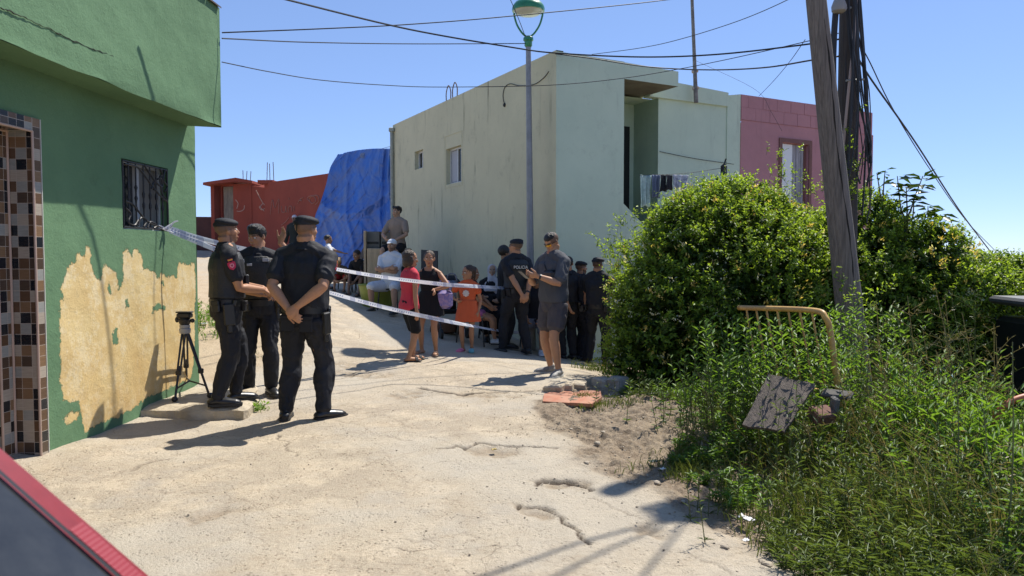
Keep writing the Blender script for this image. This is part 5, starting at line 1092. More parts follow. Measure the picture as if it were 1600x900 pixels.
# ================= the big honeysuckle bush
BL_ = [((1128, 476), 9.4, 1.40, 1.15, 1.33), ((1045, 510), 9.0, .70, .8, .96), ((1016, 560), 8.9, .5, .6, .62), ((1230, 460), 9.6, 1.05, 1.0, 1.08), ((1310, 455), 9.7, 1.05, 1.1, 1.08), ((1400, 470), 9.7, 1.0, 1.1, .95), ((1490, 490), 9.8, .8, .95, .66), ((1250, 560), 9.0, 1.3, .8, .9), ((1450, 560), 9.3, 1.1, .7, .75), ((1415, 425), 9.5, .8, .8, .62), ((1490, 455), 9.6, .7, .8, .48), ((1560, 448), 9.9, .75, .8, .38), ((1640, 450), 10.2, .9, .8, .38), ((1140, 338), 9.6, .62, .7, .42), ((1066, 372), 9.3, .42, .6, .42), ((1190, 345), 9.6, .4, .6, .32), ((1345, 345), 9.6, .35, .5, .3)]
ells = [(np.array(at(c[0], c[1], d)), np.array([rx, ry, rz])) for c, d, rx, ry, rz in BL_]
def bush_points(n, depth_lo, depth_hi):
    w_ = np.array([e[1][0]*e[1][2]+e[1][0]*e[1][1] for e in ells]); k = rng.choice(len(ells), n, p=w_/w_.sum()); C = np.stack([e[0] for e in ells])[k]; Rr = np.stack([e[1] for e in ells])[k]
    d = rdir(n); d[:, 1] -= .25; d = unit(d); f = 1-(depth_lo+(depth_hi-depth_lo)*rng.random(n)); P_ = C+d*Rr
    bump_ = 1+.13*fbm(P_*1.3, 3)+.07*vnoise(P_*5); P_ = C+d*Rr*(f*bump_)[:, None]
    ok = np.ones(n, bool)
    for i, (c, r) in enumerate(ells):
        q = (((P_-c)/r)**2).sum(1); ok &= ~((q < (1-depth_hi-.14)**2) & (k != i))
    ok &= P_[:, 2] > H(P_[:, 0], P_[:, 1])-.05
    nrm = unit(d/Rr)
    return P_[ok], nrm[ok]
bo = at(1180, 470, 9.4); bo.z = Hs(bo.x, bo.y); bush = empty('honeysuckle_bush', 'huge sprawling green bush with yellow and white honeysuckle flowers in front of the houses', 'bush', bo)
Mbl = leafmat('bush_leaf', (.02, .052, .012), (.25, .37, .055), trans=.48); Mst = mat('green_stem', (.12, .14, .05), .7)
Lf, St = Leaves(), Leaves()
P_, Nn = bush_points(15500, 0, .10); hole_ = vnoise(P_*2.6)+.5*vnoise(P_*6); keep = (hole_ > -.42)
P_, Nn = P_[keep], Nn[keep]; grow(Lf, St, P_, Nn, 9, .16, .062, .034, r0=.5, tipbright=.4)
P_, Nn = bush_points(11000, .12, .36); grow(Lf, St, P_, Nn, 7, .15, .075, .045, r0=.2, tipbright=.1)  # inner sprigs coloured darker than outer ones: bush shade put into leaf colour
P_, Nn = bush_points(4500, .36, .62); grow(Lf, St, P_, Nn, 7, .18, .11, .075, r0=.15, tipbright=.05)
P_, Nn = bush_points(1500, 0, .05); up_ = (P_[:, 2] > bo.z+.9)&(P_[:, 0] < 4.6)&(rng.random(len(P_)) < .6); P_, Nn = P_[up_], Nn[up_]; grow(Lf, St, P_+Nn*.02, Nn, 12, .27, .042, .02, r0=.6, tipbright=.35, upb=.6, grav=.5)
# shoots climbing the poles and reaching to the left
for (x, y, d, n_, sx_, sz_) in ((1328, 275, 8.3, 40, .10, .26), (1222, 285, 9.2, 30, .12, .2), (1300, 300, 8.6, 40, .2, .15), (960, 385, 8.8, 14, .12, .06), (985, 350, 8.9, 14, .14, .06), (1335, 470, 7.2, 26, .22, .12), (1190, 350, 8.4, 30, .3, .2)):
    c = np.array(at(x, y, d)); P2_ = c+rng.normal(size=(n_, 3))*np.array([sx_, .06, sz_]); grow(Lf, St, P2_, np.repeat([[0, -.3, .6]], n_, 0), 8, .16, .05, .024, r0=.6)
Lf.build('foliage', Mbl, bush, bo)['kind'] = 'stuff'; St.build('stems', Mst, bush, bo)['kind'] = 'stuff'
Fl, Fw = Leaves(), Leaves(); P_, Nn = bush_points(1700, -.03, .04); clus = vnoise(P_*1.7+31) > .02; P_, Nn = P_[clus][:430], Nn[clus][:430]
for i in range(len(P_)):
    n_ = 9; tgt = Fl if rng.random() < .68 else Fw; o_ = P_[i]+Nn[i]*.05+rng.normal(size=(n_, 3))*.022; tgt.add(o_, rdir(n_)+Nn[i]*1.0+np.array([0, 0, .3]), rdir(n_), .045, .016, rng.random(n_), fold=.1)
Fl.build('yellow_flowers', leafmat('yellow_petal', (.6, .42, .08), (.78, .66, .28), trans=.3), bush, bo)['kind'] = 'stuff'
Fw.build('white_flowers', leafmat('white_petal', (.6, .55, .35), (.8, .78, .62), trans=.3), bush, bo)['kind'] = 'stuff'
# ================= young tree with broad leaves rising out of the bush
def young_tree(px, py0, py1, d, label, seeds, sz=1):
    b0 = at(px, py0, d); z0 = Hs(b0.x, b0.y); t = empty('young_tree', label, 'tree', Vector((b0.x, b0.y, z0)))
    L2, S2 = Leaves(), Leaves(); mb = MB()
    for (tx, ty, n_) in seeds:
        p1 = at(tx, ty, d+rng.uniform(-.1, .1)); P3 = crom([Vector((b0.x, b0.y, z0)), Vector(b0), b0.lerp(p1, .5)+Vector((rng.uniform(-.05, .05), 0, .03)), p1], 6); mb.tube([p-t.location for p in P3], [.018-.013*i/(len(P3)-1) for i in range(len(P3))], 6)
        k = np.arange(n_); an = k*2.4; o_ = np.array(p1)[None]-np.array([[0, 0, 1.0]])*(k/n_)[:, None]*.18*sz
        D_ = np.stack([np.cos(an), np.sin(an)*.8, .25-.05*k/n_+rng.normal(size=n_)*.3], 1); L2.add(o_+unit(D_)*.02, D_, np.repeat([[0, 0, 1.]], n_, 0)+rng.normal(size=(n_, 3))*.2, .20*sz*(.7+.4*rng.random(n_)), .085*sz, rng.random(n_)*.8, droop=.35, fold=.12)
    mb.build('trunk', mat('young_bark', (.13, .1, .06), .8), t, smooth=True); L2.build('crown', leafmat('broad_leaf', (.014, .036, .010), (.06, .12, .025), trans=.22), t, t.location)
young_tree(1415, 380, 270, 9.3, 'young tree with broad dark leaves rising against the sky right of the poles', [(1416, 292, 14), (1442, 275, 12), (1402, 275, 7), (1428, 305, 10)])
young_tree(1455, 390, 320, 9.4, 'lower broad-leaved sapling just right of the taller young tree', [(1450, 322, 14), (1470, 335, 12), (1488, 362, 9), (1455, 345, 8)])
young_tree(1385, 360, 270, 9.2, 'thin arching shoot with few leaves left of the young tree', [(1370, 270, 5), (1383, 266, 4)], .55)
# ================= weeds on the right
wb = [gnd(*p) for p in [(1290,925),(1235,893),(1195,862),(1168,828),(1140,800),(1110,775),(1065,745),(1048,715),(1075,690),(1098,662),(1085,640),(1045,625),(1000,618),(965,600),(940,588),(950,574)]]
wpoly = [(2.1, 2.3)]+[(p.x, p.y) for p in wb]+[(2.3, 11.5), (12, 11.5), (12, 2.3)]
def weed_pts(n, ymax=8.6):
    y = 2.9+(ymax-2.9)*rng.random(n)**1.15; x = rng.uniform(-.1, 1, n)*(y*.78+1.2); s = poly_sd(x, y, wpoly); ok = (s < .02)&(x < y*.78+.8); return x[ok], y[ok], -s[ok]
Gl, Gb, Gg, Gd, Gs = Leaves(), Leaves(), Leaves(), Leaves(), Leaves()
def hmap(x, y, s): return np.clip(.10+.42*np.maximum(s, 0), .08, .62)*(.75+.5*(vnoise(np.stack([x*1.3, y*1.3, x*0], 1))+.3))
def herb(x, y, h, Lv, ll, lw, nl, r0, lean=.25):
    n = len(x); z = H(x, y)-.02; B = np.stack([x, y, z], 1); D = unit(np.stack([rng.normal(size=n)*lean, rng.normal(size=n)*lean, np.ones(n)], 1)); T = B+D*h[:, None]
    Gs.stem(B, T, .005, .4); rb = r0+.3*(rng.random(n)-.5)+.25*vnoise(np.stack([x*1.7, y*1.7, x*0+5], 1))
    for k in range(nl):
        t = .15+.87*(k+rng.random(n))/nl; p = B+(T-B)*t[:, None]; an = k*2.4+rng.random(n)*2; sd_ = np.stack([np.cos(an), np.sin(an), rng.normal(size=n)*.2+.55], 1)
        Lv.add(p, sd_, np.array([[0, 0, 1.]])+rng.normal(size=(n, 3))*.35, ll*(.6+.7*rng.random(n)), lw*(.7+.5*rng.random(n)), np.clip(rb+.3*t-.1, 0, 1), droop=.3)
x, y, s = weed_pts(5200); h = hmap(x, y, s); dn = vnoise(np.stack([x*2.2, y*2.2, x*0+90], 1)) > -.25; x, y, s, h = x[dn], y[dn], s[dn], h[dn]; ty = vnoise(np.stack([x*1.1, y*1.1, x*0+60], 1)); A1_ = ty < -.02
herb(x[A1_], y[A1_], h[A1_]*.85, Gl, .06, .007, 20, .42)
herb(x[~A1_], y[~A1_], h[~A1_]*.85, Gb, .052, .017, 18, .55)
x, y, s = weed_pts(420, 6.5); k_ = (s > .3)&(vnoise(np.stack([x*1.6, y*1.6, x*0+33], 1)) > .1); herb(x[k_], y[k_], hmap(x, y, s)[k_]*.9, Gd, .045, .008, 16, .45)
def blades(x, y, h, n_per, r0, wd=.006, Lv=None):
    Lv = Lv or Gg; x = np.repeat(x, n_per)+rng.normal(size=len(x)*n_per)*.035; y = np.repeat(y, n_per)+rng.normal(size=len(x))*.035; h = np.repeat(h, n_per)*(.5+.8*rng.random(len(x))); n = len(x)
    B = np.stack([x, y, H(x, y)-.01], 1); a = rng.uniform(0, 6.28, n); ln = rng.uniform(.1, .8, n); D1_ = unit(np.stack([np.cos(a)*ln*.5, np.sin(a)*ln*.5, np.ones(n)], 1)); M1 = B+D1_*h[:, None]*.55; D2_ = unit(np.stack([np.cos(a)*ln*1.6, np.sin(a)*ln*1.6, np.ones(n)*.55], 1)); T = M1+D2_*h[:, None]*.5
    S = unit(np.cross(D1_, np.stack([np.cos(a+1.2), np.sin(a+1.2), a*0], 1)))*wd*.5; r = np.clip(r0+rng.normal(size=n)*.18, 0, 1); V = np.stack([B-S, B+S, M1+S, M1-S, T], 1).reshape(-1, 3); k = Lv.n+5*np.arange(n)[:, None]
    Lv.V.append(V); Lv.F += [k+np.array([[0, 1, 2]]), k+np.array([[0, 2, 3]]), k+np.array([[3, 2, 4]])]; Lv.r.append(np.repeat(r, 5)); Lv.n += 5*n
x, y, s = weed_pts(2600, 7.8); blades(x, y, np.clip(hmap(x, y, s)*.9, .08, .42), 7, .45)
x, y, s = weed_pts(900, 7); k_ = s < .6; blades(x[k_], y[k_], np.full(k_.sum(), .13), 8, .5)
x, y, s = weed_pts(1300, 7.5); k_ = s > .35; blades(x[k_], y[k_], np.clip(hmap(x, y, s)[k_]*1.2, .2, .7), 3, .5, .004, Gd)
# bright leafy plants: around the barrier, and right of the middle
def patch(px, py, d, rx, rz, n, ll, lw, r0, Lv, nl=16):
    c = at(px, py, d); x = c.x+rng.normal(size=n)*rx*.5; y = d+rng.normal(size=n)*.25; topz = c.z+rz*(1-np.abs(rng.normal(size=n))*.5); h = np.clip(topz-H(x, y), .15, 1.9); n = len(x)
    z = H(x, y); B = np.stack([x, y, z], 1); D = unit(np.stack([rng.normal(size=n)*.12, rng.normal(size=n)*.12, np.ones(n)], 1)); T = B+D*h[:, None]; Gs.stem(B, T, .006, .4); rb = r0+.2*(rng.random(n)-.5)
    for k in range(nl):
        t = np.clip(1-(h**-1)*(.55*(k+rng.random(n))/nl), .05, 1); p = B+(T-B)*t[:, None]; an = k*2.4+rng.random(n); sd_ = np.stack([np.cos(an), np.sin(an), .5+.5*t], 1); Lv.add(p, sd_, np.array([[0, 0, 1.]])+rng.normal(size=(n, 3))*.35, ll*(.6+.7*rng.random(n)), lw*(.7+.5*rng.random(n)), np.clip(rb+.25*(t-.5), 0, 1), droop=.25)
patch(1200, 520, 5.7, .5, .12, 60, .06, .018, .6, Gb); patch(1175, 560, 5.6, .5, .05, 50, .055, .016, .5, Gb); patch(1330, 520, 6.2, .5, .25, 60, .06, .018, .6, Gb); patch(1400, 560, 5.4, .6, .05, 70, .06, .016, .62, Gb)
patch(1470, 610, 5.0, .5, .1, 60, .085, .016, .72, Gb); patch(1530, 640, 4.6, .5, .1, 60, .085, .016, .7, Gb); patch(1590, 690, 4.2, .4, .1, 50, .08, .016, .75, Gb); patch(1100, 600, 6.3, .5, .05, 50, .05, .014, .35, Gb); patch(1030, 610, 7.2, .5, .05, 40, .05, .012, .35, Gl)
patch(1250, 620, 5.0, .25, .0, 25, .055, .012, .5, Gl); patch(1420, 690, 4.3, .8, .05, 70, .055, .009, .5, Gl); patch(1300, 730, 4.2, .8, .0, 60, .05, .008, .45, Gl); patch(1500, 760, 3.8, .6, .05, 50, .05, .009, .5, Gl)
# tall thin branching stalks, half dry
def stalk(px, py, px1, py1, d, dry):
    p0 = at(px, py, d); p0 = Vector((p0.x, p0.y, Hs(p0.x, p0.y))); p1 = at(px1, py1, d+rng.uniform(-.2, .2)); Lv = Gd if dry else Gs
    pts = [p0.lerp(p1, t)+Vector((.04*math.sin(t*4), 0, 0)) for t in np.linspace(0, 1, 7)]; A2 = np.array([tuple(p) for p in pts]); Lv.stem(A2[:-1], A2[1:], .006, .5)
    for k in range(9):
        t = rng.uniform(.35, .95); b = p0.lerp(p1, t); e = b+Vector((rng.normal()*.13, rng.normal()*.1, rng.uniform(.08, .3)*(1.2-t))); Lv.stem(np.array([tuple(b)]), np.array([tuple(e)]), .004, .5)
        n_ = 5; q = np.array(b)[None]+(np.array(e)-np.array(b))[None]*np.linspace(.2, 1, n_)[:, None]; (Gd if dry else Gl).add(q, rdir(n_)+np.array([[0, 0, .6]]), rdir(n_), .035, .004, .5+.3*rng.random(n_))
for k in range(46): x0 = rng.uniform(1330, 1560); stalk(x0, 760, x0+rng.uniform(-40, 40), rng.uniform(440, 600), rng.uniform(4.6, 6), rng.random() < .5)
for k in range(26): x0 = rng.uniform(1090, 1400); stalk(x0, 700, x0+rng.uniform(-25, 25), rng.uniform(560, 680), rng.uniform(4.6, 6), rng.random() < .6)
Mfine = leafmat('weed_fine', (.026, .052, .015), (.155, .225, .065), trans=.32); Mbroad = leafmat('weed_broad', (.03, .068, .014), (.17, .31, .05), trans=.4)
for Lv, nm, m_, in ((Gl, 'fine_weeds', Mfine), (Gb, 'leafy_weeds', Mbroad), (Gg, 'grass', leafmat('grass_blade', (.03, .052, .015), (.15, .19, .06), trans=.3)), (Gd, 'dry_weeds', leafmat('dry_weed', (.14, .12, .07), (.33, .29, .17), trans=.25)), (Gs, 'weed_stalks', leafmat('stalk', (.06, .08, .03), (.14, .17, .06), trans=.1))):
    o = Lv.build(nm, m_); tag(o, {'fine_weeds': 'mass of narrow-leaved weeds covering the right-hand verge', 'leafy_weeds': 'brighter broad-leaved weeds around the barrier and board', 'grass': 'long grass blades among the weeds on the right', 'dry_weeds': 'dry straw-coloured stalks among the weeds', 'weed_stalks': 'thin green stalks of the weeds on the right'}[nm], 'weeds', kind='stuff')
# individually visible tall plants at the right edge
def tall_weed(px, py1, d, label, lean=0, n_=26, ll=.06):
    p0 = at(px, 880, d); p0.z = Hs(p0.x, p0.y); p1 = at(px+lean, py1, d); t = empty('tall_weed', label, 'weed', p0); mb = MB(); P3 = crom([Vector((0, 0, 0)), (p1-p0)*.5+Vector((.02, 0, 0)), p1-p0], 8); mb.tube(P3, [.006-.004*i/(len(P3)-1) for i in range(len(P3))], 6); mb.build('stem', Mst, t, smooth=True)
    L2 = Leaves(); k = np.arange(n_); tt = .15+.85*k/n_; B = np.array(p1-p0)[None]*tt[:, None]; an = k*2.4; L2.add(B, np.stack([np.cos(an), np.sin(an), np.full(n_, .9)], 1), np.repeat([[0, 0, 1.]], n_, 0)+rng.normal(size=(n_, 3))*.2, ll*(1.25-tt)*(.8+.4*rng.random(n_)), .012*(1.2-tt*.7), .3+.5*rng.random(n_)); L2.build('leaves', Mfine, t)
tall_weed(1570, 535, 3.4, 'tallest thin weed stalk rising in front of the dark container at the right edge', 12, 34); tall_weed(1545, 640, 3.6, 'thin weed stalk just left of the tallest one', -8, 22); tall_weed(1597, 600, 3.5, 'thin weed stalk cut by the right edge of the picture', 4, 20); tall_weed(1486, 590, 4.0, 'slender tall weed with sparse leaves right of the dry stalks', 10, 24)
# grass tufts elsewhere
def tuft(px, py, rx, n, h, label, r0=.5, broad=False, ry=None):
    c = gnd(px, py); T_ = Leaves(); x = c.x+rng.normal(size=n)*rx*.5; y = c.y+rng.normal(size=n)*(ry or rx*.5); blades(x, y, np.full(n, h), 6, r0, .006, T_)
    if broad:
        z = H(x, y); an = rng.random(n)*6.28
        for k in range(6): T_.add(np.stack([x+rng.normal(size=n)*.03, y+rng.normal(size=n)*.03, z+h*rng.random(n)], 1), rdir(n)+np.array([[0, 0, .7]]), rdir(n)+np.array([[0, 0, 1.5]]), .06, .022, r0+.3*rng.random(n))
    o = T_.build('grass_tuft', MATS['grass_blade'] if not broad else Mbroad, None, c); tag(o, label, 'grass tuft', kind='stuff')
tuft(327, 503, .55, 130, .2, 'bright grass and weeds between the green wall corner and the officers', .55, True, .7); tuft(396, 642, .09, 14, .06, 'tiny grass tuft at the corner of the concrete step', .6, True, .04); tuft(935, 580, .35, 60, .14, 'grass at the left foot of the big bush', .45, False, .2); tuft(913, 622, .12, 22, .08, 'small grass tuft beside the orange boards', .6, False, .06)
tuft(960, 630, .3, 34, .06, 'thin grass in front of the dirt mound', .55, False, .06); tuft(1075, 735, .3, 60, .09, 'low grass at the edge of the gravel', .5, False, .2); tuft(388, 560, .2, 14, .07, 'sparse grass behind the first officer', .5, False, .2)
# ================= people
_DG = None
class Soup:
    def __init__(s): s.v = []; s.f = []
    def add(s, vs, fs):
        k = len(s.v); s.v += [tuple(v) for v in vs]; s.f += [tuple(i+k for i in f) for f in fs]
    def ell(s, c, r, M=None, n=8):
        m = MB(); m.ell((0, 0, 0), r, n); T = (M or Matrix()) @ Matrix.Translation(Vector(c)); s.add([T @ v for v in m.v], m.f)
    def tube(s, pts, r, n=12, M=None, side=None, flat=1.0):
        """r: radius list; flat: thickness ratio across the direction `side`"""
        pts = [Vector(p) for p in pts]; m_ = len(pts); rs = r if isinstance(r, (list, tuple)) else [r]*m_; vs = []; fs = []
        t0 = (pts[1]-pts[0]).normalized(); u = (Vector(side)-t0*t0.dot(Vector(side))).normalized() if side is not None else t0.orthogonal().normalized()
        rows = []
        P2 = [pts[0]-(pts[1]-pts[0]).normalized()*rs[0]*.5]+pts+[pts[-1]+(pts[-1]-pts[-2]).normalized()*rs[-1]*.5]; R2 = [rs[0]*.55]+list(rs)+[rs[-1]*.55]
        for i, p in enumerate(P2):
            a, b = P2[max(i-1, 0)], P2[min(i+1, len(P2)-1)]; t = (b-a).normalized(); u = (u-t*u.dot(t)).normalized(); w_ = t.cross(u)
            for k in range(n): an = 2*math.pi*k/n; vs.append(p+(u*math.cos(an)*flat+w_*math.sin(an))*R2[i])
        for i in range(len(P2)-1):
            for k in range(n): a, b = i*n+k, i*n+(k+1) % n; fs.append((a, b, b+n, a+n))
        fs.append(tuple(reversed(range(n)))); fs.append(tuple(range((len(P2)-1)*n, len(P2)*n)))
        if M is not None: vs = [M @ v for v in vs]
        s.add(vs, fs)
    def rings(s, rows, n=20):          # rows: (centre, side vector, depth vector) with half-widths baked in
        vs = []; fs = []
        for c, a, b in rows:
            for k in range(n):
                an = 2*math.pi*k/n; ca, sa = math.cos(an), math.sin(an); e = 1/(abs(ca)**2.4+abs(sa)**2.4)**(1/2.4); vs.append(c+a*ca*e+b*sa*e)
        m_ = len(rows)
        for i in range(m_-1):
            for k in range(n): x, y = i*n+k, i*n+(k+1) % n; fs.append((x, y, y+n, x+n))
        fs.append(tuple(reversed(range(n)))); fs.append(tuple(range((m_-1)*n, m_*n))); s.add(vs, fs)
    def solid(s, name, vox, sm=3):
        me = bpy.data.meshes.new('tmp'); me.from_pydata(s.v, [], s.f); o = bpy.data.objects.new('tmp', me); COL.objects.link(o)
        m = o.modifiers.new('r', 'REMESH'); m.mode = 'VOXEL'; m.voxel_size = vox; m2 = o.modifiers.new('s', 'SMOOTH'); m2.factor = .5; m2.iterations = sm
        dg = bpy.context.evaluated_depsgraph_get(); out = bpy.data.meshes.new_from_object(o.evaluated_get(dg)); bpy.data.objects.remove(o); bpy.data.meshes.remove(me); out.name = name
        out.polygons.foreach_set('use_smooth', np.ones(len(out.polygons), bool)); return out
def mverts(me): a = np.empty(len(me.vertices)*3, np.float32); me.vertices.foreach_get('co', a); return a.reshape(-1, 3)
def mnorm(me): a = np.empty(len(me.vertices)*3, np.float32); me.vertices.foreach_get('normal', a); return a.reshape(-1, 3)
def wrinkle(me, amp, sc=(7, 7, 3.2), seed=0):
    V = mverts(me).astype(float); Nn_ = mnorm(me); S = np.array(sc); w1_ = fbm(V*S+seed*3.1, 3); r_ = 1-np.abs(vnoise(V*S*1.7+seed+w1_[:, None]*.8))*2.2
    V = V+Nn_*((w1_*.6+np.clip(r_, -1, 1)*.5)*amp)[:, None]; me.vertices.foreach_set('co', V.astype(np.float32).ravel()); me.update()
def setcol(me, C): a = me.color_attributes.new('Col', 'FLOAT_COLOR', 'POINT'); a.data.foreach_set('color', np.concatenate([C, np.ones((len(C), 1))], 1).astype(np.float32).ravel())
def clothmat(name, c, c2=None, ns=0, rough=.85, na=.2, sheen=0): return mat('cloth_'+name, c, rough, spec=.25, nscale=ns or 3, namp=na, c2=c2, bump=.25, bscale=160, sheen=sheen)
M_skin = mat('skin', (.5, .3, .2), .55, spec=.28, attr='Col', nscale=60, namp=.1)
M_eye = mat('eye_white', (.7, .68, .64), .2); M_iris = mat('eye_dark', (.02, .012, .008), .15)
M_hair = mat('black_hair', (.012, .009, .008), .45, spec=.5, bump=.7, bscale=60, stretch=(3, 3, .6)); M_hairbr = mat('brown_hair', (.05, .028, .016), .5, spec=.5, bump=.7, bscale=60, stretch=(3, 3, .6)); M_blond = mat('blond_hair', (.36, .23, .1), .55, bump=.7, bscale=60)
M_shoe = mat('black_leather', (.014, .014, .015), .38, spec=.5); M_sole = mat('black_sole', (.02, .02, .02), .7)
M_uni = clothmat('uniform_black', (.016, .017, .021), (.024, .025, .031), 2, .72); M_vest = mat('vest_black', (.016, .017, .02), .6, nscale=4, bump=.3, bscale=70); M_gear = mat('gear_black', (.01, .01, .011), .42, spec=.5)
def ik(A, T, l1, l2, pole):
    d = T-A; L_ = d.length; mx = (l1+l2)*.999
    if L_ > mx: T = A+d*(mx/L_); d = T-A; L_ = mx
    L_ = max(L_, abs(l1-l2)+.01); a = (l1*l1-l2*l2+L_*L_)/(2*L_); h = math.sqrt(max(l1*l1-a*a, 0)); u = d.normalized(); p = (Vector(pole)-u*u.dot(Vector(pole))).normalized(); return A+u*a+p*h, T
class Body:
    """joints in metres, body frame: x to the person's right, y forward, z up, origin on the ground below the pelvis"""
    def __init__(s, H_, pose, female=0, kid=0, fat=0):
        s.H = H_; s.f = female; s.k = kid; s.fat = fat; g = H_; hk = .137+.042*kid; s.hh = hk*g
        s.hip = pose.get('hip', .522-.02*kid)*g; px, py = pose.get('hip_xy', (0, 0)); s.P = Vector((px*g, py*g, s.hip))
        s.U = Vector((*pose.get('lean', (0, 0)), 1)).normalized(); tw = R(pose.get('twist', 0)); s.X = Vector((math.cos(tw), math.sin(tw), 0)); s.X = (s.X-s.U*s.X.dot(s.U)).normalized(); s.Y = s.U.cross(s.X)
        s.bend = pose.get('bend', 0); s.sl = (.312-.02*kid)*g
        s.N = s.sp(1.0); s.sw = (.112-.010*female-.004*kid)*g*(1+.06*fat)
        s.hx, s.hp = pose.get('head', (0, 0)); sh = pose.get('shrug', 0)
        s.nd = (s.Udir(1)+s.Yd(1)*(.12+pose.get('neckf', 0))).normalized(); s.HC = s.N+s.nd*(.030-.008*kid)*g*1.0+Vector((0, 0, s.hh*.5))
        s.HM = Matrix.Translation(s.HC) @ (Matrix.Rotation(-R(s.hx)+tw, 4, 'Z') @ Matrix.Rotation(-R(s.hp), 4, 'X')) @ Matrix.Rotation(R(pose.get('roll', 0)), 4, 'Y') @ Matrix.Scale(s.hh, 4)
        s.arm = {}; s.leg = {}
        for sd_, key in ((-1, 'l'), (1, 'r')):
            S_ = s.N-s.Udir(1)*.040*g+s.X*sd_*s.sw+Vector((0, 0, sh*g)); T = pose.get('h'+key, (sd_*.17, .03, .47)); T = s.P+Vector((T[0]*g, T[1]*g, (T[2]-.525)*g)) if not pose.get('abs') else Vector(T)*g
            E, W_ = ik(S_, T, .172*g, .150*g, pose.get('e'+key, (sd_*.6, -1, -.3))); fd = pose.get('f'+key); fd = Vector(fd).normalized() if fd else (W_-E).normalized(); pn = Vector(pose.get('p'+key, (-sd_, 0, 0)))
            s.arm[key] = (S_, E, W_, fd, pn, pose.get('c'+key, 28), sd_)
            J_ = s.P+s.X*sd_*.052*g-s.U*.02*g; F_ = pose.get('g'+key, (sd_*.055, 0)); fz = (F_[2] if len(F_) > 2 else 0); Tf = Vector((F_[0]*g, F_[1]*g, (.045+fz)*g)); K, A2 = ik(J_, Tf, (.238-.01*kid)*g, (.232-.01*kid)*g, pose.get('k'+key, (sd_*.12, 1, .05))); s.leg[key] = (J_, K, A2, R(pose.get('t'+key, -sd_*8)), sd_, pose.get('tip'+key, 0))
    def Udir(s, t): return (s.U+s.Y*s.bend*t).normalized()
    def Yd(s, t): return s.X.cross(s.Udir(t))*-1 if False else (s.Udir(t).cross(s.X)*1.0)
    def sp(s, t): return s.P+s.U*s.sl*t+s.Y*s.bend*s.sl*t*t*.5
    def torso(s, so, lo=-.2, hi=1.0, inf=0, n=14, bot=1.0, neck=True):
        g = s.H; F = s.fat; fe = s.f
        prof = [(-.22, .070, .062), (-.1, .088+.004*fe, .068), (.0, .094+.006*fe, .070), (.16, .088-.004*fe+.022*F, .062+.034*F), (.32, .080-.008*fe+.026*F, .057+.04*F), (.5, .087-.006*fe+.02*F, .062+.03*F), (.68, .096-.006*fe+.014*F, .068+.015*F), (.82, .100-.008*fe+.01*F, .064+.01*F), (.90, .088-.006*fe, .054), (.96, .062, .046), (1.03, .040, .038)]
        def at_(t):
            for (a, w0, d0), (b, w1_, d1) in zip(prof, prof[1:]):
                if t <= b: q = (t-a)/(b-a); q = max(0, q); return w0+(w1_-w0)*q, d0+(d1-d0)*q
            return prof[-1][1:]
        rows = []
        for i in range(n):
            t = lo+(hi-lo)*i/(n-1); w_, d_ = at_(t); k = 1+(bot-1)*max(0, 1-(t-lo)/.35); c = s.sp(t)+(s.Y*.012*g*F if t < .6 else Vector()); rows.append((c, s.X*((w_*g+inf)*k), s.Yd(max(t, 0))*((d_*g+inf)*k)))
        so.rings(rows)
    def armtube(s, so, key, f0, f1, inf0=0, inf1=0, cap=0):
        g = s.H; S_, E, W_, *_ = s.arm[key]; sc = (1-.12*s.f-.10*s.k)*(1+.12*s.fat); pr = [(0, .030), (.3, .0305), (.75, .026), (1, .0235), (1.25, .0255), (1.6, .0205), (2, .0155)]
        def P_(t): return S_.lerp(E, t) if t <= 1 else E.lerp(W_, t-1)
        def r_(t):
            for (a, x), (b, y) in zip(pr, pr[1:]):
                if t <= b: return x+(y-x)*(t-a)/(b-a)
            return pr[-1][1]
        ts = np.linspace(f0, f1, 9); so.tube([P_(t) for t in ts], [r_(t)*g*sc+inf0+(inf1-inf0)*(t-f0)/(f1-f0) for t in ts])
        if f0 == 0: so.ell(S_, (.033*g*sc+inf0*.8,)*3); so.tube([s.N+s.Udir(1)*.012*g, s.N.lerp(S_, .5)+s.Udir(1)*.008*g, S_+s.Udir(1)*.006*g], [.036*g*sc+inf0*.5, .036*g*sc+inf0*.6, .027*g*sc+inf0*.7], side=tuple(s.Yd(1)), flat=1.15)
    def legtube(s, so, key, f0, f1, inf0=0, inf1=0):
        g = s.H; J_, K, A2, *_ = s.leg[key]; sc = (1+.03*s.f-.10*s.k)*(1+.15*s.fat); pr = [(0, .053), (.25, .050), (.6, .040), (.95, .031), (1.05, .031), (1.3, .033), (1.55, .028), (1.85, .020), (2, .0195)]
        def P_(t):
            b = J_.lerp(K, t) if t <= 1 else K.lerp(A2, t-1)
            return b
        def r_(t):
            for (a, x), (b, y) in zip(pr, pr[1:]):
                if t <= b: return x+(y-x)*(t-a)/(b-a)
            return pr[-1][1]
        ts = np.linspace(f0, f1, 12); so.tube([P_(t) for t in ts], [r_(t)*g*sc+inf0+(inf1-inf0)*(t-f0)/(f1-f0) for t in ts])
    def hand(s, so, key):
        S_, E, W_, fd, pn, curl, sd_ = s.arm[key]; L_ = .104*s.H*(1-.04*s.f); Y_ = fd; Z_ = (pn-Y_*pn.dot(Y_)).normalized(); X_ = Y_.cross(Z_)
        th = Z_.cross(Y_)*(1 if True else 1)                       # towards the thumb
        th = th*(-sd_)                                                # palm normal and side decide the thumb side
        so.tube([W_-Y_*.02*s.H*.5, W_+Y_*L_*.12, W_+Y_*L_*.34, W_+Y_*L_*.50], [.0165*s.H, .2*L_, .225*L_, .21*L_], 12, side=Z_, flat=.5)
        cu = R(curl)
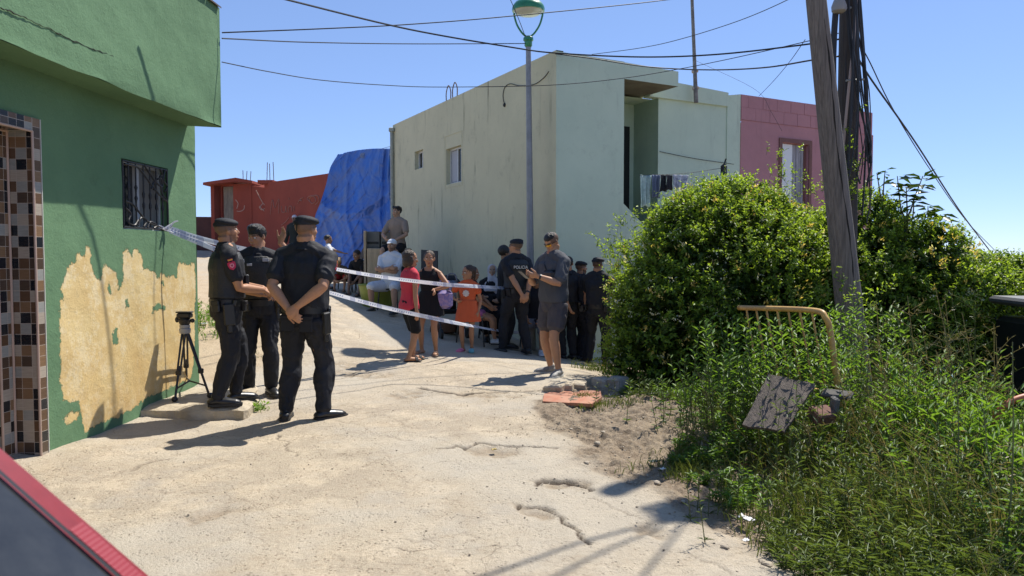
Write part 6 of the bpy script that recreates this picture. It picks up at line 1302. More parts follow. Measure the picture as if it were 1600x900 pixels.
        for i, (off, ln) in enumerate(((.16, .40), (.055, .45), (-.05, .42), (-.15, .33))):
            b = W_+Y_*L_*(.47-.02*abs(i-1))+th*off*L_; d = (Y_+th*off*.35).normalized(); p = [b-d*L_*.1, b]; a = 0
            for fr in (.42, .32, .26): a += cu*(.7+.1*i); q = d*math.cos(a)+Z_*math.sin(a); p.append(p[-1]+q*ln*L_*fr)
            so.tube(p, [.047*L_*1.1, .047*L_*1.1, .045*L_, .041*L_, .035*L_], 8)
        b = W_+Y_*L_*.12+th*.15*L_; d1 = (Y_*.7+th*.75+Z_*.25).normalized(); d2 = (Y_*.95+th*.25+Z_*.35*(1+curl/60)).normalized(); so.tube([b, b+d1*.2*L_, b+d1*.2*L_+d2*.2*L_, b+d1*.2*L_+d2*.36*L_], [.075*L_, .065*L_, .052*L_, .042*L_], 8)
    def foot_frame(s, key):
        J_, K, A2, yaw, sd_, tip = s.leg[key]; q = Matrix.Rotation(yaw, 4, 'Z') @ Matrix.Rotation(R(tip), 4, 'X'); return Matrix.Translation(A2) @ q, s.H
    def foot(s, so, key, inf=0):
        M_, g = s.foot_frame(key); h = -.045*g
        so.tube([(0, -.035*g, h+.022*g), (0, .0, h+.028*g), (0, .05*g, h+.022*g), (0, .095*g, h+.014*g), (0, .112*g, h+.011*g)], [.02*g+inf, .024*g+inf, .024*g+inf, .024*g+inf*.7, .016*g+inf*.6], 12, M=M_, side=(0, 0, 1), flat=.72)
        so.tube([(0, -.005*g, .01*g), (0, 0, h+.02*g)], [.0195*g+inf, .022*g+inf], 10, M=M_)
HEAD = [((0, -.06, .14), (.325, .42, .36)), ((0, .02, -.02), (.29, .36, .36)), ((0, .10, -.18), (.245, .27, .28)), ((0, .27, -.375), (.12, .1, .095)), ((0, .315, .105), (.21, .07, .05)), ((.15, .22, -.09), (.11, .12, .12)), ((-.15, .22, -.09), (.11, .12, .12)), ((0, .375, -.255), (.095, .05, .032)), ((0, .37, -.305), (.08, .05, .03))]
def build_person(label, loc, heading, H_, pose, skin=(.42, .245, .155), female=0, kid=0, fat=0, hair='short', hairmat=None, wear=(), vox=.0085, seed=0, scalp=None, beard=0, name='person'):
    rot = -R(heading); B = Body(H_, pose, female, kid, fat); so = Soup(); B.torso(so)
    for k in 'lr': B.armtube(so, k, 0, 2); B.hand(so, k); B.legtube(so, k, 0, 2); B.foot(so, k)
    so.tube([B.N-B.Udir(1)*.03*H_, B.N+B.nd*.02*H_, B.HM @ Vector((0, -.08, -.22))], [.048*H_*(1-.12*female-.15*kid), .039*H_*(1-.14*female-.15*kid+.12*fat), .037*H_*(1-.12*female-.1*kid+.12*fat)], 14)
    for c, r in HEAD: so.ell(c, r, B.HM)
    so.tube([(0, .35, .09), (0, .40, -.0), (0, .45, -.09), (0, .41, -.13)], [.03, .035, .05, .04], 8, M=B.HM)
    for s_ in (-1, 1): so.ell((s_*.335, -.03, -.02), (.03, .08, .125), B.HM); so.ell((s_*.035, .41, -.115), (.035, .035, .03), B.HM)
    me = so.solid('body', vox*.78, 2); V = mverts(me).astype(float); inv = np.array(B.HM.inverted()); h = V @ inv[:3, :3].T+inv[:3, 3]
    C = np.repeat(np.array([skin]), len(V), 0); inh = (np.abs(h[:, 0]) < .45)&(h[:, 2] > -.6)&(h[:, 2] < .6)&(np.abs(h[:, 1]) < .55)
    def paint(mask, col, k=1): C[mask] = C[mask]*(1-k)+np.array(col)*k
    fr = inh&(h[:, 1] > .22)
    paint(fr&(((h[:, 0]/.1)**2+((h[:, 2]+.275)/.045)**2) < 1), (skin[0]*.85, skin[1]*.5, skin[2]*.5), .7)
    for s_ in (-1, 1):
        paint(fr&((((h[:, 0]-s_*.13)/.085)**2+((h[:, 2]-.025)/.05)**2) < 1), (skin[0]*.5, skin[1]*.45, skin[2]*.45), .35); paint(fr&((((h[:, 0]-s_*.13)/.10)**2+((h[:, 2]-.115-.0*s_)/.028)**2) < 1), (.03, .02, .015), .85)  # sockets not hollowed: their shade is painted in vertex colour; then the brows
    if scalp is not None: paint(inh&(h[:, 2] > .0+.25*np.clip(h[:, 1]*1.2, -.6, 1))&(h[:, 1] < .24), scalp, .72); paint(inh&(h[:, 1] < -.1)&(h[:, 2] > -.25), scalp, .6)
    if beard: paint(inh&(h[:, 1] > .0)&(h[:, 2] < -.17)&~(((h[:, 0]/.1)**2+((h[:, 2]+.275)/.045)**2 < 1)&(h[:, 1] > .3))&(h[:, 2] > -.52), (.03, .02, .015), beard); paint(inh&(np.abs(h[:, 0]) > .24)&(h[:, 1] > .0)&(h[:, 1] < .14)&(h[:, 2] < .05), (.03, .02, .015), beard*.8)
    setcol(me, C*(1+.06*vnoise(V*25)[:, None])); me.materials.append(M_skin)
    root = link(name, me, None, loc); root.rotation_euler = (0, 0, rot); tag(root, label, 'person')
    mb = MB()
    for s_ in (-1, 1): mb.ell((s_*.128, .315, .022), (.052, .045, .04), 7, 0, B.HM); mb.ell((s_*.128, .348, .022), (.022, .02, .024), 5, 1, B.HM)
    mb.build('eyes', [M_eye, M_iris], root, smooth=True)
    hm = hairmat or M_hair
    def hs(soup, nm, m, amp=.006, vx=None, sc=(40, 40, 14)):
        q = soup.solid(nm, vx or vox*.9, 1); wrinkle(q, amp, sc, seed); q.materials.append(m); return link(nm, q, root)
    if hair in ('short', 'curly', 'afro', 'tall', 'long', 'pony', 'bun', 'bob', 'fade'):
        s2 = Soup()
        if hair == 'fade': s2.ell((0, -.03, .27), (.29, .37, .255), B.HM)
        elif hair == 'tall': s2.ell((0, -.09, .14), (.35, .42, .37), B.HM); s2.ell((0, -.03, .24), (.33, .40, .32), B.HM); s2.ell((.02, .10, .42), (.26, .27, .16), B.HM); s2.ell((.06, .22, .37), (.18, .13, .10), B.HM); s2.ell((-.1, .15, .44), (.14, .16, .1), B.HM)
        elif hair == 'afro': s2.ell((0, -.14, .14), (.42, .44, .42), B.HM)
        else: s2.ell((0, -.105, .165), (.35, .425, .375), B.HM)
        if hair == 'curly': [s2.ell((.3*math.cos(a), .3*math.sin(a)-.04, .34+.06*math.sin(a*3)), (.13, .13, .12), B.HM) for a in np.arange(0, 6.28, .7)]
        if hair in ('bob', 'long'):
            s2.ell((0, -.2, -.12), (.36, .26, .42), B.HM); [s2.ell((q*.31, -.02, -.12), (.09, .2, .34), B.HM) for q in (-1, 1)]
            if hair == 'long': s2.tube([(0, -.25, -.2), (0, -.33, -.6), (0, -.33, -.95)], [.3, .26, .12], 12, B.HM, side=(0, 1, 0), flat=.5)
        if hair == 'pony': s2.tube([(.0, -.42, .22), (.05, -.58, .12), (.08, -.6, -.2), (.08, -.55, -.5)], [.09, .12, .11, .05], 10, B.HM)
        if hair == 'bun': s2.ell((0, -.42, .3), (.2, .17, .19), B.HM)
        hs(s2, 'hair', hm, .0045*(2.2 if hair in ('curly',) else 1))
    sides = 'lr'
    for w_ in wear:
        kind = w_[0]; m = w_[1] if len(w_) > 1 else None; o = w_[2] if len(w_) > 2 else {}
        amp = o.get('amp', .007)
        if kind == 'shirt':
            s2 = Soup(); B.torso(s2, o.get('lo', -.16), o.get('hi', .985), o.get('inf', .014), bot=o.get('bot', 1.04))
            ln = o.get('sleeve', .62)
            if ln > 0: [B.armtube(s2, k, 0, ln, o.get('inf', .014), o.get('send', .022)) for k in sides]
            q = s2.solid('shirt', vox, 2); wrinkle(q, amp, seed=seed); q.materials.append(m); link(o.get('name', 'shirt'), q, root)
        elif kind == 'dress':
            s2 = Soup(); rows = []; lo_ = o.get('len', .2)*H_; B.torso(s2, -.1, o.get('hi', .965), .012)
            top_ = B.sp(.35); 
            for i in range(8): t = i/7; c = B.sp(.3).lerp(Vector((B.P.x, B.P.y, B.P.z-lo_)), t); rows.append((c, B.X*((.088+.045*t)*H_*o.get('flare', 1)+.01), B.Y*((.062+.05*t)*H_*o.get('flare', 1)+.01)))
            s2.rings(rows)
            if o.get('sleeve', 0): [B.armtube(s2, k, 0, o['sleeve'], .012, .02) for k in sides]
            else: [s2.tube([B.arm[k][0]+B.U*.02*H_-B.X*(.02*H_*(1 if k == 'r' else -1)), B.N*.35+B.arm[k][0]*.65-B.U*.04*H_], [.03*H_, .035*H_], 8) for k in sides]; [s2.tube([B.N.lerp(B.arm[k][0], .5)+B.Y*.058*H_-B.U*.04*H_, B.N.lerp(B.arm[k][0], .5)+B.Y*.03*H_+B.U*.02*H_, B.N.lerp(B.arm[k][0], .5)+B.U*.034*H_, B.N.lerp(B.arm[k][0], .5)-B.Y*.05*H_-B.U*.03*H_], .014*H_, 8) for k in sides]
            q = s2.solid('dress', vox, 2); wrinkle(q, amp, (9, 9, 2), seed); q.materials.append(m); link('dress', q, root)
        elif kind in ('trousers', 'shorts'):
            s2 = Soup(); e = 1.985 if kind == 'trousers' else o.get('len', .85); B.torso(s2, -.22, o.get('top', .12), .012, n=6)
            for k in sides: B.legtube(s2, k, 0, e, o.get('i0', .013), o.get('i1', .024 if kind == 'trousers' else .03))
            q = s2.solid(kind, vox, 2); wrinkle(q, amp*(1.2 if kind == 'trousers' else 1), (8, 8, 6), seed+5); q.materials.append(m); link(kind, q, root)
        elif kind == 'boots' or kind == 'sneakers':
            for k in sides:
                s2 = Soup(); B.foot(s2, k, .010); 
                if kind == 'boots': M_, g_ = B.foot_frame(k); s2.tube([(0, .0, -.02*g_), (0, .0, .02*g_)], [.026*g_, .024*g_], 10, M=M_)
                q = s2.solid('shoe', .0065, 2); q.materials.append(m or M_shoe); so_ = link('boot' if kind == 'boots' else 'shoe', q, root)
                M_, g_ = B.foot_frame(k); h_ = -.045*g_; mb = MB(); sl_ = [(-.045, .018), (-.03, .026), (.03, .024), (.08, .031), (.11, .026), (.128, .012)]; out_ = [(x_, y_) for y_, x_ in sl_]+[(-x_, y_) for y_, x_ in reversed(sl_)]
                mb.add([M_ @ Vector((x_*g_*1.06, y_*g_, h_-.002)) for x_, y_ in out_]+[M_ @ Vector((x_*g_*1.04, y_*g_, h_+.012*g_)) for x_, y_ in out_], [tuple(range(12))]+[tuple(reversed(range(12, 24)))]+[((i+1) % 12, i, 12+i, 12+(i+1) % 12) for i in range(12)])
                mb.build('sole', o.get('sole', M_sole), so_, smooth=True)
        elif kind == 'sandals' or kind == 'clogs':
            for k in sides:
                M_, g_ = B.foot_frame(k); h_ = -.045*g_; s2 = Soup(); s2.tube([(0, -.04*g_, h_+.004), (0, .04*g_, h_+.004), (0, .1*g_, h_+.004), (0, .118*g_, h_+.004)], [.024*g_, .026*g_, .031*g_, .02*g_], 12, M=M_, side=(0, 0, 1), flat=.25)
                if kind == 'clogs': s2.tube([(0, .02*g_, h_+.022*g_), (0, .06*g_, h_+.024*g_), (0, .105*g_, h_+.016*g_), (0, .122*g_, h_+.012*g_)], [.03*g_, .033*g_, .034*g_, .02*g_], 12, M=M_, side=(0, 0, 1), flat=.75)
                else: [s2.tube([(-.03*g_, y_*g_, h_+.008*g_), (-.015*g_, y_*g_, h_+.034*g_), (.015*g_, y_*g_, h_+.034*g_), (.03*g_, y_*g_, h_+.008*g_)], .0075*g_, 8, M=M_) for y_ in (.06, .075)]
                q = s2.solid('sandal', .006, 1); q.materials.append((o.get(k) or m)); link('clog' if kind == 'clogs' else 'sandal', q, root)
        elif kind == 'beret':
            s2 = Soup(); s2.ell((.04, -.06, .33), (.40, .46, .165), B.HM @ Matrix.Rotation(R(-9), 4, 'X') @ Matrix.Rotation(R(6), 4, 'Y')); s2.rings([(B.HM @ Vector((0, -.055, z)), B.HM.to_3x3() @ Vector((.345, 0, 0)), B.HM.to_3x3() @ Vector((0, .435, 0))) for z in (.17, .25, .33)])
            q = s2.solid('beret', vox*.8, 3); q.materials.append(M_uni); bt = link('beret', q, root)
            mb = MB(); mb.lathe([(.352, .175), (.36, .18), (.36, .215), (.352, .22)], 28, M=B.HM @ Matrix.Translation((0, -.055, 0)) @ Matrix.Diagonal((1, 1.25, 1, 1))); mb.build('leather_band', M_gear, bt, smooth=True)
            if o.get('ribbon'): mb = MB(); mb.add([B.HM @ Vector(v) for v in ((.02, -.51, .2), (.07, -.51, .2), (.08, -.545, -.06), (.04, -.545, -.05), (.02, -.505, .2), (.07, -.505, .2), (.08, -.54, -.06), (.04, -.54, -.05))], [(0, 1, 2, 3), (7, 6, 5, 4), (0, 3, 7, 4), (1, 5, 6, 2)]); mb.build('ribbon', M_gear, bt)
        elif kind == 'cap':
            s2 = Soup(); s2.ell((0, -.07, .22), (.355, .44, .31), B.HM); s2.tube([(0, .25, .22), (0, .45, .2), (0, .60, .16)], [.28, .27, .16], 12, B.HM, side=(0, 0, 1), flat=.09); q = s2.solid('cap', vox*.7, 1); q.materials.append(m); link('cap', q, root)
        elif kind == 'glasses':
            mb = MB(); P2 = []
            for i in range(13): a = R(-52+104*i/12); P2.append((math.sin(a)*.30, .145+math.cos(a)*.275))
            vs = [B.HM @ Vector((x_, y_, z_)) for z_ in (-.03, .075) for x_, y_ in P2]; vs += [B.HM @ Vector((x_*.95, y_-.02, z_)) for z_ in (-.03, .075) for x_, y_ in P2]
            fs_ = [(i, i+1, 14+i, 13+i) for i in range(12)]+[(27+i, 26+i, 39+i, 40+i) for i in range(12)]+[(13+i, 14+i, 40+i, 39+i) for i in range(12)]; mb.add(vs, fs_); g_ = mb.build('sunglasses', m, root, smooth=True)
            mb = MB(); mb.tube([B.HM @ Vector((x_*1.01, y_+.004, .1)) for x_, y_ in P2], .003, 5)
            for s_ in (-1, 1): mb.tube([B.HM @ Vector((s_*.27, .27, .07)), B.HM @ Vector((s_*.345, .05, .05))], .003, 5)
            mb.build('frame', M_gear, g_)
        elif kind == 'belt':
            mb = MB(); c = B.sp(.06); 
            for (t0, t1, rr_, nm, mm_) in ((.02, .14, .03, 'duty_belt', M_gear),):
                ring = []; nn_ = 36
                for t in (t0, t1):
                    for q_ in (rr_, rr_-.008):
                        for k in range(nn_): a = 2*math.pi*k/nn_; e = 1/(abs(math.cos(a))**2.4+abs(math.sin(a))**2.4)**(1/2.4); ring.append(B.sp(t)+B.X*math.cos(a)*e*(.092*H_+q_)+B.Y*math.sin(a)*e*(.067*H_+q_))
                fs_ = []
                for k in range(nn_): k2 = (k+1) % nn_; fs_ += [(k, k2, 2*nn_+k2, 2*nn_+k), (nn_+k2, nn_+k, 3*nn_+k, 3*nn_+k2), (2*nn_+k, 2*nn_+k2, 3*nn_+k2, 3*nn_+k), (k2, k, nn_+k, nn_+k2)]
                mb.add(ring, fs_); bl = mb.build(nm, mm_, root, smooth=True)
            def onb(a, out, dz): a = R(a); e = 1/(abs(math.cos(a))**2.4+abs(math.sin(a))**2.4)**(1/2.4); return B.sp(.08)+B.X*math.cos(a)*e*(.092*H_+.03+out)+B.Y*math.sin(a)*e*(.067*H_+.03+out)+Vector((0, 0, dz))
            for nm, a, sz_, dz, ou in o.get('items', (('holster', 0, (.045, .10, .20), -.10, .02), ('pouch', 60, (.035, .07, .10), -.03, .014), ('pouch', 178, (.04, .09, .13), -.04, .015), ('pouch', 215, (.035, .07, .10), -.02, .012), ('baton_holder', 150, (.035, .04, .22), -.09, .012), ('pouch', 320, (.035, .08, .11), -.03, .012))):
                mb = MB(); M_ = Matrix.Translation(onb(a, ou, dz)) @ Matrix.Rotation(R(a), 4, 'Z') @ Matrix.Rotation(R(4), 4, 'X'); mb.bbox((0, 0, 0), sz_, .01, M=M_)
                if nm == 'holster': mb.bbox((.0, .02, sz_[2]/2+.015), (.03, .035, .06), .008, M=M_ @ Matrix.Rotation(R(-18), 4, 'X')); mb.bbox((-.005, -.005, -sz_[2]/2-.03), (.03, .05, .08), .01, M=M_)
                else: mb.bbox((.004, 0, sz_[2]*.3), (sz_[0]+.006, sz_[1]+.004, sz_[2]*.4), .006, M=M_)
                mb.build(nm, M_gear, bl)
        elif kind == 'vest':
            s2 = Soup(); B.torso(s2, .16, .95, .034, bot=1.0); q = s2.solid('vest', vox, 2); wrinkle(q, .003, seed=seed); q.materials.append(M_vest); v_ = link('tactical_vest', q, root)
            for sx_ in (-.05, .05) if o.get('pouches') else ():
                mb = MB(); mb.bbox(B.sp(.45)+B.X*sx_*H_+B.Y*(.067*H_+.05), (.09, .04, .13), .01, M=None); mb.build('pouch', M_gear, v_)
            if o.get('text'):
                c = B.sp(.74)-B.Yd(.74)*(.067*H_+.042); X_, Z_, Y_ = B.X, B.Udir(.7), None; N_ = -B.Yd(.74); Rm = Matrix((( X_.x, Z_.x, N_.x, c.x), (X_.y, Z_.y, N_.y, c.y), (X_.z, Z_.z, N_.z, c.z), (0, 0, 0, 1)))
                text_mesh('POLICIA', .068, 'lettering', mat('white_letter', (.7, .7, .7), .5), v_, Rm, .002)
                mb = MB(); mb.bbox((0, 0, -.003), (.27, .085, .006), .002, M=Rm); mb.build('back_panel', M_gear, v_)
                for s_ in (-1, 1): mb = MB(); mb.bbox(B.sp(.93)+B.X*s_*.062*H_+Vector((0, 0, .022)), (.055, .12, .012), .004); mb.build('strap', mat('strap_grey', (.09, .09, .1), .5), v_)
        elif kind == 'collar':
            mb = MB(); rr_ = .041*H_*(1+.12*fat); c = B.N+B.Udir(1)*.006*H_; ax2 = (B.HC-c).normalized(); 
            Rm = ax2.to_track_quat('Z', 'Y').to_matrix().to_4x4(); mb.lathe([(rr_*1.42, -.012), (rr_*1.2, .006), (rr_*1.1, .032), (rr_*1.02, .03), (rr_*1.1, .0)], 24, M=Matrix.Translation(c) @ Rm); mb.build('collar', m, root, smooth=True)
        elif kind == 'pockets':
            for s_ in (-1, 1):
                for (t_, a_, szp) in ((-.12, -1, (.12, .012, .14)),): mb = MB(); c = B.P+B.X*s_*.047*H_+B.Y*(a_*(.070*H_+.026))-B.U*.045*H_; mb.bbox(c, szp, .006, M=None); mb.bbox(c+B.U*.058+B.Y*a_*.005, (.125, .012, .035), .005); mb.build('pocket', m, root)
        elif kind == 'patch':      # sleeve badge: little flag above a pink-red shield
            k = m; S_, E, *_ = B.arm[k]; sd_ = 1 if k == 'r' else -1; ax_ = (E-S_).normalized(); out_ = Vector(o.get('dir', (sd_, 0, 0))); out_ = (out_-ax_*out_.dot(ax_)).normalized(); x_ = ax_.cross(out_)*-1
            def on(t, u_, ht=0): rr_ = .031*H_+.0235; a = u_/rr_; return S_+ax_*t+(out_*math.cos(a)+x_*math.sin(a))*(rr_+ht)
            def patchmesh(nm, outl, t0, m_, ht, par): mb = MB(); vs = [on(t0+b, a, ht) for a, b in outl]; n_ = len(vs); c_ = on(t0+sum(b for a, b in outl)/n_, 0, ht); mb.add(vs+[c_], [(i, (i+1) % n_, n_) for i in range(n_)]+[((i+1) % n_, i, n_) for i in range(0)]); return mb.build(nm, m_, par)
            Mr, My_ = mat('badge_red', (.55, .015, .07), .5), mat('flag_yellow', (.75, .5, .03), .5)
            tx = link('sleeve_badge', bpy.data.meshes.new('sleeve_badge'), root); bpy.data.objects.remove(tx)
            sh = patchmesh('sleeve_badge', [(-.033, -.028), (-.015, -.034), (0, -.028), (.015, -.034), (.033, -.028), (.034, .0), (.026, .026), (0, .045), (-.026, .026), (-.034, .0)], .085, Mr, .004, root)
            patchmesh('badge_emblem', [(-.017, -.014), (0, -.02), (.017, -.014), (.018, .008), (0, .022), (-.018, .008)], .087, mat('badge_pink', (.75, .25, .3), .5), .006, sh); patchmesh('badge_mark', [(-.008, -.008), (.009, -.010), (.006, .01), (-.006, .006)], .087, mat('badge_dark', (.3, .01, .05), .5), .008, sh)
            for j, c_ in enumerate((Mr, My_, Mr)): a0 = -.009+.006*j; patchmesh('flag_badge' if j == 1 else 'flag_stripe', [(-.02, a0), (.02, a0), (.02, a0+.006+.004*(j == 1)), (-.02, a0+.006+.004*(j == 1))], .032+.003*(j == 2), c_, .004+.001*j, sh)
        elif kind == 'chest':      # small grey marks on the shirt front
            for (sx_, t_, sz_) in o.get('at', ((-.045, .8, (.07, .006, .03)), (.045, .8, (.07, .006, .03)))): mb = MB(); mb.bbox(B.sp(t_)+B.X*sx_*H_+B.Yd(t_)*(.062*H_+.026), sz_, .002); mb.build('chest_badge', m, root)
        elif kind == 'watch':
            S_, E, W_, fd, *_ = B.arm[m]; a = (W_-E).normalized(); c = W_-a*.03; mb = MB(); mb.tube([c-a*.012, c+a*.012], .0175*H_*(1 if not kid else .9)+.002, 16); mb.bbox(c+Vector((0, 0, .03)), (.03, .03, .012), .003); mb.build('wristwatch', M_gear, root, smooth=True)
        elif kind == 'hijab':
            s2 = Soup(); s2.ell((0, -.10, .08), (.40, .42, .46), B.HM); s2.ell((0, -.03, -.25), (.36, .36, .3), B.HM); s2.rings([(B.N+B.U*.02*H_+Vector((0, 0, -z*H_)), B.X*(.05+.5*z)*H_*1.2, B.Y*(.045+.25*z)*H_*1.3) for z in (-.03, .02, .06, .1, .14)]); s2.tube([B.N+B.Y*.05*H_+B.X*-.04*H_, B.N+B.Y*.075*H_+B.X*-.05*H_-B.U*.1*H_, B.sp(.4)+B.Y*.08*H_+B.X*-.06*H_], [.04*H_, .045*H_, .03*H_], 10, side=tuple(B.Y), flat=.4)
            q = s2.solid('headscarf', vox, 2); wrinkle(q, .006, (12, 12, 8), seed); q.materials.append(m); hj = link('headscarf', q, root)
        elif kind == 'robe':
            s2 = Soup(); B.torso(s2, -.2, .97, .025); [B.armtube(s2, k, 0, 1.8, .02, .025) for k in sides]; [B.legtube(s2, k, 0, 1.75, .035, .05) for k in sides]
            J1, K1, A1_ = B.leg['l'][:3]; J2, K2, A2_ = B.leg['r'][:3]; s2.tube([(J1+J2)/2, (K1+K2)/2, (A1_+A2_)/2+Vector((0, 0, .1))], [.09*H_, .07*H_, .06*H_], 12); q = s2.solid('robe', vox*1.2, 3); wrinkle(q, .012, (6, 6, 3), seed); q.materials.append(m); link('robe', q, root)
    root['_'] = 1; del root['_']
    return root, B
def stand(px, pyf, pyh, d=None, x_only=False):
    """feet at a photo point on the ground (or at depth d), height from the head top"""
    if d is None: p = gnd(px, pyf)
    else: q = at(px, 400, d); p = Vector((q.x, d, Hs(q.x, d)))
    return p, at(px, pyh, p.y).z-p.z
def W2B(root, B, v): return Matrix.Rotation(-root.rotation_euler.z, 4, 'Z') @ (Vector(v)-root.location)
POL = lambda: [('shirt', M_uni, dict(sleeve=.72, send=.026, inf=.017, amp=.015)), ('trousers', M_uni, dict(amp=.015, i0=.017, i1=.026)), ('boots', M_shoe), ('collar', M_uni)]
M_pale = mat('chest_grey', (.32, .33, .36), .5); SKP = (.46, .235, .135)
# officer on the step, side view facing right, hands together
p, h = stand(352, 632, 345, 6.95); p.z = zl; h = at(366, 345, 6.95).z-p.z
r1, b1 = build_person('officer in black beret with red arm badge standing on the step, facing right', p, 62, h/.985, dict(lean=(0, .02), hl=(-.03, .20, .62), el=(-.5, -.6, -.8), hr=(.055, .185, .615), er=(.5, -.6, -.8), fl=(.5, .8, -.2), pl=(0, -.3, -1), fr=(-.5, .75, -.5), pr=(-.3, -.2, -1), cr=35, cl=45, head=(-8, -4), gl=(-.05, .05), gr=(.055, -.06), tl=12, tr=-12),
 skin=SKP, hair='none', scalp=(.13, .085, .06), beard=.35, wear=POL()+[('vest', None, dict(pouches=1)), ('belt', None, {}), ('beret',), ('patch', 'r', dict(dir=(1, -.15, 0))), ('patch', 'l', {}), ('chest', M_pale, dict(at=((.03, .80, (.05, .03, .03)), (-.03, .80, (.05, .03, .03)))))], vox=.0085, seed=1, fat=.35)
p, h = stand(404, 606, 352, 7.75)
r2, b2_ = build_person('bareheaded young officer in black between the two beret officers, fingers raised', p, 165, h, dict(lean=(.02, .03), hr=(-.02, .15, .60), er=(1, -.4, -.6), hl=(-.13, .16, .90), el=(-.7, -.2, -.9), fl=(-.35, .1, .9), pl=(.6, .5, -.1), cl=14, fr=(-.9, .3, -.1), pr=(0, 0, -1), head=(35, 14), gl=(-.06, .03), gr=(.07, -.05), tl=20, tr=-25),
 skin=(.45, .235, .14), hair='tall', scalp=(.06, .04, .03), wear=POL()+[('belt', None, {}), ('vest', None, {}), ('patch', 'l', dict(dir=(-1, .2, 0))), ('chest', M_pale, dict(at=((-.05, .88, (.06, .05, .03)), (.04, .8, (.05, .05, .025)))))], vox=.0085, seed=2, fat=.1)
p, h = stand(474, 652, 337, 6.7)
r3, b3 = build_person('heavy-set officer in black with beret seen from behind, hands clasped behind his back', p, 8, h, dict(lean=(.045, 0), hl=(-.018, -.135, .555), el=(-1, -.35, .05), hr=(.03, -.145, .57), er=(1, -.35, .05), fl=(.75, -.1, -.7), pl=(.1, 1, 0), fr=(-.75, -.15, -.65), pr=(-.1, 1, -.2), cl=30, cr=40, head=(20, -2), gl=(-.095, -.02), gr=(.09, .01), tl=18, tr=-42),
 skin=SKP, hair='none', scalp=(.17, .10, .065), wear=POL()+[('belt', None, dict(items=(('holster', -8, (.045, .10, .20), -.12, .02), ('pouch', 40, (.035, .07, .12), -.03, .014), ('pouch', 190, (.03, .07, .08), -.02, .008)))), ('beret', None, dict(ribbon=1)), ('pockets', M_uni), ('patch', 'r', dict(dir=(1, .1, 0))), ('patch', 'l', {})], vox=.0085, seed=3, fat=.75)
# officer with POLICIA on the vest
p, h = stand(806, 551, 373, 11.6)
r4, b4 = build_person('officer in sunglasses with white lettering on the back of his vest', p, -28, h, dict(hl=(-.02, -.15, .52), hr=(.03, -.15, .53), el=(-1, -.4, 0), er=(1, -.4, 0), fl=(.5, -.1, -.8), fr=(-.5, -.1, -.8), pl=(0, 1, 0), pr=(0, 1, 0), head=(-38, -3), gl=(-.10, .06), gr=(.09, -.05), tl=20, tr=-10),
 skin=SKP, hair='none', scalp=(.1, .07, .05), wear=POL()+[('vest', None, dict(text=1)), ('belt', None, {}), ('beret',), ('glasses', M_gear), ('watch', 'r')], vox=.01, seed=4, fat=.2)
# young man with the phone
p, h = stand(866, 583, 366, 9.15); M_gtee = clothmat('grey_tee', (.085, .088, .10), (.065, .067, .078), 4); M_gshort = clothmat('grey_shorts', (.085, .076, .082), (.07, .062, .068), 4)
r5, b5 = build_person('young man in grey t-shirt and shorts with yellow mirrored sunglasses looking at his phone', p, -128, h/.985, dict(lean=(0, .03), neckf=.35, hl=(-.06, .20, .70), hr=(.035, .19, .69), el=(-.7, -.5, -.7), er=(.7, -.5, -.7), fl=(.45, .8, .15), pl=(.5, -.3, .5), fr=(-.5, .75, .2), pr=(-.5, -.3, .6), cl=38, cr=38, head=(-4, 34), gl=(-.07, .02), gr=(.075, -.035), tl=26, tr=-30),
 skin=(.46, .24, .14), hair='fade', scalp=(.07, .045, .035), wear=[('shirt', M_gtee, dict(sleeve=.85, send=.028, inf=.018, lo=-.02, amp=.012)), ('shorts', M_gshort, dict(len=.72, i1=.034, i0=.016, amp=.012)), ('sneakers', mat('sneaker_grey', (.3, .29, .28), .6, nscale=30, namp=.7), dict(sole=mat('sneaker_sole', (.5, .5, .48), .6))), ('glasses', mat('gold_lens', (.5, .3, .03), .15, metal=.6)), ('watch', 'l')], vox=.0085, seed=5, fat=.5)
def thing_child(mb, name, m, root): o = mb.build(name, m, root, smooth=False); return o
mb = MB(); W_ = (b5.arm['l'][2]+b5.arm['r'][2])/2+Vector((0, .09*h, .015*h)); mb.bbox((0, 0, 0), (.075, .155, .01), .004, M=Matrix.Rotation(R(35), 4, 'X'))
ph_loc = r5.matrix_basis @ W_; o = mb.build('smartphone', mat('phone_black', (.01, .01, .012), .15, spec=.7), None, ph_loc); o.rotation_euler = r5.rotation_euler; tag(o, 'black phone held by the man in grey shorts', 'phone')
mb = MB(); c = b5.sp(.55)+b5.X*-.06*h+b5.Y*.085*h; mb.bbox(c, (.2, .09, .16), .03); mb.tube(crom([c+Vector((.06, .0, .08)), b5.sp(.8)+b5.Y*.08*h, b5.N+b5.X*.05*h+b5.U*.012*h, b5.sp(.85)-b5.Y*.062*h-b5.X*.01*h, b5.sp(.6)-b5.Y*.08*h-b5.X*.05*h, c-Vector((.09, .05, 0))], 6), .011, 6); o = mb.build('crossbody_bag', M_gear, None, r5.location.copy(), smooth=True); o.rotation_euler = r5.rotation_euler; tag(o, 'black crossbody bag worn by the man with the phone', 'bag')
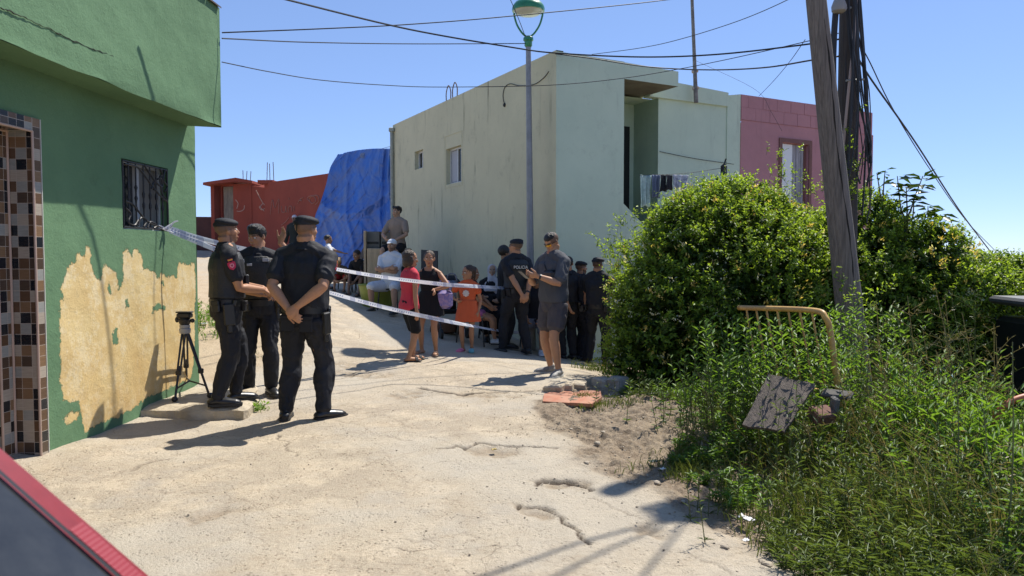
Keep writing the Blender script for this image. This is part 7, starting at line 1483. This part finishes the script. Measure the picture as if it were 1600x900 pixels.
# two officers by the mint wall and the one hidden behind the man with the phone
p, h = stand(908, 570, 408, 12.35)
build_person('bearded officer with beret in right profile against the mint wall', p, 60, h, dict(hl=(-.03, .15, .6), hr=(.05, .15, .6), head=(10, 0), gl=(-.06, .02), gr=(.06, -.02)), skin=SKP, hair='none', scalp=(.07, .05, .04), beard=.8, wear=POL()+[('beret',), ('belt', None, {}), ('patch', 'r', {})], vox=.0105, seed=6, fat=.1)
p, h = stand(934, 571, 402, 11.95)
build_person('officer with beret seen from behind beside the bush, arms folded in front', p, 22, h, dict(hl=(.02, .15, .68), hr=(-.02, .16, .66), el=(-1, -.2, -.4), er=(1, -.2, -.4), fl=(1, 0, 0), fr=(-1, 0, 0), pl=(0, -1, 0), pr=(0, -1, 0), head=(12, -2), gl=(-.08, .0), gr=(.08, .0)), skin=SKP, hair='none', scalp=(.05, .035, .03), wear=POL()+[('beret',), ('belt', None, {}), ('patch', 'r', {})], vox=.0105, seed=7, fat=.45)
p, h = stand(888, 568, 401, 12.2)
build_person('officer in black mostly hidden behind the man with the phone', p, -20, h, dict(hl=(-.05, -.13, .52), hr=(.16, -.05, .50), head=(20, 0)), skin=SKP, hair='short', wear=POL()+[('belt', None, {}), ('patch', 'r', {})], vox=.0105, seed=8)
p, h = stand(789, 549, 384, 12.15)
build_person('person in black with thick dark hair standing just behind the officer with the lettered vest', p, 80, h, dict(head=(-5, 5)), skin=(.3, .18, .12), hair='afro', wear=[('shirt', M_uni, dict(sleeve=1.8)), ('trousers', M_uni), ('boots', M_shoe)], vox=.0115, seed=9, female=.5)
# three girls
SKK = (.40, .205, .115)
p, h = stand(639, 566, 391, 9.65)
build_person('girl with bobbed dark hair in a red top and black knee shorts', p, 55, h, dict(lean=(0, .03), hr=(.14, .0, .47), hl=(-.14, .02, .47), head=(22, 8), gl=(-.045, .06), gr=(.045, -.03), tl=5, tr=-5, cl=20, cr=20), kid=.4, female=.8, skin=SKK, hair='bob', hairmat=M_hairbr,
 wear=[('shirt', clothmat('coral_top', (.55, .045, .07), (.47, .04, .06), 5), dict(sleeve=.28, lo=-.2, inf=.012, bot=1.12)), ('shorts', clothmat('black_shorts', (.012, .012, .014)), dict(len=.95, i1=.025)), ('sandals', mat('dark_sandal', (.03, .03, .03), .6))], vox=.009, seed=10)
p, h = stand(671, 556, 392, 10.35)
g2, bg2 = build_person('girl in a sleeveless black dress with tied-back hair holding a patterned bag', p, 195, h, dict(hl=(.10, .14, .70) if False else (-.09, .13, .64), el=(-1, -.1, -.3), hr=(.13, .06, .52), fl=(-.5, .7, -.5), gl=(-.07, .02), gr=(.085, .0), tl=15, tr=-15, head=(-15, 2)), kid=.35, female=.9, skin=SKK, hair='short', hairmat=M_hairbr,
 wear=[('dress', clothmat('black_dress', (.012, .012, .014)), dict(len=.14, flare=1.05, sleeve=0)), ('sandals', mat('brown_sandal', (.2, .13, .09), .6))], vox=.009, seed=11)
mb = MB(); mb.bbox((0, 0, 0), (.24, .1, .26), .05); mb.tube(crom([(-.08, 0, .12), (-.06, 0, .25), (.06, 0, .25), (.08, 0, .12)], 5), .01, 6); o = mb.build('patterned_bag', mat('floral_bag', (.4, .28, .42), .8, nscale=26, c2=(.1, .12, .4)), None, at(694, 468, 10.3), smooth=True); tag(o, 'purple patterned bag at the side of the girl in black', 'bag')
p, h = stand(731, 553, 414, 10.95); M_or = clothmat('orange_dress', (.62, .12, .045), (.55, .105, .04), 4)
g3, bg3 = build_person('small girl in an orange t-shirt dress with mismatched pink and blue clogs', p, 192, h, dict(hl=(-.13, .03, .48), hr=(.12, .07, .62), er=(1, -.2, -.6), head=(42, 4), gl=(-.045, .0), gr=(.055, .03), tl=12, tr=-14), kid=.8, female=.6, skin=SKK, hair='pony', hairmat=M_hairbr,
 wear=[('dress', M_or, dict(len=.15, flare=1.1, sleeve=.45)), ('clogs', mat('pink_clog', (.6, .16, .28), .6), dict(l=mat('blue_clog', (.12, .35, .42), .6)))], vox=.009, seed=12)
mb = MB(); c = bg3.sp(.58)+bg3.Y*(.066*h+.024)
for k in range(8): a = k*.785; mb.ell(c+Vector((.036*math.cos(a), .004, .036*math.sin(a))), (.016, .004, .016), 5)
mb.ell(c+Vector((0, .006, 0)), (.018, .004, .018), 5); mb.ell(c+Vector((0, .005, 0)), (.03, .003, .03), 5)
mb.build('printed_flower', mat('print_pale', (.62, .55, .5), .8), g3)
# seated people (hip = seat height / H)
def seated(label, px, pyh, d, heading, H_, seat=.45, pose=None, ground=None, **kw):
    q = at(px, pyh, d); gz = Hs(q.x, d) if ground is None else ground; ps = dict(hip=(seat+.07)/H_, gl=(-.08, .23), gr=(.08, .23), kl=(-.15, .5, 1), kr=(.15, .5, 1), hl=(-.07, .2, .56), hr=(.07, .2, .56), el=(-1, -.3, -.4), er=(1, -.3, -.4)); ps.update(pose or {})
    return build_person(label, Vector((q.x, d, gz)), heading, H_, ps, **kw)
def seat_for(px, d, label, h_=.45, m=None, heading=0, back=True, col=(.02, .02, .022)):
    q = at(px, 400, d); z = Hs(q.x, d); t = empty('chair', label, 'chair', Vector((q.x, d, z)), -R(heading)); mc = mat('chair_'+str(col[0]), col, .5); mf = mat('chair_frame', (.03, .03, .032), .4, metal=.4)
    mb = MB(); mb.bbox((0, 0, h_-.02), (.42, .42, .04), .015); mb.build('seat', mc, t)
    for sx_ in (-.19, .19):
        for sy in (-.19, .19): mb = MB(); mb.tube([(sx_, sy, h_-.03), (sx_*1.15, sy*1.2, -.02)], .012, 8); mb.build('leg', mf, t, smooth=True)
    if back: mb = MB(); mb.bbox((0, -.21, h_+.28), (.40, .025, .26), .01); mb.build('backrest', mc, t); mb = MB(); [mb.tube([(s_*.18, -.2, h_), (s_*.18, -.22, h_+.3)], .012, 8) for s_ in (-1, 1)]; mb.tube([(-.18, -.215, h_+.25), (.18, -.215, h_+.25)], .01, 6); mb.build('back_frame', mf, t)
    return t
WT = clothmat('white_tee', (.62, .63, .66), (.55, .56, .6), 5); WS = clothmat('white_shorts', (.58, .6, .64), (.5, .52, .58), 5)
seat_for(614, 14.15, 'dark chair under the man in the white cap', .46, heading=200)
seated('man in white cap, white t-shirt and white shorts sitting with folded arms', 611, 380, 14.1, 195, 1.78, .46, dict(hl=(.05, .14, .68), hr=(-.05, .145, .70), fl=(1, .1, .1), fr=(-1, .1, -.1), pl=(0, -1, 0), pr=(0, -1, 0), gl=(-.15, .26), gr=(.13, .20), head=(0, 0), lean=(0, -.06)), skin=(.36, .21, .14), hair='none', beard=.5, fat=.5, wear=[('shirt', WT, dict(sleeve=.75, lo=-.1)), ('shorts', WS, dict(len=1.05, i1=.035)), ('cap', mat('white_cap', (.68, .68, .7), .8)), ('sneakers', M_shoe)], vox=.011, seed=13)
# stacked crates and boards the young man sits on
fz = Hs(-2.9, 16.2)
cab = empty('wooden_cabinet', 'old wooden cabinet with grey panels standing against the pale house under the seated youth', 'cabinet', Vector((at(588, 400, 16).x, 16.2, fz))); Mcw = mat('raw_plywood', (.48, .38, .25), .8, nscale=3, stretch=(6, 6, 1), namp=.3); Mcg = mat('grey_panel', (.16, .155, .14), .7, nscale=6, namp=.3)
zt1, zt2 = at(600, 388, 16).z-fz, at(570, 361, 16).z-fz
mb = MB(); mb.bbox((.12, 0, zt1/2), (.62, .5, zt1), .01); mb.build('lower_box', Mcw, cab)
mb = MB(); mb.bbox((-.24, .0, zt2/2), (.05, .48, zt2), .006); mb.build('side_panel', Mcw, cab)
for k, (x0, x1) in enumerate(((568, 592), (594, 610))): 
    mb = MB(); a_, b_ = at(x0, 400, 16).x-cab.location.x, at(x1, 400, 16).x-cab.location.x; mb.bbox(((a_+b_)/2, .05, (zt2+zt1)/2), (b_-a_, .3, zt2-zt1-.01), .01); mb.build('drawer_block', Mcg, cab)
    mb = MB(); mb.box(((a_+b_)/2, -.103, zt1+.12), (b_-a_-.04, .008, .05)); mb.build('drawer_gap', M_dark, cab)
mb = MB(); mb.bbox((.12, -.254, zt1*.5), (.5, .012, zt1*.8), .004); mb.build('door', Mcw, cab)
q = at(622, 397, 15.85); zs = zt1+fz-Hs(q.x, 15.85)
mb = MB(); mb.bbox((0, 0, zs/2), (.5, .5, zs), .02); tag(mb.build('plywood_crate', Mcw, None, Vector((q.x, 15.95, Hs(q.x, 15.95)))), 'plywood crate beside the cabinet with a youth sitting on it', 'crate')
seated('youth in a beige t-shirt sitting high on the crate beside the pale house', 622, 338, 15.85, 205, 1.72, zs, dict(gl=(-.1, .2, (zs-.55)/1.72), gr=(.06, .22, (zs-.50)/1.72), lean=(0, .08), hl=(-.08, .18, .58), hr=(.05, .2, .60), head=(12, -3)), skin=(.4, .24, .16), hair='curly', wear=[('shirt', clothmat('beige_tee', (.28, .22, .18), (.24, .19, .155), 5), dict(sleeve=.75)), ('shorts', clothmat('black_shorts2', (.015, .015, .02)), dict(len=.85)), ('sneakers', mat('white_shoe', (.5, .5, .5), .6))], vox=.012, seed=14)
SB = (.24, .135, .085)
seat_for(566, 16.4, 'low dark stool under the boy in black', .28, back=False)
seated('boy in a black t-shirt sitting low and bending forward beside the cabinet', 567, 397, 16.4, 200, 1.45, .28, dict(lean=(0, .35), bend=.4, gl=(-.09, .27), gr=(.09, .27), head=(10, 20), hl=(-.04, .3, .5), hr=(.05, .3, .5)), kid=.4, skin=SB, hair='short', wear=[('shirt', clothmat('black_tee', (.012, .012, .014)), {}), ('shorts', clothmat('black_shorts3', (.014, .014, .016)), {}), ('sandals', M_gear)], vox=.012, seed=15)
seat_for(539, 16.8, 'low stool under the fair-haired child', .26, back=False)
seated('fair-haired child in red shorts sitting bent far forward beside the blue tarpaulin', 537, 412, 16.8, 185, 1.25, .26, dict(lean=(0, .8), bend=.8, gl=(-.09, .27), gr=(.09, .27), head=(0, 50), hl=(-.03, .33, .45), hr=(.04, .33, .45)), kid=.7, skin=SKK, hair='curly', hairmat=M_blond, wear=[('shirt', clothmat('brown_tee', (.12, .09, .06)), {}), ('shorts', clothmat('red_shorts', (.4, .03, .03)), {}), ('sandals', M_gear)], vox=.012, seed=16)
p, h = stand(513, 452, 367, 17.0)
kb, bkb = build_person('boy in a white t-shirt and dark cap pointing right beside the blue tarpaulin', p, 75, h, dict(hl=(.0, .34, .66), el=(0, -.3, -1), hr=(.12, .18, .60), er=(1, -.4, -.3), fl=(.1, 1, -.05), pl=(0, 0, -1), head=(5, 6)), kid=.75, skin=(.3, .17, .11), hair='short', wear=[('shirt', WT, dict(sleeve=.6)), ('shorts', clothmat('navy_shorts', (.02, .022, .03)), {}), ('sandals', M_gear)], vox=.012, seed=17)
p, h = stand(461, 430, 336, 23)
build_person('distant man in a white cap standing against the red wall behind the beret officer', p, 190, h, dict(), skin=(.2, .12, .08), hair='none', wear=[('shirt', clothmat('dark_green_top', (.03, .035, .03)), dict(sleeve=1.8)), ('trousers', clothmat('dark_trousers', (.025, .025, .03)), {}), ('cap', MATS['white_cap']), ('sneakers', M_shoe)], vox=.016, seed=18)
seat_for(768, 13.0, 'black chair under the woman in the headscarf', .46, heading=180)
seated('woman in a white headscarf and black robe sitting behind the small girl', 769, 405, 13.0, 178, 1.62, .46, dict(gl=(-.06, .25), gr=(.06, .25), hl=(.06, .15, .66), fl=(1, 0, .2), hr=(-.02, .17, .62)), female=1, skin=(.4, .25, .17), hair='none', fat=.35, wear=[('robe', clothmat('black_robe', (.012, .012, .015))), ('hijab', clothmat('white_scarf', (.5, .49, .5), (.4, .38, .42), 9)), ('sneakers', M_shoe)], vox=.011, seed=19)
seat_for(739, 11.9, 'folding chair partly hidden behind the girl in orange', .46, heading=100, col=(.3, .22, .14))
seated('person in pink shorts sitting sideways behind the girl in orange', 737, 425, 11.95, 95, 1.5, .45, dict(gl=(-.06, .24), gr=(.08, .26), hl=(-.05, .22, .57), hr=(.06, .2, .57), lean=(0, .05), head=(10, 5)), kid=.2, female=.8, skin=SKK, hair='long', hairmat=M_hairbr, wear=[('shirt', clothmat('black_top', (.015, .015, .018)), {}), ('shorts', clothmat('pink_shorts', (.5, .16, .33)), dict(len=.5, i1=.02)), ('sneakers', mat('white_trainer', (.55, .55, .56), .6))], vox=.0105, seed=20)
seat_for(836, 12.55, 'dark chair behind the lamp post', .46, heading=170)
seated('person in grey trousers sitting behind the officer with the lettered vest', 838, 425, 12.35, 188, 1.6, .45, dict(gl=(-.08, .28), gr=(.1, .24)), female=.7, skin=SKK, hair='long', wear=[('shirt', clothmat('dark_top', (.02, .02, .025)), dict(sleeve=1.6)), ('shorts', clothmat('grey_cloth', (.2, .19, .2)), dict(len=1.2)), ('sneakers', MATS['white_trainer'])], vox=.0115, seed=21)
# pushchair with bags against the wall, tub, boards
sp_ = at(703, 500, 12.2); sp_.z = Hs(sp_.x, sp_.y); pc = empty('pushchair', 'black pushchair hung with bags between the girl in black and the girl in orange', 'pushchair', sp_, R(20)); Mf = mat('pushchair_frame', (.03, .03, .03), .35, metal=.5)
for s_ in (-.2, .2):
    mb = MB(); mb.tube([(s_, -.25, .1), (s_, .15, .55), (s_, .35, .98), (s_, .42, 1.0)], .012, 8); mb.tube([(s_, .3, .1), (s_, -.02, .42)], .012, 8); mb.build('frame_tube', Mf, pc, smooth=True)
    for y_ in (-.27, .32): mb = MB(); M_ = Matrix.Translation((s_*1.1, y_, .09)) @ Matrix.Rotation(R(90), 4, 'Y'); mb.lathe([(.03, -.02), (.085, -.02), (.09, 0), (.085, .02), (.03, .02)], 18, M=M_); mb.build('wheel', Mf, pc, smooth=True)
mb = MB(); mb.tube([(-.2, .42, 1.0), (.2, .42, 1.0)], .016, 8); mb.build('handle', Mf, pc, smooth=True)
mb = MB(); mb.bbox((0, .1, .42), (.38, .34, .06), .02); mb.bbox((0, .3, .68), (.38, .06, .5), .02, M=None); mb.build('seat', clothmat('pushchair_cloth', (.015, .015, .017)), pc)
s2 = Soup(); s2.ell((0, .12, .85), (.23, .28, .17)); q = s2.solid('hood', .02, 2); q.materials.append(MATS['cloth_pushchair_cloth']); link('hood', q, pc)
mb = MB(); mb.bbox((0, 0, .16), (.28, .12, .34), .06); mb.tube(crom([(-.09, .0, .3), (-.05, 0, .42), (.05, 0, .42), (.09, 0, .3)], 5), .012, 6); tag(mb.build('rucksack', mat('rucksack_grey', (.22, .24, .3), .8, nscale=12, c2=(.03, .03, .04)), None, at(706, 470, 11.9), smooth=True), 'grey and white rucksack hanging from the pushchair', 'bag')
mb = MB(); mb.lathe([(.14, 0), (.19, .03), (.2, .17), (.17, .2), (.02, .17)], 20); tag(mb.build('clay_pot', mat('brown_pot', (.16, .08, .05), .8), None, gnd(698, 520), smooth=True), 'small brown pot on the ground below the pushchair', 'pot')
tb = gnd(590, 480); mb = MB(); mb.lathe([(.02, .02), (.26, .0), (.29, .04), (.36, .42), (.385, .44), (.37, .455), (.33, .4), (.02, .36)], 28); tag(mb.build('green_tub', mat('lime_tub', (.27, .30, .04), .5, nscale=4, namp=.3), None, tb, smooth=True), 'lime green plastic tub beside the man in white', 'tub')
a0 = at(661, 430, 15.2); 
def wallboard(x0, x1, y0, y1, d0, d1, m, label):
    A_, B_ = at(x0, y1, d0), at(x1, y1, d1); t_, t2 = at(x0, y0, d0+.12), at(x1, y0+2, d1+.12); return board([A_, B_, t2, t_], .02, m, label, 'board', 'leaning_board', .004)
wallboard(658, 683, 390, 470, 14.1, 13.75, mat('black_board', (.02, .02, .022), .6, nscale=4), 'dark board leaning on the cream wall behind the girl in black')
board([at(552, 418, 16.9), at(558, 421, 16.8), at(577, 382, 16.95), at(570, 382, 17)], .03, mat('brown_plank', (.13, .10, .08), .85, nscale=4), 'dark plank propped diagonally against the cabinet', 'plank', 'leaning_plank')
